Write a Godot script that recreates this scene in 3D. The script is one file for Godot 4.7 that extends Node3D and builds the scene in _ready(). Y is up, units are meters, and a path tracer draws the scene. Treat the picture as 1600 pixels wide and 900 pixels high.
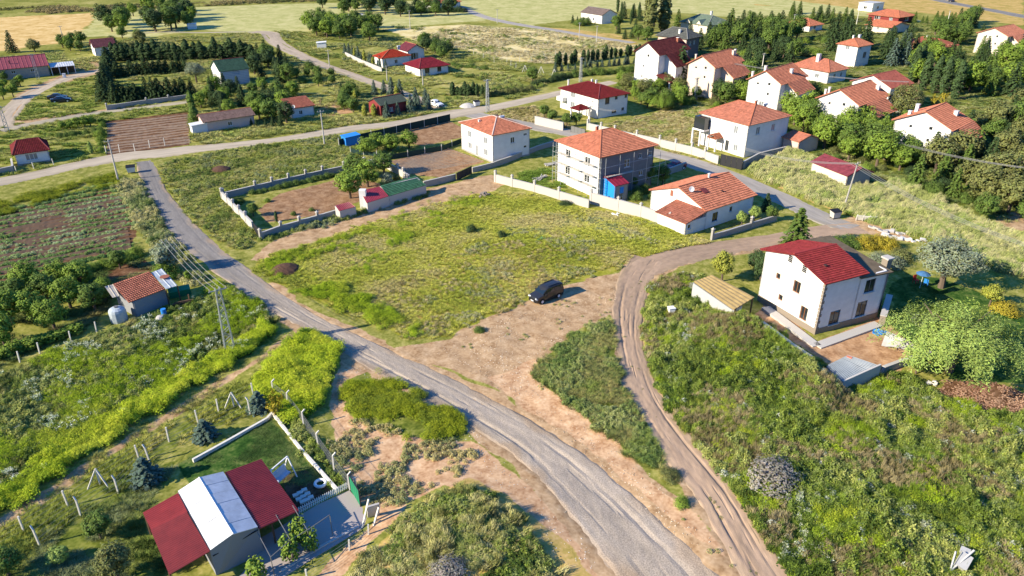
extends Node3D

class MB:
	var v := PackedVector3Array()
	var n := PackedVector3Array()
	var c := PackedColorArray()
	var u := PackedVector2Array()
	func tri(a: Vector3, b: Vector3, d: Vector3, col: Color) -> void:
		var m := (d - a).cross(b - a)
		if m.length_squared() < 1e-14:
			return
		m = m.normalized()
		v.push_back(a); v.push_back(b); v.push_back(d)
		n.push_back(m); n.push_back(m); n.push_back(m)
		c.push_back(col); c.push_back(col); c.push_back(col)
	func quad(a: Vector3, b: Vector3, d: Vector3, e: Vector3, col := Color.WHITE) -> void:
		tri(a, b, d, col); tri(a, d, e, col)
	func poly(p: Array, col := Color.WHITE) -> void:
		for i in range(1, p.size() - 1):
			tri(p[0], p[i], p[i + 1], col)
	func box(at: Vector3, size: Vector3, turn := Basis(), col := Color.WHITE) -> void:
		var x := turn.x * size.x * 0.5
		var y := turn.y * size.y * 0.5
		var z := turn.z * size.z * 0.5
		quad(at + z - x + y, at + z + x + y, at + z + x - y, at + z - x - y, col)
		quad(at - z + x + y, at - z - x + y, at - z - x - y, at - z + x - y, col)
		quad(at + x + z + y, at + x - z + y, at + x - z - y, at + x + z - y, col)
		quad(at - x - z + y, at - x + z + y, at - x + z - y, at - x - z - y, col)
		quad(at + y - x - z, at + y + x - z, at + y + x + z, at + y - x + z, col)
		quad(at - y - x + z, at - y + x + z, at - y + x - z, at - y - x - z, col)
	func bar(a: Vector3, b: Vector3, wide: float, col := Color.WHITE, deep := 0.0) -> void:
		var y := (b - a).normalized()
		var h := Vector3.UP if absf(y.y) < 0.9 else Vector3.RIGHT
		var x := y.cross(h).normalized()
		box((a + b) * 0.5, Vector3(wide, a.distance_to(b), deep if deep > 0.0 else wide), Basis(x, y, x.cross(y)), col)
	func tube(a: Vector3, b: Vector3, r0: float, r1: float, sides := 7, col := Color.WHITE) -> void:
		var y := (b - a).normalized()
		var h := Vector3.UP if absf(y.y) < 0.9 else Vector3.RIGHT
		var x := y.cross(h).normalized()
		var z := x.cross(y)
		for i in sides:
			var p := TAU * i / sides
			var q := TAU * (i + 1) / sides
			var d0 := x * cos(p) + z * sin(p)
			var d1 := x * cos(q) + z * sin(q)
			quad(b + d0 * r1, b + d1 * r1, a + d1 * r0, a + d0 * r0, col)
			tri(b, b + d1 * r1, b + d0 * r1, col)
			tri(a, a + d0 * r0, a + d1 * r0, col)
	func lathe(at: Vector3, prof: Array, sides := 14, col := Color.WHITE) -> void:
		for k in prof.size() - 1:
			for i in sides:
				var p := TAU * i / sides
				var q := TAU * (i + 1) / sides
				var d0 := Vector3(cos(p), 0, sin(p))
				var d1 := Vector3(cos(q), 0, sin(q))
				var a: Vector2 = prof[k]
				var b: Vector2 = prof[k + 1]
				quad(at + d0 * b.x + Vector3(0, b.y, 0), at + d1 * b.x + Vector3(0, b.y, 0), at + d1 * a.x + Vector3(0, a.y, 0), at + d0 * a.x + Vector3(0, a.y, 0), col)
	func mesh() -> ArrayMesh:
		var a := []
		a.resize(Mesh.ARRAY_MAX)
		a[Mesh.ARRAY_VERTEX] = v
		a[Mesh.ARRAY_NORMAL] = n
		a[Mesh.ARRAY_COLOR] = c
		if u.size() == v.size():
			a[Mesh.ARRAY_TEX_UV] = u
		var m := ArrayMesh.new()
		m.add_surface_from_arrays(Mesh.PRIMITIVE_TRIANGLES, a)
		return m

var rng := RandomNumberGenerator.new()
var bumps := FastNoiseLite.new()
var broad := FastNoiseLite.new()
var M := {}
var tex := {}
var zone: Image
var roadmask: Image
var farmask: Image
const NX0 := -110.0
const NZ0 := -175.0
const NW := 2048
const NH := 1424
const PX := 0.1075

func rnd(a: float, b: float) -> float:
	return rng.randf_range(a, b)

func lin(r: float, g: float, b: float) -> Color:
	return Color(r, g, b).linear_to_srgb()
func mat(called: String, c: Array, rough := 0.9, grain := "", scale := 0.3, vertex := false) -> StandardMaterial3D:
	if M.has(called):
		return M[called]
	var m := StandardMaterial3D.new()
	m.resource_name = called
	m.albedo_color = lin(c[0], c[1], c[2])
	m.roughness = rough
	m.metallic_specular = 0.3
	m.vertex_color_use_as_albedo = vertex
	if grain:
		m.albedo_texture = tex[grain]
		m.uv1_triplanar = true
		m.uv1_world_triplanar = true
		m.uv1_scale = Vector3.ONE * scale
	M[called] = m
	return m

func grain_texture(lo: float, size: int, freq: float, octaves: int, seed_at: int) -> ImageTexture:
	var f := FastNoiseLite.new()
	f.seed = seed_at
	f.frequency = freq
	f.fractal_octaves = octaves
	f.fractal_gain = 0.62
	var g := f.get_seamless_image(size, size)
	g.convert(Image.FORMAT_L8)
	var d := g.get_data()
	for i in d.size():
		d[i] = int(255.0 * pow(lo + (1.0 - lo) * d[i] / 255.0, 0.4545))
	var o := Image.create_from_data(size, size, false, Image.FORMAT_L8, d)
	o.convert(Image.FORMAT_RGB8)
	return ImageTexture.create_from_image(o)
func colour_tile(ramp: Array, freq: float, seed_at: int, size := 384) -> Image:
	var f := FastNoiseLite.new()
	f.seed = seed_at
	f.frequency = freq
	f.fractal_octaves = 5
	f.fractal_gain = 0.7
	var a := f.get_seamless_image(size, size)
	a.convert(Image.FORMAT_L8)
	f.frequency = 0.3
	f.seed = seed_at + 9
	f.fractal_octaves = 2
	var b := f.get_seamless_image(size, size)
	b.convert(Image.FORMAT_L8)
	var da := a.get_data()
	var db := b.get_data()
	var grad := Gradient.new()
	var offs := PackedFloat32Array()
	var cols := PackedColorArray()
	for i in ramp.size():
		offs.push_back(0.22 + 0.56 * i / (ramp.size() - 1.0))
		cols.push_back(Color8(ramp[i][0], ramp[i][1], ramp[i][2]))
	grad.offsets = offs
	grad.colors = cols
	var lut := PackedByteArray()
	for i in 256:
		var k := grad.sample(i / 255.0)
		lut.push_back(k.r8); lut.push_back(k.g8); lut.push_back(k.b8)
	var o := PackedByteArray()
	o.resize(size * size * 3)
	for i in size * size:
		var t := ((da[i] * 5 + db[i] * 3) >> 3) * 3
		var j := i * 3
		o[j] = lut[t]; o[j + 1] = lut[t + 1]; o[j + 2] = lut[t + 2]
	return Image.create_from_data(size, size, false, Image.FORMAT_RGB8, o)

func spread_tile(t: Image, w: int, h: int) -> Image:
	var o := Image.create(w, h, false, Image.FORMAT_RGB8)
	var s := t.get_width()
	for y in range(0, h, s):
		for x in range(0, w, s):
			o.blit_rect(t, Rect2i(0, 0, s, s), Vector2i(x, y))
	return o
func fill_poly(im: Image, poly: Array, x0: float, z0: float, px: float, col: Color, wob := 0.0) -> void:
	var w := im.get_width()
	var h := im.get_height()
	var lo := 1e9
	var hi := -1e9
	var n := poly.size()
	for p in poly:
		lo = minf(lo, p[1]); hi = maxf(hi, p[1])
	var r0 := maxi(0, int((lo - z0) / px) - 2)
	var r1 := mini(h - 1, int((hi - z0) / px) + 2)
	for r in range(r0, r1 + 1):
		var z := z0 + (r + 0.5) * px
		var zz := z + (bumps.get_noise_2d(r * 3.1, poly[0][0] * 5.0) * wob if wob > 0.0 else 0.0)
		var xs := []
		for i in n:
			var a = poly[i]
			var b = poly[(i + 1) % n]
			if (a[1] <= zz) != (b[1] <= zz):
				xs.append(a[0] + (b[0] - a[0]) * (zz - a[1]) / (b[1] - a[1]))
		xs.sort()
		for k in range(0, xs.size() - 1, 2):
			var xa: float = xs[k]
			var xb: float = xs[k + 1]
			if wob > 0.0:
				xa += wob * (bumps.get_noise_2d(z * 9.0, xa * 2.0 + 50.0) + 0.5 * bumps.get_noise_2d(z * 41.0, xa + 9.0))
				xb += wob * (bumps.get_noise_2d(z * 9.0, xb * 2.0 - 50.0) + 0.5 * bumps.get_noise_2d(z * 41.0, xb - 9.0))
			var ia := clampi(int((xa - x0) / px), 0, w)
			var ib := clampi(int((xb - x0) / px), 0, w)
			if ib > ia:
				im.fill_rect(Rect2i(ia, r, ib - ia, 1), col)
func lie(x: float, z: float) -> float:
	var y := 0.0
	for m in MOUNDS:
		var dx: float = (x - m[0]) / m[2]
		var dz: float = (z - m[1]) / m[3]
		var q := dx * dx + dz * dz
		if q < 9.0:
			y += m[4] * exp(-q)
	for b in BANKS:
		if x < b.box[0] or x > b.box[1] or z < b.box[2] or z > b.box[3]:
			continue
		var best := 1e9
		var side := 0.0
		var endf := 1.0
		var p := Vector2(x, z)
		for i in b.pts.size() - 1:
			var a := Vector2(b.pts[i][0], b.pts[i][1])
			var c := Vector2(b.pts[i + 1][0], b.pts[i + 1][1])
			var t := clampf((p - a).dot(c - a) / (c - a).length_squared(), 0.0, 1.0)
			var d := p.distance_to(a.lerp(c, t))
			if d < best:
				best = d
				side = (c - a).cross(p - a)
				var f: float = (i + t) / (b.pts.size() - 1.0)
				endf = smoothstep(0.0, 0.25, f) * smoothstep(0.0, 0.2, 1.0 - f)
		y += b.h * endf * (1.0 - smoothstep(0.0, b.back if side * b.way < 0.0 else b.fall, best))
	return y

func on_road(x: float, z: float) -> bool:
	var i := int((x - NX0) / PX)
	var j := int((z - NZ0) / PX)
	if i < 0 or j < 0 or i >= NW or j >= NH:
		i = int((x + 400.0) * 2.0)
		j = int((z + 460.0) * 2.0)
		return i >= 0 and j >= 0 and i < 1600 and j < 920 and farmask.get_pixel(i, j).r > 0.5
	return roadmask.get_pixel(i, j).r > 0.5

func ground_y(x: float, z: float) -> float:
	var e := clampf(minf(minf(x + 108.0, 108.0 - x), minf(z + 173.0, -24.0 - z)) / 6.0, 0.0, 1.0)
	var y := lie(x, z)
	if e > 0.0:
		y += e * (0.10 * bumps.get_noise_2d(x * 12.0, z * 12.0) + 0.05 * bumps.get_noise_2d(x * 50.0, z * 50.0) - (0.10 if on_road(x, z) else 0.0))
	return y
func tag(o: Node, label: String, category: String, group := "", kind := "") -> Node:
	o.set_meta("label", label)
	o.set_meta("category", category)
	if group:
		o.set_meta("group", group)
	if kind:
		o.set_meta("kind", kind)
	return o

func put(parent: Node, called: String, m: Mesh, material: Material, label := "") -> MeshInstance3D:
	var o := MeshInstance3D.new()
	o.name = called
	o.mesh = m
	o.material_override = material
	if label:
		o.set_meta("label", label)
	parent.add_child(o, true)
	return o

func base(called: String, x: float, z: float, turn := 0.0, y := 0.0) -> Node3D:
	var o := Node3D.new()
	o.name = called
	add_child(o, true)
	o.position = Vector3(x, lie(x, z) + y, z)
	o.rotation.y = turn
	return o
func spline(pts: Array, step: float) -> Array:
	var out := []
	var n := pts.size()
	for i in n - 1:
		var a = pts[maxi(i - 1, 0)]
		var b = pts[i]
		var c = pts[i + 1]
		var d = pts[mini(i + 2, n - 1)]
		var p := Vector2(b[0], b[1])
		var q := Vector2(c[0], c[1])
		var k := maxi(1, int(p.distance_to(q) / step))
		for j in k:
			var t := float(j) / k
			var e := []
			for m in b.size():
				if m < 2:
					e.append(0.5 * (2.0 * b[m] + (c[m] - a[m]) * t + (2.0 * a[m] - 5.0 * b[m] + 4.0 * c[m] - d[m]) * t * t + (3.0 * b[m] - a[m] - 3.0 * c[m] + d[m]) * t * t * t))
				else:
					e.append(lerpf(b[m], c[m], t))
			out.append(e)
	out.append(pts[n - 1].duplicate())
	return out

func road_outline(line: Array, shrink: float) -> Array:
	var l := []
	var r := []
	for i in line.size():
		var a = line[maxi(i - 1, 0)]
		var b = line[mini(i + 1, line.size() - 1)]
		var d := Vector2(b[0] - a[0], b[1] - a[1]).normalized()
		var s := Vector2(-d.y, d.x) * maxf(0.1, line[i][2] - shrink)
		l.append([line[i][0] + s.x, line[i][1] + s.y])
		r.push_front([line[i][0] - s.x, line[i][1] - s.y])
	return l + r

func road(called: String, line: Array, material: Material, tone_a: Color, tone_b: Color, edge: Color, deep: float, lift: float) -> MeshInstance3D:
	var b := MB.new()
	var k := 37
	var prev := []
	var pc := []
	var s := 0.0
	for i in line.size():
		var a = line[maxi(i - 1, 0)]
		var e = line[mini(i + 1, line.size() - 1)]
		var d := Vector2(e[0] - a[0], e[1] - a[1]).normalized()
		var side := Vector2(-d.y, d.x)
		if i > 0:
			s += Vector2(line[i][0] - line[i - 1][0], line[i][1] - line[i - 1][1]).length()
		var row := []
		var rc := []
		for j in k:
			var t := 2.0 * j / (k - 1) - 1.0
			var hw: float = line[i][2] * (1.0 + 0.10 * bumps.get_noise_2d(s * 9.0, signf(t) * 77.0 + line[0][0]) + 0.07 * bumps.get_noise_2d(s * 40.0, signf(t) * 31.0)) + 0.3
			var x: float = line[i][0] + side.x * hw * t
			var z: float = line[i][1] + side.y * hw * t
			var at := absf(t)
			var y := lie(x, z) + lift + 0.03 - 0.13 * smoothstep(0.80, 1.0, at)
			var rut: float = deep * (0.2 + 0.8 * line[i][3] if line[i].size() > 3 and called == "gravel_road" else 1.0)
			var wob := 0.06 * bumps.get_noise_2d(s * 6.0, 11.0)
			var r1 := exp(-pow((at - 0.40 - wob) / 0.07, 2.0)) * clampf(0.45 + 1.3 * bumps.get_noise_2d(s * 7.0, signf(t) * 60.0), 0.0, 1.0)
			y -= rut * r1
			y += rut * (0.35 * bumps.get_noise_2d(s * 14.0 + t * 9.0, t * 130.0) + 0.22 * bumps.get_noise_2d(s * 90.0, t * 300.0))
			var groove := bumps.get_noise_2d(s * 7.0 + t * 20.0 + 300.0, t * 260.0)
			y -= rut * 0.5 * smoothstep(0.42, 0.5, groove) * (1.0 - at)
			row.append(Vector3(x, y, z))
			var mixed := tone_a.lerp(tone_b, line[i][3] if line[i].size() > 3 else 0.0)
			var wear := 0.5 + 0.9 * bumps.get_noise_2d(s * 2.2, t * 95.0) + 0.5 * bumps.get_noise_2d(s * 21.0, t * 160.0) + 0.6 * bumps.get_noise_2d(s * 130.0, t * 420.0)
			mixed = mixed.lerp(edge, clampf(smoothstep(0.55, 1.0, at + 0.5 * bumps.get_noise_2d(s * 17.0, t * 60.0)), 0.0, 1.0) * 0.85)
			mixed = mixed * (0.86 + 0.22 * wear)
			mixed.a = 1.0
			rc.append(mixed)
		if i > 0:
			for j in k - 1:
				var q := [prev[j], row[j], row[j + 1], prev[j + 1]]
				var qc := [pc[j], rc[j], rc[j + 1], pc[j + 1]]
				for o in [[0, 1, 2], [0, 2, 3]]:
					var nn: Vector3 = (q[o[2]] - q[o[0]]).cross(q[o[1]] - q[o[0]]).normalized()
					if nn.y < 0.0:
						nn = -nn
					for w in o:
						b.v.push_back(q[w]); b.n.push_back(nn); b.c.push_back(qc[w])
		prev = row
		pc = rc
	return put(self, called, b.mesh(), material)
func roof_plane(m: MB, a: Vector3, b: Vector3, e: Vector3, d: Vector3, kind: String, col: Color, pitch: float, thick := 0.10) -> void:
	var along := (b - a).normalized()
	var nrm := (b - a).cross(d - a)
	if (e - a).cross(b - a).length() > nrm.length():
		nrm = (b - a).cross(e - a)
	nrm = nrm.normalized()
	if nrm.y < 0.0:
		nrm = -nrm
	var up := nrm.cross(along).normalized()
	if up.y < 0.0:
		up = -up
	var slope := (d - a).dot(up)
	var bl := (b - a).dot(along)
	var dl := (d - a).dot(along)
	var el := (e - a).dot(along)
	if kind == "plain":
		m.quad(a, b, e, d, col)
	elif kind == "tile":
		var rows := maxi(3, int(round(slope / pitch)))
		var colw := pitch * 0.75
		for r in rows:
			var t0 := float(r) / rows
			var t1 := float(r + 1) / rows
			var l0 := lerpf(0.0, dl, t0)
			var l1 := lerpf(0.0, dl, t1)
			var r0 := lerpf(bl, el, t0)
			var r1 := lerpf(bl, el, t1)
			var k := int(floor(minf(l0, l1) / colw))
			var k1 := int(ceil(maxf(r0, r1) / colw))
			while k < k1:
				var tint := col * rnd(0.82, 1.12)
				if rng.randf() < 0.05:
					tint = col * rnd(0.6, 0.8)
				tint.a = 1.0
				for h in 2:
					var p0 := (k + 0.5 * h) * colw
					var p1 := (k + 0.5 * h + 0.5) * colw
					var ax := clampf(p0, l0, r0)
					var bx := clampf(p1, l0, r0)
					var cx := clampf(p1, l1, r1)
					var dx := clampf(p0, l1, r1)
					var ha := 0.075 + (0.05 if h == 1 else 0.0)
					var hb := 0.075 + (0.05 if h == 0 else 0.0)
					var A := a + along * ax + up * (slope * t0 - 0.03) + nrm * ha
					var B := a + along * bx + up * (slope * t0 - 0.03) + nrm * hb
					var C := a + along * cx + up * slope * t1 + nrm * (hb - 0.072)
					var D := a + along * dx + up * slope * t1 + nrm * (ha - 0.072)
					m.quad(D, C, B, A, tint)
					m.quad(A, B, B - nrm * 0.11, A - nrm * 0.11, tint)
				k += 1
	else:
		var rib := kind == "ribs"
		var n := maxi(2, int(round(bl / pitch)))
		for k in n:
			var p := [0.0, 0.5, 1.0] if not rib else [0.0, 0.7, 0.8, 0.9, 1.0]
			var hs := [0.0, 0.05, 0.0] if not rib else [0.0, 0.0, 0.045, 0.045, 0.0]
			for q in p.size() - 1:
				var s0: float = (k + p[q]) / n
				var s1: float = (k + p[q + 1]) / n
				var A: Vector3 = a.lerp(b, s0) + nrm * hs[q]
				var B: Vector3 = a.lerp(b, s1) + nrm * hs[q + 1]
				var C: Vector3 = d.lerp(e, s1) + nrm * hs[q + 1]
				var D: Vector3 = d.lerp(e, s0) + nrm * hs[q]
				m.quad(D, C, B, A, col)
	var dn := -nrm * thick
	m.quad(a + dn, b + dn, e + dn, d + dn, col)
	m.quad(a, b, b + dn, a + dn, col)
	m.quad(a, d, d + dn, a + dn, col)
	m.quad(b, e, e + dn, b + dn, col)

func cap(parent: Node, called: String, a: Vector3, b: Vector3, r: float, material: Material) -> void:
	var m := MB.new()
	var y := (b - a).normalized()
	var x := y.cross(Vector3.UP).normalized()
	var z := x.cross(y)
	if z.y < 0.0:
		z = -z
	for i in 6:
		var p := PI * i / 6.0
		var q := PI * (i + 1) / 6.0
		var d0 := x * cos(p) * r + z * sin(p) * r * 0.75
		var d1 := x * cos(q) * r + z * sin(q) * r * 0.75
		m.quad(b + d0, b + d1, a + d1, a + d0)
		m.tri(a, a + d0, a + d1, Color.WHITE)
		m.tri(b, b + d0, b + d1, Color.WHITE)
	put(parent, called, m.mesh(), material)
func wall_mesh(m: MB, o: Vector3, ax: Vector3, out: Vector3, length: float, high: float, cuts: Array, gable := 0.0, apex := 0.5, thick := 0.2, deep := 0.14) -> void:
	var us := [0.0, length]
	var vs := [0.0, high]
	for c in cuts:
		us.append(c[0]); us.append(c[0] + c[2])
		vs.append(minf(c[1], high)); vs.append(minf(c[1] + c[3], high))
	us.sort(); vs.sort()
	for i in us.size() - 1:
		for j in vs.size() - 1:
			if us[i + 1] - us[i] < 1e-4 or vs[j + 1] - vs[j] < 1e-4:
				continue
			var mu: float = (us[i] + us[i + 1]) * 0.5
			var mv: float = (vs[j] + vs[j + 1]) * 0.5
			var open := false
			for c in cuts:
				if mu > c[0] and mu < c[0] + c[2] and mv > c[1] and mv < c[1] + c[3]:
					open = true
			if not open:
				m.quad(o + ax * us[i] + Vector3.UP * vs[j + 1], o + ax * us[i + 1] + Vector3.UP * vs[j + 1], o + ax * us[i + 1] + Vector3.UP * vs[j], o + ax * us[i] + Vector3.UP * vs[j])
	for c in cuts:
		if c[1] >= high:
			continue
		var p := o + ax * float(c[0]) + Vector3.UP * float(c[1])
		var q := p + ax * float(c[2])
		var t := Vector3.UP * float(c[3])
		var dd := -out * deep
		m.quad(p, q, q + dd, p + dd); m.quad(p + t, q + t, q + t + dd, p + t + dd)
		m.quad(p, p + t, p + t + dd, p + dd); m.quad(q, q + t, q + t + dd, q + dd)
	var back := -out * thick
	if gable > 0.0:
		m.tri(o + Vector3.UP * high, o + ax * length * apex + Vector3.UP * (high + gable), o + ax * length + Vector3.UP * high, Color.WHITE)
	m.quad(o + back, o + ax * length + back, o + ax * length + back + Vector3.UP * high, o + back + Vector3.UP * high)
	m.quad(o + Vector3.UP * high, o + ax * length + Vector3.UP * high, o + ax * length + back + Vector3.UP * high, o + back + Vector3.UP * high)
	m.quad(o, o + back, o + back + Vector3.UP * high, o + Vector3.UP * high)
	m.quad(o + ax * length, o + ax * length + back, o + ax * length + back + Vector3.UP * high, o + ax * length + Vector3.UP * high)
func window(parent: Node, o: Vector3, ax: Vector3, out: Vector3, w: float, h: float, style: String) -> void:
	var f := MB.new()
	var fr: Material = M["frame_white"]
	var gl: Material = M["glass_dark"]
	if style == "pale":
		gl = M["glass_pale"]
	elif style == "brown":
		fr = M["frame_brown"]
	elif style == "grey":
		fr = M["frame_grey"]
	elif style == "door":
		fr = M["frame_grey"]
		gl = M["door_panel"]
	var t := 0.07
	var turn := Basis(ax, Vector3.UP, out)
	var mid := o - out * 0.09
	var n := 1 if w < 0.75 else (2 if w < 1.7 else 3)
	f.box(mid + ax * w * 0.5 + Vector3.UP * t * 0.5, Vector3(w, t, 0.07), turn)
	f.box(mid + ax * w * 0.5 + Vector3.UP * (h - t * 0.5), Vector3(w, t, 0.07), turn)
	for i in n + 1:
		var s := clampf(w * i / n, t * 0.5, w - t * 0.5)
		f.box(mid + ax * s + Vector3.UP * h * 0.5, Vector3(t, h - 2.0 * t, 0.065), turn)
	var win := put(parent, "door" if style == "door" else "window", f.mesh(), fr)
	for i in n:
		var g := MB.new()
		g.box(o - out * 0.11 + ax * (w * (i + 0.5) / n) + Vector3.UP * h * 0.5, Vector3(w / n - t, h - 2.0 * t, 0.03), turn)
		put(win, "pane" if style != "door" else "panel", g.mesh(), gl if not (style == "dark" and i == n - 1 and n == 3) else M["glass_pale"])
	if style != "door" and h > 0.6:
		var s := MB.new()
		s.box(o + ax * w * 0.5 + out * 0.05 - Vector3.UP * 0.03, Vector3(w + 0.16, 0.05, 0.16), turn)
		put(win, "sill", s.mesh(), M["sill"])
func house(h: Dictionary) -> Node3D:
	var t := base(h.name, h.x, h.z, h.turn)
	tag(t, h.label, h.get("cat", "house"), h.get("group", ""))
	var w: float = h.w
	var d: float = h.d
	var e: float = h.e
	var rt: String = h.roof
	var rh: float = h.rh
	var oh: float = h.get("oh", 0.4)
	var ml: Material = M[h.get("wl", "plaster_white")]
	var mr: Material = M[h.get("wr", h.get("wl", "plaster_white"))]
	var col := Color(h.rc[0], h.rc[1], h.rc[2])
	var style: String = h.get("rk", "tile")
	var pitch: float = h.get("pitch", 0.36)
	var lean: float = h.get("apex", 0.5)
	var sides := [
		["L", Vector3(0, 0, -d), Vector3(0, 0, 1), Vector3(-1, 0, 0), d, ml],
		["R", Vector3(0, 0, 0), Vector3(1, 0, 0), Vector3(0, 0, 1), w, mr],
		["B", Vector3(w, 0, 0), Vector3(0, 0, -1), Vector3(1, 0, 0), d, mr],
		["K", Vector3(w, 0, -d), Vector3(-1, 0, 0), Vector3(0, 0, -1), w, ml]]
	for s in sides:
		var cuts := []
		for q in h.get("win", []):
			if q[0] == s[0]:
				cuts.append([(1.0 - q[1] if s[0] == "L" else q[1]) * s[4] - q[3] * 0.5, q[2], q[3], q[4]])
		if s[0] in ["B", "K"] and e > 2.2:
			cuts.append([s[4] * 0.3, 1.0, 1.0, 1.1])
			if e > 5.0:
				cuts.append([s[4] * 0.3, 3.9, 1.0, 1.1])
		var m := MB.new()
		var g := 0.0
		if rt == "gx" and s[0] in ["L", "B"] or rt == "gz" and s[0] in ["R", "K"]:
			g = rh
		wall_mesh(m, s[1], s[2], s[3], s[4], e, cuts, g, lean if s[0] in ["R", "L"] else 1.0 - lean)
		put(t, "wall", m.mesh(), s[5])
		var styles := []
		for q in h.get("win", []):
			if q[0] == s[0]:
				styles.append(q[5])
		for i in cuts.size():
			var c = cuts[i]
			if c[1] + c[3] > e:
				continue
			window(t, s[1] + s[2] * float(c[0]) + Vector3.UP * float(c[1]), s[2], s[3], c[2], c[3], styles[i] if i < styles.size() else "dark")
	if h.has("plinth"):
		var m := MB.new()
		var ph: float = h.plinth
		m.box(Vector3(w * 0.5, ph * 0.5 - 0.05, 0.025), Vector3(w + 0.1, ph + 0.1, 0.05))
		m.box(Vector3(-0.025, ph * 0.5 - 0.05, -d * 0.5), Vector3(0.05, ph + 0.1, d - 0.01))
		put(t, "plinth", m.mesh(), M[h.get("plinth_mat", "stone_plinth")])
	var r := MB.new()
	var drop: float = rh / (0.5 * (d if rt in ["gx"] else w if rt == "gz" else minf(w, d))) * oh * 0.8
	var y0 := e - drop * 0.6
	var A := Vector3(-oh, y0, oh)
	var B := Vector3(w + oh, y0, oh)
	var C := Vector3(w + oh, y0, -d - oh)
	var D := Vector3(-oh, y0, -d - oh)
	var caps := []
	var ym := e + rh
	if rt == "hip":
		var rl: float = h.get("rl", 0.0)
		var P: Vector3
		var Q: Vector3
		if h.get("rax", "x") == "x":
			P = Vector3(w * 0.5 - rl * 0.5, ym, -d * 0.5)
			Q = Vector3(w * 0.5 + rl * 0.5, ym, -d * 0.5)
			roof_plane(r, A, B, Q, P, style, col, pitch)
			roof_plane(r, C, D, P, Q, style, col, pitch)
			roof_plane(r, D, A, P, P, style, col, pitch)
			roof_plane(r, B, C, Q, Q, style, col, pitch)
			caps = [[P, Q], [A, P], [D, P], [B, Q], [C, Q]]
		else:
			P = Vector3(w * 0.5, ym, -d * 0.5 + rl * 0.5)
			Q = Vector3(w * 0.5, ym, -d * 0.5 - rl * 0.5)
			roof_plane(r, D, A, P, Q, style, col, pitch)
			roof_plane(r, B, C, Q, P, style, col, pitch)
			roof_plane(r, A, B, P, P, style, col, pitch)
			roof_plane(r, C, D, Q, Q, style, col, pitch)
			caps = [[P, Q], [A, P], [B, P], [C, Q], [D, Q]]
	elif rt == "gx":
		var zr := -d * (1.0 - lean)
		var P := Vector3(-oh, ym, zr)
		var Q := Vector3(w + oh, ym, zr)
		roof_plane(r, A, B, Q, P, style, col, pitch)
		roof_plane(r, C, D, P, Q, style, col, pitch)
		caps = [[P, Q]]
	elif rt == "gz":
		var xr := w * lean
		var P := Vector3(xr, ym, oh)
		var Q := Vector3(xr, ym, -d - oh)
		roof_plane(r, D, A, P, Q, style, col, pitch)
		roof_plane(r, B, C, Q, P, style, col, pitch)
		caps = [[P, Q]]
	elif rt == "mono":
		roof_plane(r, A, B, Vector3(w + oh, ym, -d - oh), Vector3(-oh, ym, -d - oh), style, col, pitch)
	elif rt == "flat":
		r.box(Vector3(w * 0.5, e + 0.08, -d * 0.5), Vector3(w + 2.0 * oh, 0.16, d + 2.0 * oh), Basis(), col)
	var ro := put(t, "roof", r.mesh(), M[h.get("rm", "roof_paint")])
	if caps and h.get("caps", true):
		for k in caps:
			if k[0].distance_to(k[1]) > 0.3:
				cap(ro, "ridge_cap", k[0] + Vector3(0, 0.04, 0), k[1] + Vector3(0, 0.04, 0), 0.13, M[h.get("capm", "cap_clay")])
	if h.has("wing"):
		var g = h.wing          # [x0, x1, out, wall height]
		var m := MB.new()
		var hw: float = g[3]
		var slope := (e - hw) / float(g[2])
		for s in [[Vector3(g[0], 0, 0), Vector3(0, 0, 1), Vector3(-1, 0, 0)], [Vector3(g[1], 0, 0), Vector3(0, 0, 1), Vector3(1, 0, 0)]]:
			var o: Vector3 = s[0]
			m.quad(o + Vector3(0, hw, g[2]), o + Vector3(0, e, 0), o, o + Vector3(0, 0, g[2]))
		m.quad(Vector3(g[0], hw, g[2]), Vector3(g[1], hw, g[2]), Vector3(g[1], 0, g[2]), Vector3(g[0], 0, g[2]))
		put(t, "wing_wall", m.mesh(), ml)
		var wr := MB.new()
		var o2: float = g[2] + oh
		roof_plane(wr, Vector3(g[0] - oh, hw - slope * oh, o2), Vector3(g[1] + oh, hw - slope * oh, o2), Vector3(g[1] + oh, y0 + 0.01, oh * 0.98), Vector3(g[0] - oh, y0 + 0.01, oh * 0.98), style, col, pitch)
		put(t, "wing_roof", wr.mesh(), M[h.get("rm", "roof_paint")])
		window(t, Vector3(g[0] + 1.2, hw * 0.5, g[2] + 0.15), Vector3(1, 0, 0), Vector3(0, 0, 1), 0.8, 1.0, "dark")
	for c in h.get("chim", []):   # [x, z fraction, height above eave, size]
		var m := MB.new()
		var top: float = e + c[2]
		m.box(Vector3(c[0] * w, (e + top) * 0.5 - 0.2, -c[1] * d), Vector3(c[3], top - e + 0.4, c[3] * 0.8))
		var ch := put(t, "chimney", m.mesh(), M[h.get("chm", "plaster_white")])
		var k := MB.new()
		k.box(Vector3(c[0] * w, top + 0.09, -c[1] * d), Vector3(c[3] + 0.14, 0.1, c[3] * 0.8 + 0.14))
		put(ch, "chimney_cap", k.mesh(), M["sill"])
	for c in h.get("tank", []):   # solar water heater or dish on the roof
		var m := MB.new()
		m.tube(Vector3(c[0] * w - 0.5, e + c[2], -c[1] * d), Vector3(c[0] * w + 0.5, e + c[2], -c[1] * d), 0.24, 0.24, 10)
		m.box(Vector3(c[0] * w, e + c[2] - 0.5, -c[1] * d), Vector3(0.8, 0.8, 0.08))
		put(t, "water_heater", m.mesh(), M["metal_pale"])
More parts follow.
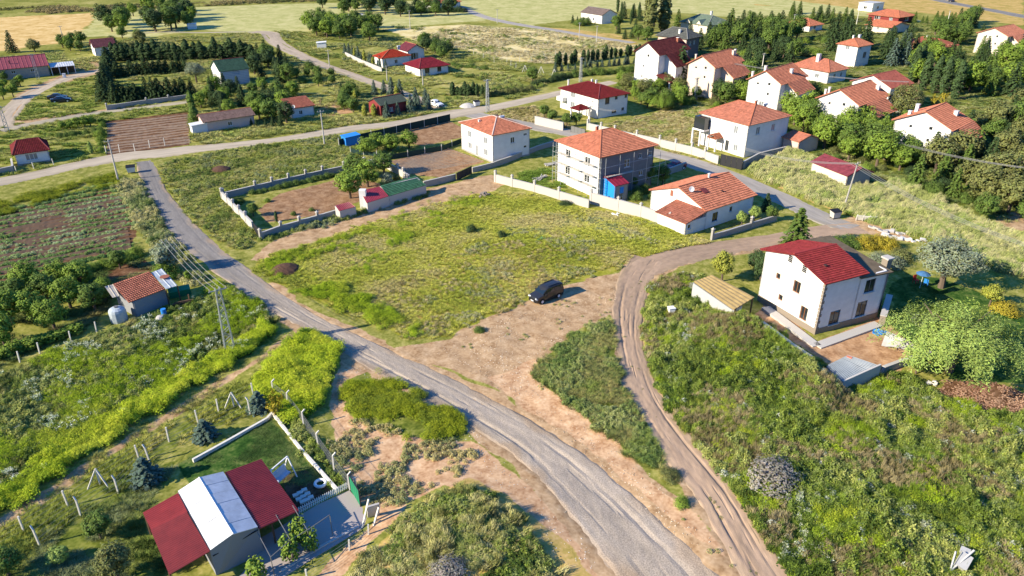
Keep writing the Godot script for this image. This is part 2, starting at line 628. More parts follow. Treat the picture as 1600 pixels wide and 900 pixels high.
	for c in h.get("vent", []):   # short pipe through the tiles
		var m := MB.new()
		m.tube(Vector3(c[0] * w, e, -c[1] * d), Vector3(c[0] * w, e + c[2], -c[1] * d), 0.1, 0.1, 8)
		m.box(Vector3(c[0] * w, e + c[2] + 0.08, -c[1] * d), Vector3(0.34, 0.1, 0.34))
		put(t, "roof_vent", m.mesh(), M["roof_dark"])
	for c in h.get("dish", []):   # [x, y, z]
		var m := MB.new()
		var n := Vector3(-0.5, 0.35, 0.8).normalized()
		var x := n.cross(Vector3.UP).normalized()
		var y := x.cross(n)
		var at := Vector3(c[0], c[1], c[2])
		for i in 12:
			var p := x * cos(TAU * i / 12.0) + y * sin(TAU * i / 12.0)
			var q := x * cos(TAU * (i + 1) / 12.0) + y * sin(TAU * (i + 1) / 12.0)
			m.tri(at - n * 0.1, at + p * 0.42, at + q * 0.42, Color.WHITE)
		m.tube(at - n * 0.1, at - n * 0.3 - Vector3(0, 0.5, 0), 0.025, 0.025, 5)
		put(t, "satellite_dish", m.mesh(), M["metal_pale"])
	return t
func leaf(m: MB, at: Vector3, n: Vector3, s: float, col: Color, long := 1.0) -> void:
	var x := n.cross(Vector3(rnd(-1, 1), rnd(-1, 1), rnd(-1, 1)))
	if x.length_squared() < 1e-5:
		x = Vector3.RIGHT
	x = x.normalized()
	var y := n.cross(x).normalized()
	var a := at - x * s * 0.5
	var b := at + x * s * 0.5
	var f := n * s * 0.22
	m.tri(a, at + y * s * 0.55 * long - f, b, col)
	m.tri(a, b, at - y * s * 0.55 * long - f, col)

func tint(c: Color, amount: float) -> Color:
	var k := rnd(1.0 - amount, 1.0 + amount)
	k *= 0.70
	return Color(c.r * k * rnd(0.92, 1.1), c.g * k, c.b * k * rnd(0.8, 1.15))

func sphere_dir() -> Vector3:
	var y := rnd(-1, 1)
	var a := rnd(0, TAU)
	var r := sqrt(1.0 - y * y)
	return Vector3(cos(a) * r, y, sin(a) * r)
func crown(kind: String) -> ArrayMesh:
	var m := MB.new()
	match kind:
		"broad", "orchard", "great":
			var fine := kind == "great"
			var ry := 0.40 if kind == "broad" else 0.33
			var mid := Vector3(0, 0.56 if kind == "broad" else 0.58, 0)
			for k in (150 if fine else 74):
				var d := sphere_dir()
				var lump := 0.78 + 0.30 * bumps.get_noise_3d(d.x * 120.0 + rng.randf() * 2.0, d.y * 120.0, d.z * 120.0 + mid.y * 900.0)
				var p := mid + Vector3(d.x * 0.36, d.y * ry, d.z * 0.36) * lump * pow(rng.randf(), 0.22)
				if p.y < 0.13:
					continue
				var rr := rnd(0.065, 0.125) * (0.72 if fine else 1.0)
				var g := rnd(0.78, 1.25)
				for q in (64 if fine else 46):
					var o := sphere_dir()
					if o.dot(d) < -0.35 and rng.randf() < 0.7:
						continue
					leaf(m, p + o * rr * rnd(0.7, 1.15), (o * 0.8 + d * 0.4 + Vector3(0, 0.35, 0)).normalized(), rnd(0.030, 0.052) * (0.5 if fine else 1.0), tint(Color(g, g, g), 0.22))
		"conifer", "spruce":
			var tiers := 15
			for k in tiers:
				var f := float(k) / tiers
				var y := lerpf(0.10, 0.97, f)
				var reach := (0.30 if kind == "conifer" else 0.27) * pow(1.0 - f, 0.8) + 0.015
				var nb := int(lerpf(11, 4, f))
				var a0 := rnd(0, TAU)
				for b in nb:
					var a := a0 + TAU * b / nb + rnd(-0.25, 0.25)
					var rr := reach * rnd(0.72, 1.18)
					var out := Vector3(cos(a), 0, sin(a))
					var side := Vector3(-sin(a), 0, cos(a))
					var g := rnd(0.75, 1.22)
					for q in 26:
						var t := sqrt(rng.randf())
						var p := out * rr * t + side * rnd(-1, 1) * rr * 0.30 * (1.15 - t) + Vector3(0, y - rr * 0.30 * t * t + rnd(-0.012, 0.012), 0)
						leaf(m, p, (Vector3(0, 1, 0) + out * rnd(0, 0.9) + side * rnd(-0.5, 0.5)).normalized(), rnd(0.022, 0.042), tint(Color(g, g, g), 0.25), 1.7)
		"cypress":
			for k in 1500:
				var f := rng.randf()
				var a := rnd(0, TAU)
				var rr := 0.11 * pow(sin(PI * clampf(f * 0.93 + 0.07, 0, 1)), 0.6) * (0.82 + 0.5 * bumps.get_noise_2d(a * 60.0, f * 700.0)) * rnd(0.75, 1.05)
				var out := Vector3(cos(a), 0, sin(a))
				var g := rnd(0.7, 1.25)
				leaf(m, out * rr + Vector3(0, 0.03 + f * 0.97, 0), (out + Vector3(rnd(-0.5, 0.5), 0.5, rnd(-0.5, 0.5))).normalized(), rnd(0.018, 0.035), tint(Color(g, g, g), 0.2), 2.2)
		"willow":
			for k in 112:
				var d := sphere_dir()
				d.y = absf(d.y) * 0.95 - 0.05
				var p := Vector3(0, 0.52, 0) + Vector3(d.x * 0.52, d.y * 0.44, d.z * 0.52) * (0.86 + 0.32 * bumps.get_noise_3d(d.x * 110.0, d.y * 110.0, d.z * 110.0)) * pow(rng.randf(), 0.2)
				var g := rnd(0.72, 1.25)
				var hang := Vector3(d.x * 0.5, -1.0, d.z * 0.5).normalized()
				for q in 210:
					var t := rng.randf()
					var s := p + hang * t * rnd(0.12, 0.27) + sphere_dir() * 0.075 * (1.0 - 0.5 * t)
					if s.y > 0.03:
						leaf(m, s, (Vector3(d.x, 0.6, d.z) + sphere_dir() * 0.6).normalized(), rnd(0.006, 0.010), tint(Color(g, g, g), 0.22), 3.0)
		"shrub":
			for k in 46:
				var d := sphere_dir()
				d.y = absf(d.y)
				var p := Vector3(d.x * 0.5, 0.12 + d.y * 0.62, d.z * 0.5) * rnd(0.6, 1.0)
				var g := rnd(0.75, 1.25)
				for q in 64:
					var o := sphere_dir()
					var s := p + o * rnd(0.10, 0.19)
					if s.y > 0.02:
						leaf(m, s, (o + d + Vector3(0, 0.4, 0)).normalized(), rnd(0.028, 0.055), tint(Color(g, g, g), 0.25))
		"vine":
			for k in 260:
				var a := rnd(0, TAU)
				var f := rng.randf()
				var p := Vector3(cos(a) * rnd(0.1, 0.42), 0.25 + f * 0.75, sin(a) * rnd(0.1, 0.42))
				var g := rnd(0.8, 1.2)
				leaf(m, p, (p + sphere_dir() * 0.6 + Vector3(0, 0.3, 0)).normalized(), rnd(0.10, 0.17), tint(Color(g, g, g), 0.2))
		"spiky":
			for k in 22:
				var a := rnd(0, TAU)
				var out := Vector3(cos(a), 0, sin(a))
				var y0 := rnd(0.1, 0.6)
				var lean := rnd(0.12, 0.34) * (1.0 - y0 * 0.4)
				for q in 26:
					var t := rng.randf()
					var p := out * lean * (0.4 + t) + Vector3(0, y0 + t * 0.4, 0) + sphere_dir() * 0.035
					leaf(m, p, (out + sphere_dir() * 0.7 + Vector3(0, 0.3, 0)).normalized(), rnd(0.03, 0.05), tint(Color(1, 1, 1), 0.25), 2.0)
	return m.mesh()

func trunk(kind: String) -> ArrayMesh:
	var m := MB.new()
	var fork := 0.42 if kind in ["broad", "orchard", "willow", "great"] else 0.9
	var r := 0.03 if fork < 0.5 else 0.022
	if kind in ["shrub", "vine", "spiky"]:
		for i in 4:
			var a := TAU * i / 4.0 + 0.4
			m.tube(Vector3(cos(a) * 0.03, -0.06, sin(a) * 0.03), Vector3(cos(a) * 0.22, 0.55, sin(a) * 0.22), 0.025, 0.008, 5)
		return m.mesh()
	m.tube(Vector3(0, -0.04, 0), Vector3(0.01, fork * 0.5, 0.005), r * 1.25, r, 8)
	m.tube(Vector3(0.01, fork * 0.5, 0.005), Vector3(0, fork, 0), r, r * (0.75 if fork < 0.5 else 0.15), 8)
	if fork < 0.5:
		for i in 6:
			var a := TAU * i / 6.0 + rnd(-0.3, 0.3)
			var o := Vector3(cos(a), 0, sin(a))
			var tip := Vector3(0, fork + rnd(0.12, 0.32), 0) + o * rnd(0.12, 0.26)
			m.tube(Vector3(0, fork * rnd(0.65, 0.98), 0), tip, r * 0.55, r * 0.22, 6)
			m.tube(tip, tip + (o + Vector3(rnd(-0.5, 0.5), 0.7, rnd(-0.5, 0.5))) * 0.09, r * 0.22, r * 0.08, 5)
	else:
		for i in 16:
			var y := 0.12 + 0.7 * i / 16.0
			var a := i * 2.4
			m.tube(Vector3(0, y, 0), Vector3(cos(a) * 0.22 * (1.0 - y), y - 0.02, sin(a) * 0.22 * (1.0 - y)), 0.007, 0.003, 4)
	return m.mesh()

var crowns := {}
var trunks := {}
func tree(t: Array) -> void:
	var kind: String = t[2]
	var key := "%s%d" % [kind, t[3]]
	if not crowns.has(key):
		rng.seed = hash(key)
		crowns[key] = crown(kind)
		trunks[key] = trunk(kind)
	var o := base(t[0], t[5], t[6], t[9], -0.05)
	tag(o, t[1], t[11], t[10])
	o.scale = Vector3(t[8], t[7], t[8])
	put(o, "trunk" if not kind in ["shrub", "vine", "spiky"] else "stem", trunks[key], M["bark"])
	put(o, "crown" if not kind in ["shrub", "vine", "spiky"] else "foliage", crowns[key], M[t[4]])
func tuft(kind: String) -> ArrayMesh:
	var m := MB.new()
	match kind:
		"grass":
			for i in 46:
				var a := rnd(0, TAU)
				var o := Vector3(cos(a), 0, sin(a))
				var p := o * rnd(0.0, 0.45)
				var h := rnd(0.5, 1.0)
				var side := Vector3(-sin(a), 0, cos(a)) * 0.022
				var g := rnd(0.75, 1.2)
				var k := p + o * h * rnd(0.08, 0.3) + Vector3(0, h * 0.6, 0)
				var tip := p + o * h * rnd(0.25, 0.7) + Vector3(0, h * rnd(0.75, 1.0), 0)
				var c := tint(Color(g, g, g), 0.15)
				m.quad(p - side, k - side * 0.8, k + side * 0.8, p + side, c)
				m.tri(k - side * 0.8, tip, k + side * 0.8, c)
		"weed":
			for i in 78:
				var a := rnd(0, TAU)
				var rr := sqrt(rng.randf()) * 0.5
				var hh := (1.0 - rr * rr * 2.6) * rnd(0.35, 1.0)
				var p := Vector3(cos(a) * rr, hh, sin(a) * rr)
				var g := rnd(0.72, 1.25)
				leaf(m, p, (Vector3(p.x, 1.1, p.z) + sphere_dir() * 0.6).normalized(), rnd(0.07, 0.15), tint(Color(g, g, g), 0.2), 1.6)
			for i in 8:
				var a := rnd(0, TAU)
				var o := Vector3(cos(a) * 0.3, rnd(0.7, 1.1), sin(a) * 0.3)
				m.tri(Vector3(o.x * 0.2 - 0.012, 0, o.z * 0.2), o, Vector3(o.x * 0.2 + 0.012, 0, o.z * 0.2), Color(1.0, 1.0, 0.8))
		"mustard":
			for i in 130:
				var a := rnd(0, TAU)
				var rr := sqrt(rng.randf()) * 0.55
				var top := rng.randf() < 0.66
				var p := Vector3(cos(a) * rr, rnd(0.70, 1.0) * (1.0 - rr * 0.35) if top else rnd(0.15, 0.7), sin(a) * rr)
				var c := Color(1.10, 1.14, 0.44) if top else Color(0.82, 1.0, 0.5)
				leaf(m, p, (Vector3(p.x * 0.5 - 0.3, 1.1, p.z * 0.5 + 0.2) + sphere_dir() * 0.5).normalized(), rnd(0.035, 0.08) if top else rnd(0.07, 0.12), tint(c, 0.18), 1.5)
		"straw":
			for i in 46:
				var a := rnd(0, TAU)
				var p := Vector3(cos(a), 0, sin(a)) * rnd(0.0, 0.48)
				var h := rnd(0.6, 1.0)
				var bend := Vector3(rnd(0.1, 0.5), 0, rnd(-0.25, 0.1)) * h
				var side := Vector3(rnd(-1, 1), 0, rnd(-1, 1)).normalized() * 0.016
				var k := p + bend * 0.35 + Vector3(0, h * 0.65, 0)
				var tip := p + bend + Vector3(0, h * 0.95, 0)
				var c := tint(Color(0.95, 0.95, 0.95), 0.2)
				m.quad(p - side, k - side, k + side, p + side, c)
				m.quad(k - side * 1.6, tip, tip + side, k + side * 1.6, c * 1.15)
		"bloom":
			for i in 26:
				var a := rnd(0, TAU)
				var rr := sqrt(rng.randf()) * 0.4
				leaf(m, Vector3(cos(a) * rr, rnd(0.1, 0.75), sin(a) * rr), (Vector3.UP + sphere_dir()).normalized(), rnd(0.12, 0.22), tint(Color(0.34, 0.42, 0.28), 0.25), 1.5)
			for i in 26:
				var a := rnd(0, TAU)
				var rr := sqrt(rng.randf()) * 0.42
				leaf(m, Vector3(cos(a) * rr, rnd(0.8, 1.0), sin(a) * rr), (Vector3.UP + sphere_dir() * 0.5).normalized(), rnd(0.06, 0.12), tint(Color(1.5, 1.5, 1.35), 0.12))
		"clod":
			for i in 3:
				var at := Vector3(rnd(-0.3, 0.3), 0.12, rnd(-0.3, 0.3))
				m.box(at, Vector3(rnd(0.2, 0.5), rnd(0.15, 0.35), rnd(0.2, 0.5)), Basis.from_euler(Vector3(rnd(0, 3), rnd(0, 3), rnd(0, 3))), tint(Color.WHITE, 0.15))
	return m.mesh()
func cover(l: Dictionary) -> void:
	rng.seed = l.seed
	var poly := PackedVector2Array()
	for p in POLYS[l.poly]:
		poly.push_back(Vector2(p[0], p[1]))
	var lo := poly[0]
	var hi := poly[0]
	for p in poly:
		lo = lo.min(p); hi = hi.max(p)
	var holes := []
	for q in l.get("holes", []):
		var hp := PackedVector2Array()
		for p in q:
			hp.push_back(Vector2(p[0], p[1]))
		holes.append(hp)
	var buf := PackedFloat32Array()
	var count := int((hi.x - lo.x) * (hi.y - lo.y) * l.per)
	var n := 0
	var off: float = l.seed * 131.7
	var cols := []
	for c in l.cols:
		cols.append(Color(c[0], c[1], c[2]))
	var gap: float = l.get("gap", -1.0)
	var fr: float = l.get("freq", 3.0)
	for i in count:
		var x := rnd(lo.x, hi.x)
		var z := rnd(lo.y, hi.y)
		var wx := 1.1 * bumps.get_noise_2d(x * 40.0, z * 40.0 + 900.0) + rnd(-0.35, 0.35)
		var wz := 1.1 * bumps.get_noise_2d(x * 40.0 + 500.0, z * 40.0) + rnd(-0.35, 0.35)
		if not Geometry2D.is_point_in_polygon(Vector2(x + wx, z + wz), poly):
			continue
		if l.has("rows"):
			var q: float = (x * l.rows[0] + z * l.rows[1] + wx * 0.25) / l.rows[2]
			if q - floor(q) > l.rows[3]:
				continue
		var patch := bumps.get_noise_2d(x * fr * 6.0 + off, z * fr * 6.0)
		if patch + rnd(-0.12, 0.12) < gap:
			continue
		if on_road(x, z) != l.get("onroad", false):
			continue
		var skip := false
		for hp in holes:
			if Geometry2D.is_point_in_polygon(Vector2(x, z), hp):
				skip = true
				break
		if skip:
			continue
		var s := rnd(l.w[0], l.w[1])
		var h := rnd(l.h[0], l.h[1]) * (1.0 + 0.5 * patch)
		if l.has("lump"):
			h *= clampf(1.0 + l.lump * bumps.get_noise_2d(x * 55.0, z * 55.0), 0.35, 2.2)
		var a := rnd(0, TAU) if not l.get("wind", false) else rnd(-0.5, 0.5)
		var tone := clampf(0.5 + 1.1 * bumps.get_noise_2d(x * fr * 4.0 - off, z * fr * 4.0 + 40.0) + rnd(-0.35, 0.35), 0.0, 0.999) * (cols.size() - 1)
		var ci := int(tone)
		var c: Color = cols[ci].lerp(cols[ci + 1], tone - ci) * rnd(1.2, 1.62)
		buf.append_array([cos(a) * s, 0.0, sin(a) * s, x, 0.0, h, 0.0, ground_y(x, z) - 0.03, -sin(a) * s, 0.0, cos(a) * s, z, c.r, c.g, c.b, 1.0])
		n += 1
	if n == 0:
		return
	var key: String = l.kind
	if not tufts.has(key):
		var keep := rng.state
		rng.seed = hash(key)
		tufts[key] = tuft(key)
		rng.state = keep
	var mm := MultiMesh.new()
	mm.transform_format = MultiMesh.TRANSFORM_3D
	mm.use_colors = true
	mm.mesh = tufts[key]
	mm.instance_count = n
	mm.buffer = buf
	var o := MultiMeshInstance3D.new()
	o.name = l.name
	o.multimesh = mm
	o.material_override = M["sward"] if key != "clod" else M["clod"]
	add_child(o, true)
	tag(o, l.label, l.cat, "", "stuff")
	total += n

var tufts := {}
var total := 0

func v3(a: Array) -> Vector3:
	return Vector3(a[0], a[1], a[2])
func garden_wall(d: Dictionary) -> void:
	var p0 = d.pts[0]
	var t := base(d.name, p0[0], p0[1])
	tag(t, d.label, d.get("cat", "wall"), d.get("group", ""))
	var m: Material = M[d.mat]
	var high: float = d.h
	var thick: float = d.get("t", 0.22)
	for i in d.pts.size() - 1:
		var a := Vector3(d.pts[i][0] - p0[0], 0, d.pts[i][1] - p0[1])
		var b := Vector3(d.pts[i + 1][0] - p0[0], 0, d.pts[i + 1][1] - p0[1])
		var dir := (b - a).normalized()
		var n := maxi(1, int(round(a.distance_to(b) / float(d.get("bay", 3.2)))))
		for k in n:
			var s := a.lerp(b, float(k) / n)
			var e := a.lerp(b, float(k + 1) / n)
			var basis := Basis(dir, Vector3.UP, dir.cross(Vector3.UP))
			var hh := high * (1.0 + rnd(-0.03, 0.03))
			var q := MB.new()
			q.box((s + e) * 0.5 + Vector3(0, hh * 0.5 - 0.15, 0), Vector3(s.distance_to(e) - 0.01, hh + 0.3, thick), basis)
			var o := put(t, "wall_panel", q.mesh(), m)
			if d.get("coping", true):
				var c := MB.new()
				c.box((s + e) * 0.5 + Vector3(0, hh + 0.035, 0), Vector3(s.distance_to(e) - 0.02, 0.07, thick + 0.08), basis)
				put(o, "coping", c.mesh(), M[d.get("copmat", "concrete_pale")])
			if d.get("pillar", 0.0) > 0.0 and (k > 0 or i == 0 or d.get("corner", true)):
				var r := MB.new()
				var ph: float = d.pillar
				r.box(s + Vector3(0, ph * 0.5 - 0.1, 0), Vector3(0.34, ph + 0.2, 0.34), basis)
				var pl := put(t, "pillar", r.mesh(), m)
				var c := MB.new()
				c.box(s + Vector3(0, ph + 0.15, 0), Vector3(0.44, 0.1, 0.44), basis)
				c.lathe(s + Vector3(0, ph + 0.2, 0), [Vector2(0.15, 0), Vector2(0.13, 0.1), Vector2(0.0, 0.2)], 8)
				put(pl, "pillar_cap", c.mesh(), M["concrete_pale"])
			if d.get("rail", 0.0) > 0.0:
				var r := MB.new()
				for w in 3:
					r.bar(s + Vector3(0, high + 0.2 + 0.28 * w, 0), e + Vector3(0, high + 0.2 + 0.28 * w, 0), 0.03)
				r.bar(s + Vector3(0, high, 0), s + Vector3(0, high + 0.85, 0), 0.05)
				put(t, "rail", r.mesh(), M["iron_dark"])
func post_fence(d: Dictionary) -> void:
	var p0 = d.pts[0]
	var t := base(d.name, p0[0], p0[1])
	tag(t, d.label, "fence", d.get("group", ""))
	var high: float = d.h
	var out := Vector3(d.lean[0], 0, d.lean[1])
	var tops := []
	for p in d.pts:
		var a := Vector3(p[0] - p0[0], lie(p[0], p[1]) - lie(p0[0], p0[1]), p[1] - p0[1])
		var q := MB.new()
		var top := a + Vector3(rnd(-0.08, 0.08), high * rnd(0.95, 1.05), rnd(-0.08, 0.08))
		q.bar(a - Vector3(0, 0.2, 0), top, 0.11)
		if p[2] == "b":
			q.bar(top, top + Vector3(0, 0.24, 0) + out * 0.3, 0.10)
		elif p[2] == "t":
			q.bar(top, a + Vector3(0.9, -0.1, 0.4), 0.09)
			q.bar(top, a + Vector3(-0.8, -0.1, 0.5), 0.09)
		put(t, "post", q.mesh(), M[d.get("mat", "concrete_white")])
		tops.append([a, top])
	for i in tops.size() - 1:
		var q := MB.new()
		if tops[i][0].distance_to(tops[i + 1][0]) > 12.0:
			continue
		for k in 4:
			var f := 0.15 + 0.27 * k
			q.bar(tops[i][0].lerp(tops[i][1], f), tops[i + 1][0].lerp(tops[i + 1][1], f), 0.012)
		if d.get("mesh", false):
			var n := int(tops[i][0].distance_to(tops[i + 1][0]) / 0.16)
			for k in n:
				var f := float(k) / n
				var g := float(k + 5) / n
				var lo0: Vector3 = tops[i][0].lerp(tops[i + 1][0], f)
				var hi0: Vector3 = tops[i][1].lerp(tops[i + 1][1], minf(g, 1.0))
				q.bar(lo0, hi0, 0.008)
				var lo1: Vector3 = tops[i][0].lerp(tops[i + 1][0], minf(g, 1.0))
				var hi1: Vector3 = tops[i][1].lerp(tops[i + 1][1], f)
				q.bar(lo1, hi1, 0.008)
		put(t, "wire", q.mesh(), M["wire"])

func screen_fence(d: Dictionary) -> void:   # dark shade-net fence on pale posts
	var p0 = d.pts[0]
	var t := base(d.name, p0[0], p0[1])
	tag(t, d.label, "fence")
	for i in d.pts.size() - 1:
		var a := Vector3(d.pts[i][0] - p0[0], 0, d.pts[i][1] - p0[1])
		var b := Vector3(d.pts[i + 1][0] - p0[0], 0, d.pts[i + 1][1] - p0[1])
		var n := maxi(1, int(a.distance_to(b) / 3.0))
		for k in n:
			var s := a.lerp(b, float(k) / n)
			var e := a.lerp(b, float(k + 1) / n)
			var dir := (b - a).normalized()
			var q := MB.new()
			q.box((s + e) * 0.5 + Vector3(0, d.h * 0.5 + 0.03, 0), Vector3(s.distance_to(e) - 0.12, d.h, 0.03), Basis(dir, Vector3.UP, dir.cross(Vector3.UP)))
			put(t, "screen", q.mesh(), M[d.mat])
			var r := MB.new()
			r.bar(s - Vector3(0, 0.2, 0), s + Vector3(0, d.h + 0.35, 0), 0.11)
			put(t, "post", r.mesh(), M["concrete_white"])

func gate(d: Dictionary) -> void:
	var a := Vector3.ZERO
	var b := Vector3(d.b[0] - d.a[0], 0, d.b[1] - d.a[1])
	var t := base("metal_gate", d.a[0], d.a[1])
	tag(t, d.label, "gate")
	var n := 4
	var dir := b.normalized()
	for k in n:
		var q := MB.new()
		q.box(b * ((k + 0.5) / n) + Vector3(0, d.h * 0.5 + 0.08, 0), Vector3(b.length() / n - 0.04, d.h, 0.05), Basis(dir, Vector3.UP, dir.cross(Vector3.UP)))
		put(t, "gate_panel", q.mesh(), M[d.mat])
	var r := MB.new()
	r.bar(a + Vector3(0, d.h + 0.12, 0), b + Vector3(0, d.h + 0.12, 0), 0.07)
	r.bar(a, a + Vector3(0, d.h + 0.2, 0), 0.1)
	r.bar(b, b + Vector3(0, d.h + 0.2, 0), 0.1)
	put(t, "frame", r.mesh(), M["iron_dark"])
func mast(d: Dictionary) -> void:    # lattice mast
	var t := base("lattice_mast", d.x, d.z, d.turn)
	tag(t, d.label, "mast", "steel lattice masts")
	var h: float = d.h
	var w0: float = d.w
	var w1 := w0 * 0.45
	for sx in [-1, 1]:
		for sz in [-1, 1]:
			var q := MB.new()
			q.bar(Vector3(sx * w0 * 0.5, -0.2, sz * w0 * 0.3), Vector3(sx * w1 * 0.5, h, sz * w1 * 0.3), 0.09)
			put(t, "leg", q.mesh(), M["galvanised"])
	var n := int(h / 0.55)
	for f in 4:
		var q := MB.new()
		for k in n:
			var y0 := h * k / n
			var y1 := h * (k + 1) / n
			var g0 := lerpf(w0, w1, float(k) / n)
			var g1 := lerpf(w0, w1, float(k + 1) / n)
			var s := 1 if k % 2 == 0 else -1
			if f < 2:
				var z := (1 if f == 0 else -1) * 0.3
				q.bar(Vector3(-s * g0 * 0.5, y0, z * g0), Vector3(s * g1 * 0.5, y1, z * g1), 0.05)
			else:
				var x := (1 if f == 2 else -1) * 0.5
				q.bar(Vector3(x * g0, y0, -s * g0 * 0.3), Vector3(x * g1, y1, s * g1 * 0.3), 0.05)
		put(t, "bracing", q.mesh(), M["galvanised"])
	var c := MB.new()
	c.bar(Vector3(-0.9, h - 0.25, 0), Vector3(0.9, h - 0.25, 0), 0.09)
	var arm := put(t, "crossarm", c.mesh(), M["galvanised"])
	for k in 4:
		var i := MB.new()
		i.lathe(Vector3(-0.8 + 0.53 * k, h - 0.2, 0), [Vector2(0.03, 0), Vector2(0.06, 0.08), Vector2(0.04, 0.16), Vector2(0.05, 0.2), Vector2(0, 0.22)], 7)
		put(arm, "insulator", i.mesh(), M["porcelain"])

func pole(d: Dictionary) -> void:
	var t := base("utility_pole", d.x, d.z, d.turn)
	tag(t, d.label, "pole", "utility poles")
	var h: float = d.h
	var q := MB.new()
	q.tube(Vector3(0, -0.3, 0), Vector3(d.get("lx", 0.0), h, 0), 0.16, 0.09, 8)
	put(t, "shaft", q.mesh(), M[d.get("mat", "concrete_pale")])
	var c := MB.new()
	c.bar(Vector3(d.get("lx", 0.0) - 0.7, h - 0.3, 0), Vector3(d.get("lx", 0.0) + 0.7, h - 0.3, 0), 0.08)
	var arm := put(t, "crossarm", c.mesh(), M["galvanised"])
	for k in 3:
		var i := MB.new()
		i.lathe(Vector3(d.get("lx", 0.0) - 0.6 + 0.6 * k, h - 0.26, 0), [Vector2(0.03, 0), Vector2(0.06, 0.08), Vector2(0.05, 0.18), Vector2(0, 0.2)], 7)
		put(arm, "insulator", i.mesh(), M["porcelain"])
	if d.get("lamp", false):
		var l := MB.new()
		l.tube(Vector3(0, h - 0.6, 0), Vector3(0.7, h - 0.3, 0.3), 0.03, 0.03, 5)
		l.box(Vector3(0.8, h - 0.3, 0.34), Vector3(0.45, 0.1, 0.2))
		put(t, "lamp_head", l.mesh(), M["metal_pale"])

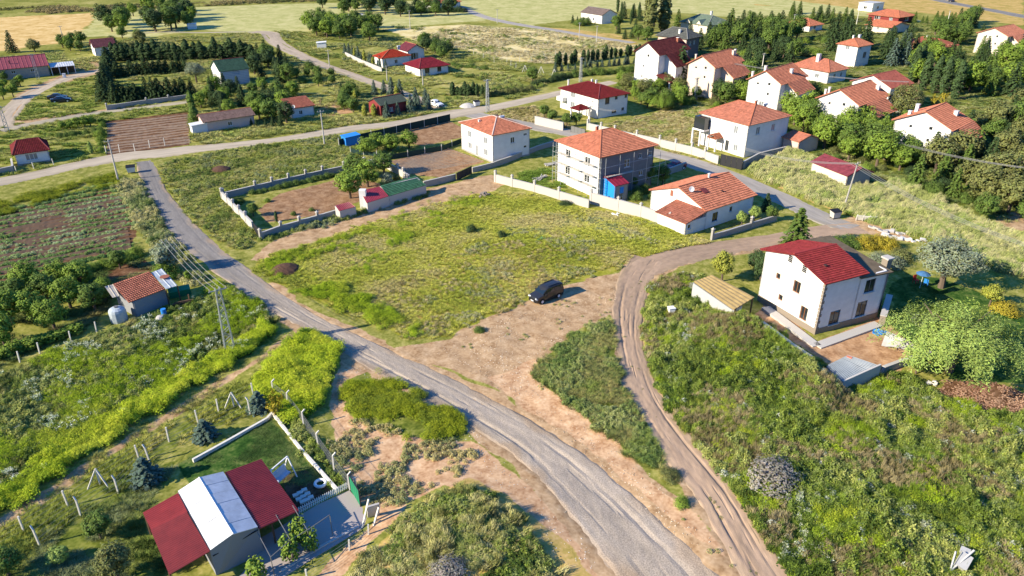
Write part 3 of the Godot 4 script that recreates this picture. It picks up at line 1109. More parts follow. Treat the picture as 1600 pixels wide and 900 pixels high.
func wire(label: String, a: Vector3, b: Vector3, sag: float, n: int) -> void:
	var o := Node3D.new()
	o.name = "power_line"
	add_child(o, true)
	tag(o, label, "wire", "overhead wires")
	o.position = a
	var side := (b - a).cross(Vector3.UP).normalized()
	for k in n:
		var m := MB.new()
		var off := side * (k - (n - 1) * 0.5) * 0.5
		var prev := off
		for i in range(1, 15):
			var f := i / 14.0
			var p := (b - a) * f + off - Vector3(0, sag * 4.0 * f * (1.0 - f), 0)
			m.tube(prev, p, 0.024, 0.024, 4)
			prev = p
		put(o, "wire", m.mesh(), M["wire"])
func car(d: Dictionary) -> void:
	var t := base(d.name, d.x, d.z, d.turn)
	tag(t, d.label, d.cat)
	var van: bool = d.van
	var paint: Material = M[d.mat]
	var L := 4.15 if van else 4.3
	var st: Array
	if van:
		st = [[0.0, 0.62, 0.55, 0.30, 0.62, 0.64], [0.08, 0.80, 0.68, 0.24, 0.78, 0.82], [0.35, 0.85, 0.74, 0.22, 0.90, 0.94], [0.95, 0.86, 0.76, 0.22, 1.00, 1.06], [1.55, 0.87, 0.70, 0.22, 1.06, 1.66], [1.85, 0.87, 0.68, 0.22, 1.06, 1.78], [2.7, 0.87, 0.69, 0.22, 1.06, 1.82], [3.6, 0.87, 0.69, 0.22, 1.06, 1.80], [4.0, 0.86, 0.68, 0.26, 1.04, 1.72], [4.15, 0.80, 0.62, 0.34, 0.98, 1.05]]
	else:
		st = [[0.0, 0.60, 0.55, 0.30, 0.56, 0.58], [0.1, 0.80, 0.70, 0.22, 0.66, 0.70], [0.9, 0.85, 0.75, 0.20, 0.80, 0.86], [1.25, 0.86, 0.74, 0.20, 0.86, 0.94], [1.95, 0.86, 0.60, 0.20, 0.90, 1.40], [2.9, 0.86, 0.60, 0.20, 0.90, 1.42], [3.6, 0.86, 0.68, 0.20, 0.90, 1.04], [4.2, 0.80, 0.70, 0.24, 0.86, 0.96], [4.3, 0.62, 0.6, 0.34, 0.7, 0.74]]
	var ring := func(s: Array) -> Array:
		var w: float = s[1]
		var q: float = s[2]
		return [Vector3(-s[0], s[3], w * 0.93), Vector3(-s[0], lerpf(s[3], s[4], 0.5), w), Vector3(-s[0], s[4], w * 0.97), Vector3(-s[0], lerpf(s[4], s[5], 0.88), q * 1.02), Vector3(-s[0], s[5], q * 0.82), Vector3(-s[0], s[5] + 0.02, 0),
			Vector3(-s[0], s[5], -q * 0.82), Vector3(-s[0], lerpf(s[4], s[5], 0.88), -q * 1.02), Vector3(-s[0], s[4], -w * 0.97), Vector3(-s[0], lerpf(s[3], s[4], 0.5), -w), Vector3(-s[0], s[3], -w * 0.93)]
	var b := MB.new()
	for i in st.size() - 1:
		var p: Array = ring.call(st[i])
		var q: Array = ring.call(st[i + 1])
		for j in p.size():
			var k := (j + 1) % p.size()
			b.quad(p[j], q[j], q[k], p[k])
	b.poly(ring.call(st[0]))
	b.poly(ring.call(st[st.size() - 1]))
	put(t, "body", b.mesh(), paint)
	var ws := MB.new()
	var i0 := 3
	var a: Array = ring.call(st[i0])
	var c: Array = ring.call(st[i0 + 1])
	var up := Vector3(0.03, 0.03, 0)
	ws.quad(a[3].lerp(c[3], 0.06) + up + Vector3(0, 0, -0.05), c[3].lerp(a[3], 0.05) + up + Vector3(0, 0, -0.05), c[7].lerp(a[7], 0.05) + up + Vector3(0, 0, 0.05), a[7].lerp(c[7], 0.06) + up + Vector3(0, 0, 0.05))
	put(t, "windscreen", ws.mesh(), M["glass_car"])
	var last := st.size() - 3 if van else 5
	for side in [0, 1]:
		for i in range(i0 + 1, last + (1 if van else 0)):
			var p: Array = ring.call(st[i])
			var q: Array = ring.call(st[i + 1])
			var lo := 2 if side == 0 else 8
			var hi := 3 if side == 0 else 7
			var off := Vector3(0, 0, 0.012 if side == 0 else -0.012)
			var g := MB.new()
			g.quad(p[lo].lerp(p[hi], 0.12).lerp(q[lo].lerp(q[hi], 0.12), 0.05) + off, p[hi].lerp(p[lo], 0.1).lerp(q[hi].lerp(q[lo], 0.1), 0.05) + off, q[hi].lerp(p[hi], 0.06).lerp(q[lo], 0.1) + off, q[lo].lerp(q[hi], 0.12).lerp(p[lo].lerp(p[hi], 0.12), 0.06) + off)
			put(t, "side_window", g.mesh(), M["glass_car"])
	var rear := MB.new()
	var e0: Array = ring.call(st[st.size() - 2])
	var e1: Array = ring.call(st[st.size() - 1])
	if van:
		rear.quad(e0[3].lerp(e1[3], 0.1) + Vector3(-0.02, 0.01, -0.06), e0[7].lerp(e1[7], 0.1) + Vector3(-0.02, 0.01, 0.06), e1[7].lerp(e0[7], 0.3) + Vector3(-0.02, 0.01, 0.06), e1[3].lerp(e0[3], 0.3) + Vector3(-0.02, 0.01, -0.06))
	else:
		var r0: Array = ring.call(st[5])
		var r1: Array = ring.call(st[6])
		rear.quad(r0[3] + Vector3(-0.03, 0.03, -0.05), r0[7] + Vector3(-0.03, 0.03, 0.05), r1[7] + Vector3(-0.02, 0.03, 0.05), r1[3] + Vector3(-0.02, 0.03, -0.05))
	put(t, "rear_window", rear.mesh(), M["glass_car"])
	for sx in [0.78, L - 0.85]:
		for sz in [-0.80, 0.80]:
			var w := MB.new()
			w.tube(Vector3(-sx, 0.31, sz - 0.1), Vector3(-sx, 0.31, sz + 0.1), 0.31, 0.31, 18)
			var wh := put(t, "wheel", w.mesh(), M["tyre"])
			var r := MB.new()
			r.tube(Vector3(-sx, 0.31, sz - 0.105 if sz < 0 else sz + 0.09), Vector3(-sx, 0.31, sz - 0.09 if sz < 0 else sz + 0.105), 0.19, 0.19, 14)
			put(wh, "rim", r.mesh(), M["metal_pale"])
			var arch := MB.new()
			for k in 8:
				var p := PI * k / 8.0
				var q := PI * (k + 1) / 8.0
				var zz: float = sz * 1.095
				arch.quad(Vector3(-sx + cos(p) * 0.33, 0.31 + sin(p) * 0.33, zz), Vector3(-sx + cos(p) * 0.40, 0.31 + sin(p) * 0.40, zz), Vector3(-sx + cos(q) * 0.40, 0.31 + sin(q) * 0.40, zz), Vector3(-sx + cos(q) * 0.33, 0.31 + sin(q) * 0.33, zz))
			put(t, "wheel_arch", arch.mesh(), M["trim_black"])
	for s in [-1, 1]:
		var h := MB.new()
		h.box(Vector3(-0.1, 0.74 if van else 0.62, s * 0.63), Vector3(0.24, 0.17 if van else 0.12, 0.32), Basis.from_euler(Vector3(0, s * 0.35, 0.5)))
		put(t, "headlight", h.mesh(), M["lamp_glass"])
		var r := MB.new()
		r.box(Vector3(-L + 0.08, 1.0 if van else 0.74, s * 0.74), Vector3(0.06, 0.42 if van else 0.2, 0.14))
		put(t, "tail_light", r.mesh(), M["lamp_red"])
		var w := MB.new()
		w.box(Vector3(-1.28, 1.12 if van else 0.95, s * 0.98), Vector3(0.16, 0.18, 0.2))
		put(t, "mirror", w.mesh(), M["trim_black"])
	var f := MB.new()
	f.box(Vector3(0.0, 0.38, 0), Vector3(0.12, 0.2, 1.3))
	put(t, "bumper", f.mesh(), M["trim_black"])
	var g := MB.new()
	g.box(Vector3(-0.03, 0.62, 0), Vector3(0.1, 0.1, 0.86))
	put(t, "grille", g.mesh(), M["trim_black"])
	var n := MB.new()
	n.box(Vector3(0.07, 0.42, 0), Vector3(0.02, 0.11, 0.5))
	put(t, "number_plate", n.mesh(), M["paint_white"])
	if van:
		for s in [-1, 1]:
			var rr := MB.new()
			rr.bar(Vector3(-1.9, 1.86, s * 0.55), Vector3(-3.8, 1.86, s * 0.55), 0.05)
			put(t, "roof_rail", rr.mesh(), M["trim_black"])
func sheet_roof(parent: Node, called: String, q: Array, o: Vector3, kind: String, col: Array, pitch: float, mt: String, thick := 0.06) -> MeshInstance3D:
	var m := MB.new()
	roof_plane(m, v3(q[0]) - o, v3(q[1]) - o, v3(q[2]) - o, v3(q[3]) - o, kind, Color(col[0], col[1], col[2]), pitch, thick)
	return put(parent, called, m.mesh(), M[mt])

func wall_under(parent: Node, a: Vector3, b: Vector3, ha: float, hb: float, mt: String, called := "wall") -> void:
	var m := MB.new()
	var n := (b - a).cross(Vector3.UP).normalized() * 0.09
	var A := Vector3(a.x, -0.2, a.z)
	var B := Vector3(b.x, -0.2, b.z)
	var C := Vector3(b.x, hb, b.z)
	var D := Vector3(a.x, ha, a.z)
	m.quad(A + n, B + n, C + n, D + n); m.quad(A - n, B - n, C - n, D - n)
	m.quad(D + n, C + n, C - n, D - n); m.quad(A + n, D + n, D - n, A - n); m.quad(B + n, C + n, C - n, B - n)
	put(parent, called, m.mesh(), M[mt])

func prop(called: String, label: String, cat: String, at: Array, m: MB, mt: String, turn := 0.0, group := "") -> MeshInstance3D:
	var o := put(self, called, m.mesh(), M[mt])
	o.position = Vector3(at[0], lie(at[0], at[1]), at[1])
	o.rotation.y = turn
	tag(o, label, cat, group)
	return o

func dustbin(label: String, at: Array, turn: float, mt: String) -> void:
	var t := base("rubbish_container", at[0], at[1], turn)
	tag(t, label, "rubbish container", "rubbish containers")
	var m := MB.new()
	var a := [Vector3(-0.55, 0.2, 0.4), Vector3(0.55, 0.2, 0.4), Vector3(0.55, 0.2, -0.4), Vector3(-0.55, 0.2, -0.4)]
	var b := [Vector3(-0.7, 1.1, 0.52), Vector3(0.7, 1.1, 0.52), Vector3(0.7, 1.25, -0.52), Vector3(-0.7, 1.25, -0.52)]
	for i in 4:
		m.quad(b[i], b[(i + 1) % 4], a[(i + 1) % 4], a[i])
	m.poly(a)
	put(t, "bin", m.mesh(), M[mt])
	var l := MB.new()
	l.box(Vector3(0, 1.22, -0.02), Vector3(1.5, 0.08, 1.14), Basis.from_euler(Vector3(0.14, 0, 0)))
	put(t, "lid", l.mesh(), M["trim_black"])
	for sx in [-0.5, 0.5]:
		for sz in [-0.35, 0.35]:
			var w := MB.new()
			w.tube(Vector3(sx - 0.04, 0.1, sz), Vector3(sx + 0.04, 0.1, sz), 0.1, 0.1, 8)
			put(t, "wheel", w.mesh(), M["tyre"])

func scaffolding(h: Dictionary) -> void:
	var t := base("scaffolding", h.x, h.z, h.turn)
	tag(t, "steel scaffolding of thin tubes and boards around the half-rendered house", "scaffolding")
	var w: float = h.w
	var d: float = h.d
	var out := 0.95
	var n := 6
	for i in n:
		for k in 2:
			var q := MB.new()
			var z := lerpf(0.6, -d, i / (n - 1.0))
			q.tube(Vector3(-out + 0.65 * k, 0, z), Vector3(-out + 0.65 * k, h.e - 0.2, z), 0.035, 0.035, 6)
			put(t, "upright", q.mesh(), M["galvanised"])
	for i in 5:
		var q := MB.new()
		var x := lerpf(0.4, w + 0.6, i / 4.0)
		q.tube(Vector3(x, 0, out), Vector3(x, h.e - 0.2, out), 0.035, 0.035, 6)
		put(t, "upright", q.mesh(), M["galvanised"])
	for y in [1.9, 3.6, 5.3]:
		for k in 2:
			var q := MB.new()
			q.tube(Vector3(-out + 0.65 * k, y, 0.8), Vector3(-out + 0.65 * k, y, -d - 0.2), 0.03, 0.03, 5)
			q.tube(Vector3(-out + 0.65 * k, y + 0.9, 0.8), Vector3(-out + 0.65 * k, y + 0.9, -d - 0.2), 0.02, 0.02, 5)
			put(t, "ledger", q.mesh(), M["galvanised"])
		var r := MB.new()
		r.tube(Vector3(0, y, out), Vector3(w + 0.8, y, out), 0.03, 0.03, 5)
		put(t, "ledger", r.mesh(), M["galvanised"])
		for k in 3:
			var b := MB.new()
			b.box(Vector3(-out + 0.32, y + 0.05, -d * (0.18 + 0.3 * k)), Vector3(0.6, 0.04, d * 0.24))
			put(t, "board", b.mesh(), M["board"])
	for k in 2:
		var b := MB.new()
		b.box(Vector3(w * (0.2 + 0.25 * k), 3.66, out - 0.25), Vector3(w * 0.24, 0.04, 0.45))
		put(t, "board", b.mesh(), M["board"])
	var s := MB.new()
	s.tube(Vector3(w + 0.6, 1.9, out), Vector3(w + 1.9, 1.9, out), 0.03, 0.03, 5)
	s.tube(Vector3(w + 1.9, 0, out), Vector3(w + 1.9, 4.2, out), 0.035, 0.035, 6)
	s.tube(Vector3(w + 0.6, 3.9, out), Vector3(w + 1.9, 3.9, out), 0.03, 0.03, 5)
	put(t, "side_bay", s.mesh(), M["galvanised"])

func materials() -> void:
	tex.stain = grain_texture(0.80, 512, 0.012, 5, 3)
	tex.weather = grain_texture(0.55, 512, 0.015, 6, 8)
	tex.soft = grain_texture(0.90, 256, 0.02, 5, 4)
	tex.rough = grain_texture(0.66, 512, 0.16, 4, 5)
	tex.gravel = grain_texture(0.32, 1024, 0.07, 5, 6)
	mat("plaster_white", [0.82, 0.81, 0.79], 0.85, "stain", 0.12)
	mat("plaster_cream", [0.72, 0.66, 0.55], 0.85, "stain", 0.12)
	mat("plaster_peach", [0.78, 0.63, 0.52], 0.85, "stain", 0.12)
	mat("plaster_pink", [0.70, 0.52, 0.45], 0.85, "stain", 0.12)
	mat("plaster_ochre", [0.62, 0.36, 0.20], 0.85, "stain", 0.12)
	mat("plaster_red", [0.24, 0.045, 0.045], 0.85, "stain", 0.12)
	mat("render_grey", [0.20, 0.21, 0.22], 0.9, "stain", 0.2)
	mat("render_dark", [0.16, 0.14, 0.14], 0.9, "stain", 0.2)
	mat("cladding_blue", [0.40, 0.45, 0.52], 0.6, "soft", 0.3)
	mat("paint_blue", [0.02, 0.26, 0.72], 0.5, "soft", 0.3)
	mat("concrete", [0.40, 0.38, 0.35], 0.9, "rough", 0.25)
	mat("concrete_pale", [0.57, 0.54, 0.50], 0.9, "rough", 0.25)
	mat("concrete_white", [0.72, 0.69, 0.62], 0.9, "stain", 0.4)
	mat("stone_plinth", [0.30, 0.25, 0.20], 0.95, "rough", 0.5)
	mat("stone_grey", [0.30, 0.31, 0.33], 0.95, "rough", 0.6)
	mat("brick_red", [0.36, 0.14, 0.09], 0.9, "rough", 0.6)
	mat("cap_clay", [0.50, 0.17, 0.09], 0.85, "rough", 0.8)
	mat("cap_white", [0.70, 0.52, 0.44], 0.85, "rough", 0.8)
	mat("cap_red", [0.36, 0.05, 0.05], 0.8, "rough", 0.8)
	mat("cap_dark", [0.22, 0.05, 0.05], 0.8, "rough", 0.8)
	mat("cap_grey", [0.25, 0.25, 0.24], 0.8, "rough", 0.8)
	mat("cap_pink", [0.34, 0.10, 0.12], 0.8, "rough", 0.8)
	mat("roof_dark", [0.06, 0.03, 0.03], 0.8)
	var rp := mat("roof_paint", [1.0, 1.0, 1.0], 0.8, "weather", 0.12, true)
	rp.metallic_specular = 0.25
	var rs := mat("roof_sheet", [1.0, 1.0, 1.0], 0.45, "weather", 0.11, true)
	rs.metallic_specular = 0.5
	mat("frame_white", [0.78, 0.78, 0.76], 0.5)
	mat("frame_brown", [0.24, 0.10, 0.04], 0.6)
	mat("frame_grey", [0.16, 0.16, 0.16], 0.5)
	mat("door_panel", [0.22, 0.20, 0.18], 0.5)
	mat("sill", [0.62, 0.60, 0.56], 0.7)
	var gd := mat("glass_dark", [0.02, 0.025, 0.03], 0.08)
	gd.metallic_specular = 0.6
	var gp := mat("glass_pale", [0.20, 0.22, 0.24], 0.12)
	gp.metallic_specular = 0.6
	var gc := mat("glass_car", [0.012, 0.02, 0.028], 0.05)
	gc.metallic_specular = 0.7
	mat("metal_pale", [0.66, 0.67, 0.68], 0.4)
	var gv := mat("galvanised", [0.48, 0.50, 0.50], 0.45, "soft", 0.6)
	gv.metallic = 0.35
	mat("porcelain", [0.4, 0.36, 0.32], 0.3)
	mat("iron_dark", [0.03, 0.03, 0.035], 0.5)
	mat("wire", [0.24, 0.24, 0.24], 0.5)
	mat("net_green", [0.02, 0.045, 0.04], 0.95)
	mat("board", [0.58, 0.54, 0.47], 0.9, "rough", 0.5)
	mat("wood_dark", [0.16, 0.10, 0.06], 0.9, "rough", 0.5)
	mat("tarp_grey", [0.46, 0.46, 0.46], 0.7, "stain", 0.5)
	mat("tarp_blue", [0.03, 0.22, 0.62], 0.6)
	mat("plastic_red", [0.5, 0.04, 0.03], 0.5)
	mat("plastic_green", [0.02, 0.2, 0.10], 0.6)
	mat("paint_white", [0.82, 0.82, 0.82], 0.5, "soft", 0.5)
	mat("paint_orange", [0.62, 0.22, 0.14], 0.6)
	mat("tyre", [0.02, 0.02, 0.02], 0.85)
	mat("trim_black", [0.018, 0.018, 0.02], 0.6)
	mat("lamp_red", [0.35, 0.02, 0.02], 0.2)
	mat("lamp_glass", [0.42, 0.44, 0.46], 0.15)
	for c in [["car_black", [0.024, 0.024, 0.026]], ["car_navy", [0.02, 0.03, 0.05]], ["car_red", [0.30, 0.012, 0.02]], ["car_white", [0.78, 0.78, 0.78]]]:
		var m := mat(c[0], c[1], 0.28)
		m.clearcoat_enabled = true
		m.clearcoat = 0.8
		m.clearcoat_roughness = 0.08
	mat("bark", [0.16, 0.12, 0.09], 0.95, "rough", 0.7)
	for c in [["leaf_mid", [0.105, 0.165, 0.034]], ["leaf_light", [0.26, 0.35, 0.085]], ["leaf_dark", [0.052, 0.088, 0.032]], ["leaf_silver", [0.22, 0.26, 0.17]], ["leaf_yellow", [0.28, 0.30, 0.05]], ["leaf_blue", [0.10, 0.15, 0.115]], ["leaf_bright", [0.165, 0.245, 0.036]], ["leaf_olive", [0.15, 0.165, 0.055]], ["leaf_gold", [0.36, 0.30, 0.035]], ["leaf_grey", [0.27, 0.25, 0.21]]]:
		var m := mat(c[0], [c[1][0] * 1.4, c[1][1] * 1.4, c[1][2] * 1.4], 0.75, "", 0.3, true)
		m.backlight_enabled = true
		m.backlight = lin(c[1][0] * 0.5, c[1][1] * 0.5, c[1][2] * 0.4)
		m.metallic_specular = 0.25
	var s := mat("sward", [1, 1, 1], 0.85, "", 0.3, true)
	s.metallic_specular = 0.2
	mat("clod", [1, 1, 1], 0.95, "", 0.3, true)
	mat("road_gravel", [1.0, 1.0, 1.0], 0.95, "gravel", 0.09, true)
	mat("road_dirt", [1, 1, 1], 0.95, "rough", 0.14, true)
	mat("paving", [0.42, 0.38, 0.34], 0.9, "rough", 0.3)

func ground() -> void:
	var tiles := {}
	var k := 0
	for n in TILES:
		tiles[n] = colour_tile(TILES[n], 0.06, 20 + k)
		k += 1
	var near := spread_tile(tiles.grass, NW, NH)
	var fw := 1600
	var fh := 720
	var fx0 := -400.0
	var fz0 := -460.0
	var fpx := 0.5
	var far := spread_tile(colour_tile(TILES.grass, 0.02, 77), fw, fh)
	for z in ZONES:
		var nm := Image.create(NW, NH, false, Image.FORMAT_RGBA8)
		fill_poly(nm, z[2], NX0, NZ0, PX, Color(1, 1, 1, 1), z[1])
		near.blit_rect_mask(spread_tile(tiles[z[0]], NW, NH), nm, Rect2i(0, 0, NW, NH), Vector2i.ZERO)
		var fm := Image.create(fw, fh, false, Image.FORMAT_RGBA8)
		fill_poly(fm, z[2], fx0, fz0, fpx, Color(1, 1, 1, 1), z[1] * 1.5)
		far.blit_rect_mask(spread_tile(tiles[z[0]], fw, fh), fm, Rect2i(0, 0, fw, fh), Vector2i.ZERO)
	var mats := []
	for im in [near, far]:
		var m := StandardMaterial3D.new()
		m.resource_name = "soil_and_sward"
		m.albedo_texture = ImageTexture.create_from_image(im)
		m.roughness = 0.95
		m.metallic_specular = 0.15
		m.texture_repeat = false
		mats.append(m)
	var out := MeshInstance3D.new()
	out.name = "ground"
	var am := ArrayMesh.new()
	am.add_surface_from_arrays(Mesh.PRIMITIVE_TRIANGLES, grid(-110.0, 110.0, -175.0, -22.0, 0.5, NX0, NZ0, NW * PX, NH * PX, []))
	am.add_surface_from_arrays(Mesh.PRIMITIVE_TRIANGLES, grid(-400.0, 400.0, -460.0, -100.0, 5.0, fx0, fz0, fw * fpx, fh * fpx, [-110.0, 110.0, -175.0, -22.0]))
	var b := MB.new()
	for q in [[-4000, 4000, -4000, -460], [-4000, -400, -460, -100], [400, 4000, -460, -100], [-4000, 4000, -22, 4000], [-4000, -110, -100, -22], [110, 4000, -100, -22]]:
		b.quad(Vector3(q[0], 0, q[2]), Vector3(q[1], 0, q[2]), Vector3(q[1], 0, q[3]), Vector3(q[0], 0, q[3]), Color(0.26, 0.24, 0.10))
	var rest := b.mesh()
	am.add_surface_from_arrays(Mesh.PRIMITIVE_TRIANGLES, rest.surface_get_arrays(0))
	am.surface_set_material(0, mats[0])
	am.surface_set_material(1, mats[1])
	am.surface_set_material(2, M["clod"])
	out.mesh = am
	add_child(out)
	tag(out, "grassy and earthy ground of the village edge and fields", "ground", "", "structure")

func grid(x0: float, x1: float, z0: float, z1: float, step: float, tx: float, tz: float, tw: float, th: float, hole: Array) -> Array:
	var nx := int(round((x1 - x0) / step))
	var nz := int(round((z1 - z0) / step))
	var v := PackedVector3Array()
	var n := PackedVector3Array()
	var u := PackedVector2Array()
	var ix := PackedInt32Array()
	v.resize((nx + 1) * (nz + 1))
	n.resize(v.size())
	u.resize(v.size())
	for j in nz + 1:
		for i in nx + 1:
			var x := x0 + i * step
			var z := z0 + j * step
			var k := j * (nx + 1) + i
			v[k] = Vector3(x, ground_y(x, z) if hole.is_empty() else 0.0, z)
			u[k] = Vector2((x - tx) / tw, (z - tz) / th)
	for j in nz + 1:
		for i in nx + 1:
			var k := j * (nx + 1) + i
			var l := v[k - 1 if i > 0 else k]
			var r := v[k + 1 if i < nx else k]
			var a := v[k - nx - 1 if j > 0 else k]
			var b := v[k + nx + 1 if j < nz else k]
			n[k] = (b - a).cross(r - l).normalized()
	for j in nz:
		for i in nx:
			if not hole.is_empty():
				var cx := x0 + (i + 0.5) * step
				var cz := z0 + (j + 0.5) * step
				if cx > hole[0] and cx < hole[1] and cz > hole[2] and cz < hole[3]:
					continue
			var k := j * (nx + 1) + i
			ix.append_array([k, k + 1, k + nx + 2, k, k + nx + 2, k + nx + 1])
	var a := []
	a.resize(Mesh.ARRAY_MAX)
	a[Mesh.ARRAY_VERTEX] = v
	a[Mesh.ARRAY_NORMAL] = n
	a[Mesh.ARRAY_TEX_UV] = u
	a[Mesh.ARRAY_INDEX] = ix
	return a

func roads() -> void:
	roadmask = Image.create(NW, NH, false, Image.FORMAT_L8)
	farmask = Image.create(1600, 920, false, Image.FORMAT_L8)
	var lines := {}
	for n in ROADS:
		lines[n] = spline(ROADS[n], 0.45 if n in ["lane", "track", "upper"] else 1.2)
	for n in lines:
		fill_poly(roadmask, road_outline(lines[n], 0.15), NX0, NZ0, PX, Color.WHITE)
		fill_poly(farmask, road_outline(lines[n], -0.4), -400.0, -460.0, 0.5, Color.WHITE)
	for r in ROADLOOK:
		var o := road(r[1], lines[r[0]], M[r[2]], Color(r[3][0], r[3][1], r[3][2]), Color(r[4][0], r[4][1], r[4][2]), Color(r[5][0], r[5][1], r[5][2]), r[6], r[7])
		tag(o, r[8], r[9], "", "structure")
func near_shed(d: Dictionary) -> void:
	var o := v3(d.o)
	var t := base("patio_shed", o.x, o.z)
	tag(t, "stone shed with white ridged roof between two red corrugated lean-to roofs", "shed")
	var wh := [0.80, 0.81, 0.82]
	for s in 2:
		var q = d.white[s]
		for k in 6:
			var f := k / 6.0
			var g := (k + 1) / 6.0 - 0.004
			var a := v3(q[0]).lerp(v3(q[1]), f)
			var b := v3(q[0]).lerp(v3(q[1]), g)
			var e := v3(q[3]).lerp(v3(q[2]), g)
			var c := v3(q[3]).lerp(v3(q[2]), f)
			var lift := Vector3(0, 0.012 * (k % 2), 0)
			sheet_roof(t, "roof_panel", [[a.x, a.y + lift.y, a.z], [b.x, b.y + lift.y, b.z], [e.x, e.y + lift.y, e.z], [c.x, c.y + lift.y, c.z]], Vector3(o.x, 0, o.z), "plain", wh, 1.0, "roof_sheet", 0.05)
	var oo := Vector3(o.x, 0, o.z)
	cap(t, "ridge_cap", v3(d.white[0][3]) - oo, v3(d.white[0][2]) - oo + Vector3(0, 0.0, 0), 0.045, M["paint_white"])
	var red := [0.33, 0.036, 0.034]
	sheet_roof(t, "red_roof", d.red_right, oo, "sheet", red, 0.2, "roof_sheet")
	sheet_roof(t, "red_roof", d.red_left_a, oo, "sheet", red, 0.2, "roof_sheet")
	sheet_roof(t, "red_roof", d.red_left_b, oo, "sheet", [0.27, 0.036, 0.032], 0.2, "roof_sheet")
	var g: Array = d.gable
	var m := MB.new()
	var A := v3(g[0]) - oo
	var B := v3(g[1]) - oo
	var R := v3(g[2]) - oo
	m.poly([Vector3(A.x, -0.1, A.z), A, R, B, Vector3(B.x, -0.1, B.z)])
	put(t, "gable_wall", m.mesh(), M["stone_grey"])
	var ln := (B - A).normalized()
	var face := ln.cross(Vector3.UP).normalized()
	if face.z < 0.0:
		face = -face
	var fr := MB.new()
	fr.bar(A.lerp(B, 0.30) + Vector3(0, -0.15, 0) + face * 0.03, A.lerp(B, 0.42) + Vector3(0, -0.15, 0) + face * 0.03, 0.05)
	fr.bar(A.lerp(B, 0.0) + Vector3(0, -0.55, 0) + face * 0.05, A.lerp(B, 1.0) + Vector3(0, -0.25, 0) + face * 0.05, 0.06)
	put(t, "trim", fr.mesh(), M["trim_black"])
	var wi := MB.new()
	wi.box(A.lerp(B, 0.32) + Vector3(0, 0.12, 0) + face * 0.02, Vector3(0.35, 0.22, 0.05), Basis(ln, Vector3.UP, face))
	put(t, "window", wi.mesh(), M["frame_white"])
	for k in d.legs:
		var p := MB.new()
		p.bar(Vector3(k[0] - o.x, -0.1, k[2] - o.z), Vector3(k[0] - o.x, k[1], k[2] - o.z), 0.11)
		put(t, "post", p.mesh(), M["wood_dark"])
	for k in d.walls:
		wall_under(t, Vector3(k[0][0] - o.x, 0, k[0][1] - o.z), Vector3(k[1][0] - o.x, 0, k[1][1] - o.z), k[2], k[2], k[3])

func pieces() -> void:
	for h in HOUSES:
		var t := house(h)
		house_extras(h, t)
		if h.name == "scaffolded_house":
			scaffolding(h)
	for w in WALLS:
		garden_wall(w)
	for f in FENCES:
		post_fence(f)
	for f in SCREENS:
		screen_fence(f)
	for g in GATES:
		gate(g)
	for p in MASTS:
		mast(p)
	for p in POLES:
		pole(p)
	for w in WIRES:
		wire(w[0], v3(w[1]), v3(w[2]), w[3], w[4])
	for c in CARS:
		car(c)
	for b in BINS:
		dustbin(b[0], b[1], b[2], b[3])
	near_shed(NEAR)
	old_shed(OLD)
	carport(CARPORT)
	plot_sheds(PLOT)
	yard(YARD)
	patio(PATIO)
	oddments()
	for f in FURROWS:
		furrows(f)

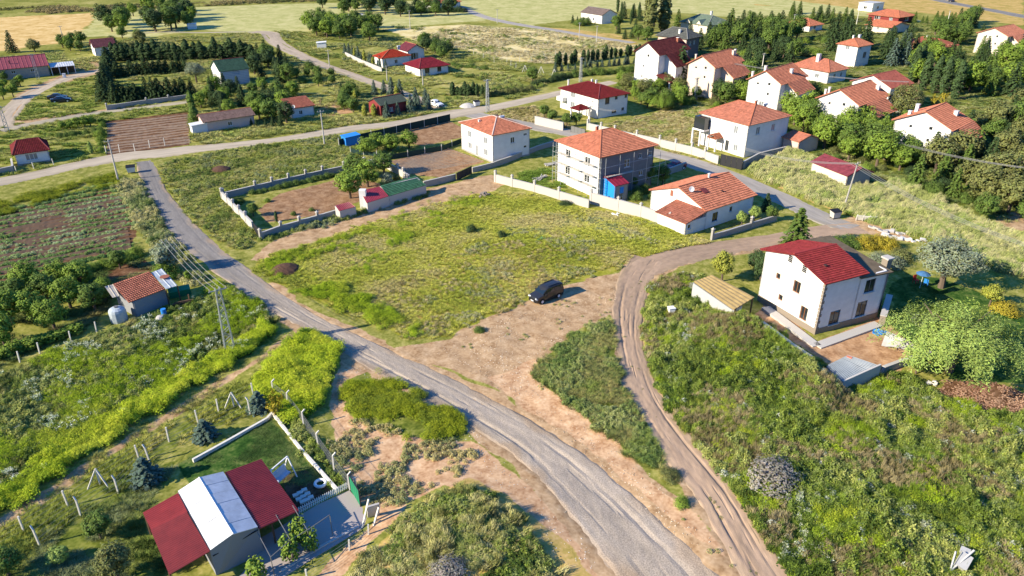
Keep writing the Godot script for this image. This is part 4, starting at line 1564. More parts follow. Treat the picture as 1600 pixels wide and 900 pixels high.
func house_extras(h: Dictionary, t: Node3D) -> void:
	if h.name == "red_roofed_house":
		var w: float = h.w
		var m := MB.new()
		var aw := 4.0
		wall_mesh(m, Vector3(w, 0, 0), Vector3(1, 0, 0), Vector3(0, 0, 1), aw, 5.9, [[0.9, 3.7, 1.5, 1.6], [0.4, 0.8, 1.5, 1.9]])
		wall_mesh(m, Vector3(w + aw, 0, 0), Vector3(0, 0, -1), Vector3(1, 0, 0), h.d, 5.9, [])
		wall_mesh(m, Vector3(w + aw, 0, -h.d), Vector3(-1, 0, 0), Vector3(0, 0, -1), aw, 5.9, [])
		put(t, "annex_wall", m.mesh(), M["plaster_white"])
		window(t, Vector3(w + 0.9, 3.7, 0), Vector3(1, 0, 0), Vector3(0, 0, 1), 1.5, 1.6, "grey")
		window(t, Vector3(w + 0.4, 0.8, 0), Vector3(1, 0, 0), Vector3(0, 0, 1), 1.5, 1.9, "grey")
		var r := MB.new()
		roof_plane(r, Vector3(w - 0.4, 6.0, 0.3), Vector3(w + aw + 0.5, 5.75, 0.3), Vector3(w + aw + 0.5, 6.5, -h.d), Vector3(w + 0.4, 6.7, -h.d), "plain", Color(0.20, 0.155, 0.10), 1.0, 0.14)
		put(t, "annex_roof", r.mesh(), M["roof_paint"], "brown flat roof of the annex")
		var p := MB.new()
		p.box(Vector3(w + aw * 0.5, 0.32, 0.03), Vector3(aw - 0.01, 0.74, 0.06))
		put(t, "plinth", p.mesh(), M["stone_plinth"])
		var c := MB.new()
		c.box(Vector3(w + aw + 1.6, 3.1, -1.6), Vector3(0.75, 6.4, 0.75))
		var ch := put(t, "chimney", c.mesh(), M["stone_plinth"])
		var cc := MB.new()
		cc.box(Vector3(w + aw + 1.6, 6.45, -1.6), Vector3(1.0, 0.16, 1.0))
		put(ch, "chimney_cap", cc.mesh(), M["concrete_pale"])
		for q in [[0.58, 0.72], [0.34, 0.42]]:    # honeycomb attic vents
			for i in 12:
				var v := MB.new()
				v.box(Vector3(-0.03, h.e + q[1] - 0.2 * (i / 3), -h.d * q[0] + 0.2 * (i % 3 - 1)), Vector3(0.07, 0.14, 0.15))
				put(t, "vent_block", v.mesh(), M["trim_black"])
		for i in 14:     # quoins on the near corner
			var q := MB.new()
			var big := 0.42 if i % 2 == 0 else 0.26
			q.box(Vector3(big * 0.5 - 0.03, 0.75 + 0.4 * i, -0.1), Vector3(big, 0.34, 0.27))
			put(t, "quoin", q.mesh(), M["stone_plinth"])
		for s in [["L", 0.40, 3.5, 1.0, 1.4], ["L", 0.22, 0.9, 1.0, 1.6], ["L", 0.72, 3.9, 0.6, 0.7], ["L", 0.62, 1.6, 0.6, 0.7]]:
			var q := MB.new()
			var zc: float = -h.d * s[1]
			for e in [[0, s[4] * 0.5 + 0.11, s[3] + 0.44, 0.22], [0, -s[4] * 0.5 - 0.14, s[3] + 0.44, 0.2], [-s[3] * 0.5 - 0.11, 0, 0.22, s[4]], [s[3] * 0.5 + 0.11, 0, 0.22, s[4]]]:
				q.box(Vector3(-0.02, s[2] + s[4] * 0.5 + e[1], zc + e[0]), Vector3(0.05, e[3], e[2]))
			put(t, "window_surround", q.mesh(), M["plaster_cream"])
	elif h.name == "bungalow":
		var r := MB.new()
		roof_plane(r, Vector3(-4.4, 2.0, 0.3), Vector3(-4.4, 2.0, -5.6), Vector3(0.0, 2.95, -5.6), Vector3(0.0, 2.95, 0.3), "tile", Color(0.44, 0.17, 0.11), 0.42)
		put(t, "leanto_roof", r.mesh(), M["roof_paint"])
		var m := MB.new()
		wall_mesh(m, Vector3(-4.1, 0, 0), Vector3(1, 0, 0), Vector3(0, 0, 1), 4.1, 2.0, [[0.5, 0.9, 0.6, 0.7]])
		wall_mesh(m, Vector3(-4.1, 0, -5.3), Vector3(0, 0, 1), Vector3(-1, 0, 0), 5.3, 2.0, [])
		put(t, "leanto_wall", m.mesh(), M["plaster_white"])
		window(t, Vector3(-3.6, 0.9, 0), Vector3(1, 0, 0), Vector3(0, 0, 1), 0.6, 0.7, "dark")
		var v := MB.new()
		v.box(Vector3(-0.03, 3.6, -h.d * 0.62), Vector3(0.06, 0.9, 0.5))
		put(t, "attic_grille", v.mesh(), M["brick_red"])
		var s := MB.new()
		var slope: float = 2.1 / (h.d * 0.5)
		s.box(Vector3(h.w * 0.28, 3.0 + slope * h.d * 0.30 + 0.1, -h.d * 0.30), Vector3(1.0, 0.12, 1.1), Basis.from_euler(Vector3(atan(slope), 0, 0)))
		put(t, "roof_hatch", s.mesh(), M["cap_dark"])
	elif h.name == "hip_roofed_house":
		var b := MB.new()
		b.box(Vector3(-0.75, 4.55, -h.d + 1.0), Vector3(1.5, 2.3, 2.6))
		put(t, "balcony_box", b.mesh(), M["glass_dark"], "black glazed balcony box")
		var f := MB.new()
		for e in [[-0.3, 3.3], [-2.2, 3.3]]:
			f.box(Vector3(-1.2, 1.6, -h.d + 1.6 + e[0]), Vector3(0.3, 3.3, 0.3))
		f.box(Vector3(-0.75, 3.25, -h.d + 1.0), Vector3(1.7, 0.3, 2.8))
		put(t, "balcony_frame", f.mesh(), M["plaster_white"])
		var r := MB.new()
		roof_plane(r, Vector3(-1.9, 2.5, -h.d * 0.50), Vector3(-1.9, 2.5, -h.d * 0.66), Vector3(0, 2.5, -h.d * 0.66), Vector3(0, 2.5, -h.d * 0.50), "plain", Color(0.46, 0.17, 0.10), 0.4)
		roof_plane(r, Vector3(-1.9, 2.55, -h.d * 0.48), Vector3(0, 2.55, -h.d * 0.48), Vector3(0, 3.35, -h.d * 0.57), Vector3(-1.9, 3.35, -h.d * 0.57), "tile", Color(0.46, 0.17, 0.10), 0.36)
		roof_plane(r, Vector3(0, 2.55, -h.d * 0.68), Vector3(-1.9, 2.55, -h.d * 0.68), Vector3(-1.9, 3.35, -h.d * 0.57), Vector3(0, 3.35, -h.d * 0.57), "tile", Color(0.46, 0.17, 0.10), 0.36)
		put(t, "porch_roof", r.mesh(), M["roof_paint"])
		for e in [0.50, 0.66]:
			var p := MB.new()
			p.box(Vector3(-1.6, 1.25, -h.d * e), Vector3(0.25, 2.5, 0.25))
			put(t, "porch_post", p.mesh(), M["plaster_white"])
	elif h.name == "dark_red_house":
		var r := MB.new()
		var c := Color(0.22, 0.03, 0.03)
		var a := Vector3(-4.6, 2.3, -1.0)
		roof_plane(r, a, a + Vector3(3.6, 0, 0), a + Vector3(1.8, 0.9, -1.6), a + Vector3(1.8, 0.9, -1.6), "tile", c, 0.3)
		roof_plane(r, a + Vector3(0, 0, -3.2), a, a + Vector3(1.8, 0.9, -1.6), a + Vector3(1.8, 0.9, -1.6), "tile", c, 0.3)
		roof_plane(r, a + Vector3(3.6, 0, 0), a + Vector3(3.6, 0, -3.2), a + Vector3(1.8, 0.9, -1.6), a + Vector3(1.8, 0.9, -1.6), "tile", c, 0.3)
		put(t, "porch_roof", r.mesh(), M["roof_paint"])
		for e in [[0.3, -0.3], [3.3, -0.3], [0.3, -2.9], [3.3, -2.9]]:
			var p := MB.new()
			p.box(a + Vector3(e[0], -1.15, e[1]), Vector3(0.3, 2.3, 0.3))
			put(t, "porch_post", p.mesh(), M["plaster_white"])
		var b := MB.new()
		b.box(Vector3(-0.6, 2.4, -h.d + 1.2), Vector3(1.2, 0.9, 2.2))
		put(t, "balcony", b.mesh(), M["plaster_white"])
	elif h.name == "tall_gabled_house":
		var r := MB.new()
		roof_plane(r, Vector3(-1.0, 2.9, 4.6), Vector3(3.6, 2.9, 4.6), Vector3(3.6, 4.2, 0.1), Vector3(-1.0, 4.2, 0.1), "tile", Color(0.19, 0.05, 0.045), 0.32)
		put(t, "canopy_roof", r.mesh(), M["roof_paint"])
		for e in [-0.7, 3.3]:
			var p := MB.new()
			p.box(Vector3(e, 1.45, 4.2), Vector3(0.3, 2.9, 0.3))
			put(t, "canopy_post", p.mesh(), M["plaster_white"])
	elif h.name == "green_roofed_villa":
		for k in 2:
			var z: float = -h.d * (0.3 + 0.4 * k)
			var g := MB.new()
			g.poly([Vector3(-0.5, h.e, z - 1.3), Vector3(-0.5, h.e + 1.5, z), Vector3(-0.5, h.e, z + 1.3)])
			put(t, "dormer", g.mesh(), M["plaster_cream"])
			var r := MB.new()
			for s in [-1, 1]:
				roof_plane(r, Vector3(-0.7, h.e - 0.1, z + s * 1.5), Vector3(2.2, h.e - 0.1, z + s * 1.5), Vector3(3.2, h.e + 1.6, z), Vector3(-0.7, h.e + 1.6, z), "plain", Color(0.22, 0.29, 0.22), 0.4)
			put(t, "dormer_roof", r.mesh(), M["roof_paint"])
	elif h.name == "farm_barn":
		var r := MB.new()
		roof_plane(r, Vector3(h.w + 0.4, 2.2, 0.6), Vector3(h.w + 6.4, 2.2, 0.6), Vector3(h.w + 6.4, 2.9, -2.6), Vector3(h.w + 0.4, 2.9, -2.6), "ribs", Color(0.72, 0.74, 0.76), 0.6)
		put(t, "carport_roof", r.mesh(), M["roof_sheet"], "white sheet roof of the open bay")
		for k in 4:
			var p := MB.new()
			p.bar(Vector3(h.w + 0.5 + 1.9 * k, 0, 0.5), Vector3(h.w + 0.5 + 1.9 * k, 2.2, 0.5), 0.14)
			put(t, "carport_post", p.mesh(), M["paint_white"])
		var b := MB.new()
		b.box(Vector3(h.w + 3.4, 1.2, -2.5), Vector3(6.0, 2.4, 0.15))
		put(t, "bay_wall", b.mesh(), M["wood_dark"])
	elif h.name == "blue_site_cabin":
		var b := MB.new()
		b.box(Vector3(h.w * 0.5, 1.9, 0.02), Vector3(0.75, 1.0, 0.05))
		put(t, "shutter", b.mesh(), M["paint_blue"])
	elif h.name == "green_roofed_house":
		for k in 9:
			var b := MB.new()
			b.box(Vector3(h.w * 0.5, 0.35 + k * 0.42, 0.015), Vector3(h.w - 0.02, 0.06, 0.03))
			put(t, "cladding_batten", b.mesh(), M["metal_pale"])

func old_shed(d: Dictionary) -> void:
	var o := v3(d.o)
	var oo := Vector3(o.x, 0, o.z)
	var t := base("old_tiled_shed", o.x, o.z)
	tag(t, "ramshackle low shed with orange tiles between pale metal sheets", "shed")
	sheet_roof(t, "tile_roof", d.tile, oo, "tile", [0.46, 0.17, 0.11], 0.34, "roof_paint")
	sheet_roof(t, "metal_sheet", d.left, oo, "ribs", [0.56, 0.50, 0.40], 0.6, "roof_sheet")
	var r := sheet_roof(t, "metal_sheet", d.right, oo, "ribs", [0.55, 0.60, 0.63], 0.7, "roof_sheet")
	var rust := MB.new()
	var c := v3(d.rust) - oo
	for i in 14:
		var a := TAU * i / 14.0
		var b := TAU * (i + 1) / 14.0
		rust.tri(c, c + Vector3(cos(a) * 0.55, 0, sin(a) * 0.55), c + Vector3(cos(b) * 0.55, 0, sin(b) * 0.55), Color.WHITE)
	put(r, "rust_patch", rust.mesh(), M["brick_red"])
	for w in d.walls:
		wall_under(t, Vector3(w[0][0] - o.x, 0, w[0][1] - o.z), Vector3(w[1][0] - o.x, 0, w[1][1] - o.z), w[2], w[3], "stone_grey")
	for k in d.legs:
		var p := MB.new()
		p.bar(Vector3(k[0] - o.x, -0.1, k[2] - o.z), Vector3(k[0] - o.x, k[1], k[2] - o.z), 0.12)
		put(t, "post", p.mesh(), M["wood_dark"])
	var tk := base("water_tank", d.tank[0], d.tank[1])
	tag(tk, "weathered pale blue-white tank beside the old tiled shed", "tank")
	var m := MB.new()
	m.lathe(Vector3.ZERO, [Vector2(0.86, -0.1), Vector2(0.9, 0.3), Vector2(0.9, 1.25), Vector2(0.82, 1.5), Vector2(0.5, 1.68), Vector2(0.0, 1.75)], 14)
	put(tk, "shell", m.mesh(), M["tank_paint"])
	var l := MB.new()
	l.tube(Vector3(0, 1.7, 0), Vector3(0, 1.85, 0), 0.22, 0.22, 10)
	put(tk, "lid", l.mesh(), M["frame_grey"])
	var dm := MB.new()
	dm.tube(Vector3(0, 0, 0), Vector3(0, 0.85, 0), 0.29, 0.29, 14)
	prop("blue_drum", "blue plastic drum before the old tiled shed", "drum", d.drum, dm, "tarp_blue")
	var hp := MB.new()
	for i in 9:
		hp.bar(Vector3(-1.2 + rnd(0, 0.3), 0.1 + 0.06 * i, rnd(-0.3, 0.3)), Vector3(1.2 - rnd(0, 0.4), 0.1 + 0.05 * i, rnd(-0.4, 0.4)), 0.14)
	prop("timber_pile", "pile of old timbers before the old tiled shed", "timber pile", d.pile, hp, "wood_dark", 0.5)
	var sk := MB.new()
	sk.lathe(Vector3.ZERO, [Vector2(0.5, -0.05), Vector2(0.55, 0.25), Vector2(0.35, 0.5), Vector2(0, 0.58)], 9)
	prop("sack", "pale sack lying beside the blue drum", "sack", d.sack, sk, "concrete_pale")
	var ne := MB.new()
	ne.box(Vector3(0, 0.55, 0), Vector3(2.4, 1.0, 0.9), Basis.from_euler(Vector3(0.3, 0, 0)))
	prop("green_crate", "green covered crate under the shed's metal sheet", "crate", d.net, ne, "plastic_green", 0.5)
	for s in d.posts:
		var p := MB.new()
		p.bar(Vector3(0, -0.2, 0), Vector3(0.1, 1.3, 0), 0.11)
		prop("fence_post", s[1], "post", s[0], p, "concrete_white", 0.0, "concrete posts along the orchard edge")

func carport(d: Dictionary) -> void:
	var o := v3(d.o)
	var oo := Vector3(o.x, 0, o.z)
	var t := base("carport", o.x, o.z)
	tag(t, "carport with straw-yellow corrugated roof beside the tall red-roofed house", "carport")
	sheet_roof(t, "roof", d.roof, oo, "sheet", [0.50, 0.35, 0.13], 0.45, "roof_sheet")
	for k in d.legs:
		var p := MB.new()
		p.bar(Vector3(k[0] - o.x, -0.1, k[2] - o.z), Vector3(k[0] - o.x, k[1], k[2] - o.z), 0.13)
		put(t, "post", p.mesh(), M["wood_dark"])
	for w in d.walls:
		wall_under(t, Vector3(w[0][0] - o.x, 0, w[0][1] - o.z), Vector3(w[1][0] - o.x, 0, w[1][1] - o.z), w[2], w[3], "tarp_grey")

func plot_sheds(d: Dictionary) -> void:
	var o := v3(d.o)
	var oo := Vector3(o.x, 0, o.z)
	var t := base("plot_shed", o.x, o.z)
	tag(t, "long low shed on plot wall with green tiled and red metal roofs", "shed")
	sheet_roof(t, "green_roof", d.green, oo, "tile", [0.06, 0.17, 0.10], 0.34, "roof_paint")
	sheet_roof(t, "red_roof", d.red, oo, "ribs", [0.33, 0.025, 0.045], 0.3, "roof_sheet")
	sheet_roof(t, "red_roof", d.red2, oo, "ribs", [0.33, 0.025, 0.045], 0.3, "roof_sheet")
	for w in d.walls:
		wall_under(t, Vector3(w[0][0] - o.x, 0, w[0][1] - o.z), Vector3(w[1][0] - o.x, 0, w[1][1] - o.z), w[2], w[3], "concrete_pale")
	var c := MB.new()
	c.box(Vector3(d.chim[0] - o.x, 1.5, d.chim[1] - o.z), Vector3(1.0, 3.0, 0.9))
	put(t, "chimney", c.mesh(), M["plaster_white"])

func yard(d: Dictionary) -> void:
	var o := v3(d.o)
	var oo := Vector3(o.x, 0, o.z)
	var t := base("sheet_roofed_store", o.x, o.z)
	tag(t, "low store with grey sheet roof and concrete side before the tall red-roofed house", "shed")
	for k in 3:
		var q := []
		for e in [[0, 1, k / 3.0], [0, 1, (k + 1) / 3.0 - 0.01], [3, 2, (k + 1) / 3.0 - 0.01], [3, 2, k / 3.0]]:
			var p: Vector3 = v3(d.roof[e[0]]).lerp(v3(d.roof[e[1]]), e[2]) + Vector3(0, 0.015 * k, 0)
			q.append([p.x, p.y, p.z])
		sheet_roof(t, "roof_sheet", q, oo, "ribs", [0.26, 0.30, 0.34], 0.25, "roof_sheet")
	for w in d.walls:
		wall_under(t, Vector3(w[0][0] - o.x, 0, w[0][1] - o.z), Vector3(w[1][0] - o.x, 0, w[1][1] - o.z), w[2], w[3], "concrete_pale")
	for k in d.bricks:
		var b := MB.new()
		b.box(Vector3(0, 0.06, 0), Vector3(0.5, 0.12, 0.35), Basis.from_euler(Vector3(0, rnd(0, 3), 0)))
		var r := put(self, "roof_weight", b.mesh(), M["paint_orange"])
		r.position = v3(k[0])
		tag(r, k[1], "tile", "orange tiles weighing down the store roof")
	var s := MB.new()
	for e in d.walk:
		var a := Vector3(e[0][0], 0.1, e[0][1])
		var b := Vector3(e[1][0], 0.1, e[1][1])
		var dir := (b - a).normalized()
		s.box((a + b) * 0.5, Vector3(a.distance_to(b), 0.28, 1.1), Basis(dir, Vector3.UP, dir.cross(Vector3.UP)))
	var w := put(self, "path", s.mesh(), M["concrete_pale"])
	tag(w, "raised concrete path round the tall red-roofed house", "path", "", "structure")
	var tp := MB.new()
	var A := v3(d.tarp[0])
	var B := v3(d.tarp[1])
	var C := v3(d.tarp[2])
	var D := v3(d.tarp[3])
	for i in 8:
		for j in 6:
			var f := func(u: float, v: float) -> Vector3:
				return A.lerp(B, u).lerp(D.lerp(C, u), v) + Vector3(0, 0.12 * bumps.get_noise_2d(u * 260.0, v * 180.0) + 0.25 * sin(PI * v), 0)
			tp.quad(f.call(i / 8.0, j / 6.0), f.call((i + 1) / 8.0, j / 6.0), f.call((i + 1) / 8.0, (j + 1) / 6.0), f.call(i / 8.0, (j + 1) / 6.0))
	var tpo := put(self, "tarpaulin", tp.mesh(), M["tarp_grey"])
	tag(tpo, "crumpled pale grey tarpaulin under the drooping tree", "tarpaulin")
	var bl := MB.new()
	for i in 7:
		bl.box(Vector3(rnd(-0.6, 0.6), 0.15, rnd(-0.4, 0.4)), Vector3(0.7, 0.12, 0.5), Basis.from_euler(Vector3(rnd(-0.4, 0.4), rnd(0, 3), rnd(-0.4, 0.4))))
	prop("blue_sheet", "crumpled blue plastic sheet beside the grey tarpaulin", "plastic sheet", d.blue, bl, "tarp_blue")
	var um := base("parasol", d.parasol[0], d.parasol[1])
	tag(um, "small blue parasol in the dark garden behind the house", "parasol")
	var pm := MB.new()
	pm.tube(Vector3(0, 0, 0), Vector3(0, 2.2, 0), 0.03, 0.03, 6)
	put(um, "pole", pm.mesh(), M["metal_pale"])
	var cn := MB.new()
	cn.lathe(Vector3(0, 1.9, 0), [Vector2(0.85, 0), Vector2(0.5, 0.2), Vector2(0, 0.34)], 8)
	put(um, "canopy", cn.mesh(), M["parasol_blue"])
	for k in d.chairs:
		var cr := base("garden_chair", k[0][0], k[0][1], k[1])
		tag(cr, k[2], "chair", "plastic garden chairs")
		var seat := MB.new()
		seat.box(Vector3(0, 0.42, 0), Vector3(0.5, 0.05, 0.5))
		put(cr, "seat", seat.mesh(), M[k[3]])
		var bk := MB.new()
		bk.box(Vector3(0, 0.72, -0.24), Vector3(0.5, 0.55, 0.05), Basis.from_euler(Vector3(-0.15, 0, 0)))
		put(cr, "backrest", bk.mesh(), M[k[3]])
		for sx in [-0.21, 0.21]:
			for sz in [-0.21, 0.21]:
				var lg := MB.new()
				lg.bar(Vector3(sx, 0, sz), Vector3(sx, 0.42, sz), 0.05)
				put(cr, "leg", lg.mesh(), M[k[3]])

func patio(d: Dictionary) -> void:
	var pv := MB.new()
	var pl := []
	for p in d.floor:
		pl.append(Vector3(p[0], 0.13, p[1]))
	var tri := Geometry2D.triangulate_polygon(PackedVector2Array(pl.map(func(p): return Vector2(p.x, p.z))))
	for i in range(0, tri.size(), 3):
		pv.tri(pl[tri[i]], pl[tri[i + 1]], pl[tri[i + 2]], Color.WHITE)
	for i in pl.size():
		var a: Vector3 = pl[i]
		var b: Vector3 = pl[(i + 1) % pl.size()]
		pv.quad(a, b, b - Vector3(0, 0.4, 0), a - Vector3(0, 0.4, 0))
	var o := put(self, "patio", pv.mesh(), M["paving_brick"])
	tag(o, "grey paved patio beside the near red and white shed", "patio", "", "structure")
	for k in d.slabs:
		var m := MB.new()
		m.box(Vector3(0, 0.12, 0), Vector3(0.42, 0.16, 0.34))
		prop("paving_slab", k[1], "paving slab", k[0], m, "concrete_white", d.turn, "pale paving slabs beside the shed")
	var a := Vector2(d.picket[0][0], d.picket[0][1])
	var b := Vector2(d.picket[1][0], d.picket[1][1])
	var t := base("picket_fence", a.x, a.y)
	tag(t, "low white picket fence between patio and dug bed", "fence")
	var n := 26
	for i in n:
		var p := (b - a) * (i / (n - 1.0))
		var m := MB.new()
		var dir := Vector3((b - a).x, 0, (b - a).y).normalized()
		m.box(Vector3(p.x, 0.32, p.y), Vector3(0.09, 0.6, 0.03), Basis(dir, Vector3.UP, dir.cross(Vector3.UP)))
		m.box(Vector3(p.x, 0.64, p.y), Vector3(0.05, 0.08, 0.03), Basis(dir, Vector3.UP, dir.cross(Vector3.UP)))
		put(t, "picket", m.mesh(), M["paint_white"])
	for y in [0.2, 0.48]:
		var m := MB.new()
		m.bar(Vector3(0, y, 0), Vector3((b - a).x, y, (b - a).y), 0.03)
		put(t, "rail", m.mesh(), M["paint_white"])
	var ty := MB.new()
	for i in 20:
		for j in 8:
			var f := func(u: int, w: int) -> Vector3:
				var A := TAU * u / 20.0
				var B := TAU * w / 8.0
				return Vector3(cos(A) * (0.42 + 0.13 * cos(B)), 0.13 + 0.13 * sin(B), sin(A) * (0.42 + 0.13 * cos(B)))
			ty.quad(f.call(i, j), f.call(i + 1, j), f.call(i + 1, j + 1), f.call(i, j + 1))
	prop("painted_tyre", "white painted tyre lying in the dug bed", "tyre", d.tyre, ty, "paint_white")
	var sw := base("garden_swing", d.swing[0], d.swing[1], d.swing[2])
	tag(sw, "white framed garden swing with blue-white cushions behind the red roof", "swing")
	for s in [-0.95, 0.95]:
		var m := MB.new()
		m.bar(Vector3(s, 0, 0.7), Vector3(s, 1.85, 0), 0.08)
		m.bar(Vector3(s, 0, -0.7), Vector3(s, 1.85, 0), 0.08)
		put(sw, "side_frame", m.mesh(), M["paint_white"])
	var bar := MB.new()
	bar.bar(Vector3(-0.95, 1.85, 0), Vector3(0.95, 1.85, 0), 0.09)
	put(sw, "top_bar", bar.mesh(), M["paint_white"])
	var st := MB.new()
	st.box(Vector3(0, 0.5, 0.05), Vector3(1.5, 0.12, 0.5))
	put(sw, "seat", st.mesh(), M["cushion"])
	var bk := MB.new()
	bk.box(Vector3(0, 0.85, -0.22), Vector3(1.5, 0.6, 0.1), Basis.from_euler(Vector3(-0.2, 0, 0)))
	put(sw, "backrest", bk.mesh(), M["cushion"])
	var pg := base("pergola", d.pergola[0][0], d.pergola[0][1])
	tag(pg, "thin iron pergola frame over the patio", "pergola")
	var tops := []
	for p in d.pergola:
		var m := MB.new()
		var q := Vector3(p[0] - d.pergola[0][0], 0, p[1] - d.pergola[0][1])
		m.bar(q, q + Vector3(0, 2.1, 0), 0.05)
		put(pg, "post", m.mesh(), M["frame_grey"])
		tops.append(q + Vector3(0, 2.1, 0))
	for i in tops.size() - 1:
		var m := MB.new()
		m.bar(tops[i], tops[i + 1], 0.045)
		m.bar(tops[i], tops[i] + Vector3(d.pgback[0], 0.2, d.pgback[1]), 0.045)
		put(pg, "rail", m.mesh(), M["frame_grey"])
	gate({"a": d.gate[0], "b": d.gate[1], "h": 1.5, "mat": "plastic_green", "label": "green sheet gate at the patio entrance"})
	for k in d.lean:
		var m := MB.new()
		m.bar(Vector3(0, -0.1, 0), Vector3(k[1][0], k[1][1], k[1][2]), 0.12)
		prop("gate_post", k[2], "post", k[0], m, "concrete_white", 0.0, "white posts at the patio entrance")
	var ea := MB.new()
	ea.box(Vector3(0, 0.75, 0), Vector3(0.9, 1.5, 0.14), Basis.from_euler(Vector3(0.3, 0.4, 0)))
	prop("leaning_slab", "pale slab leaning on the patio entrance posts", "slab", d.slab, ea, "concrete_pale")

func furrows(f: Array) -> void:
	var m := MB.new()
	var a := Vector3(f[2][0], 0, f[2][1])
	var b := Vector3(f[3][0], 0, f[3][1])
	var c := Vector3(f[4][0], 0, f[4][1])
	var d := Vector3(f[5][0], 0, f[5][1])
	var n: int = f[6]
	var col := Color(f[7][0], f[7][1], f[7][2])
	for i in n:
		var p := a.lerp(d, (i + 0.5) / n)
		var q := b.lerp(c, (i + 0.5) / n)
		var side := (d - a) / n * 0.38
		var k := 40
		for j in k:
			var s := []
			for e in 2:
				var g := float(j + e) / k
				var at := p.lerp(q, g) + side * 0.15 * bumps.get_noise_2d(g * 500.0, i * 77.0)
				var y := lie(at.x, at.z) + 0.02
				var w := side * (1.0 + 0.12 * bumps.get_noise_2d(g * 1500.0, i * 31.0))
				s.append([at - w + Vector3(0, y - 0.1, 0), at + Vector3(0, y + f[8] * (1.0 + 0.2 * bumps.get_noise_2d(g * 2200.0, i * 53.0)), 0), at + w + Vector3(0, y - 0.1, 0)])
			var t := col * rnd(0.93, 1.07)
			m.quad(s[0][0], s[1][0], s[1][1], s[0][1], t)
			m.quad(s[0][1], s[1][1], s[1][2], s[0][2], t)
	var o := put(self, f[0], m.mesh(), M["clod"])
	tag(o, f[1], "ploughed soil", "", "stuff")

func oddments() -> void:
	for k in ODD:
		var m := MB.new()
		match k[0]:
			"rock_pile":
				for i in 16:
					m.box(Vector3(rnd(-0.9, 0.9), rnd(0.0, 0.35), rnd(-0.6, 0.6)), Vector3(rnd(0.25, 0.6), rnd(0.2, 0.4), rnd(0.25, 0.6)), Basis.from_euler(Vector3(rnd(0, 3), rnd(0, 3), rnd(0, 3))))
			"timber_heap":
				for i in 14:
					var a := rnd(-0.5, 0.5)
					m.bar(Vector3(-1.3 * cos(a), rnd(0.05, 0.3), -1.3 * sin(a) + rnd(-0.5, 0.5)), Vector3(1.3 * cos(a), rnd(0.05, 0.5), 1.3 * sin(a) + rnd(-0.5, 0.5)), 0.1)
			"litter":
				for i in 8:
					m.box(Vector3(rnd(-0.6, 0.6), 0.1, rnd(-0.4, 0.4)), Vector3(rnd(0.2, 0.5), 0.08, rnd(0.2, 0.4)), Basis.from_euler(Vector3(rnd(-0.5, 0.5), rnd(0, 3), rnd(-0.5, 0.5))))
			"box_cabinet":
				m.box(Vector3(0, 0.5, 0), Vector3(0.7, 1.0, 0.6))
				m.box(Vector3(0, 1.03, 0), Vector3(0.8, 0.06, 0.7))
			"hut":
				m.box(Vector3(0, 0.9, 0), Vector3(3.0, 1.8, 2.2))
				m.box(Vector3(0, 1.9, 0), Vector3(3.3, 0.15, 2.5), Basis.from_euler(Vector3(0, 0, 0.06)))
			"pallet_frame":
				for i in 4:
					m.bar(Vector3(-1.4, 0.25 + 0.22 * i, 0.1 * i), Vector3(1.4, 0.25 + 0.22 * i, 0.1 * i), 0.1)
				for i in 4:
					m.bar(Vector3(-1.3 + 0.87 * i, 0, 0), Vector3(-1.3 + 0.87 * i, 1.1, 0.35), 0.1)
			"broken_kerb":
				for i in 9:
					m.box(Vector3(-2.4 + 0.6 * i, rnd(0.05, 0.25), rnd(-0.5, 0.5)), Vector3(rnd(0.5, 1.1), rnd(0.15, 0.3), rnd(0.4, 0.9)), Basis.from_euler(Vector3(rnd(-0.3, 0.3), rnd(-0.6, 0.6), rnd(-0.3, 0.3))))
			"earth_heap":
				m.lathe(Vector3(0, -0.1, 0), [Vector2(2.2, 0), Vector2(1.5, 0.45), Vector2(0.7, 0.75), Vector2(0, 0.85)], 12)
			"cart":
				m.bar(Vector3(-0.9, 0.3, 0), Vector3(0.9, 1.5, 0.2), 0.12)
				m.bar(Vector3(-0.9, 0.3, 0), Vector3(-0.4, 1.6, -0.3), 0.1)
				m.box(Vector3(0.2, 0.7, 0.1), Vector3(1.1, 0.5, 0.7), Basis.from_euler(Vector3(0.3, 0.4, 0.5)))
				m.box(Vector3(0.9, 0.9, -0.3), Vector3(0.5, 0.35, 0.6), Basis.from_euler(Vector3(0, 0.4, 0.2)))
		prop(k[0], k[1], k[2], k[3], m, k[4], k[5])

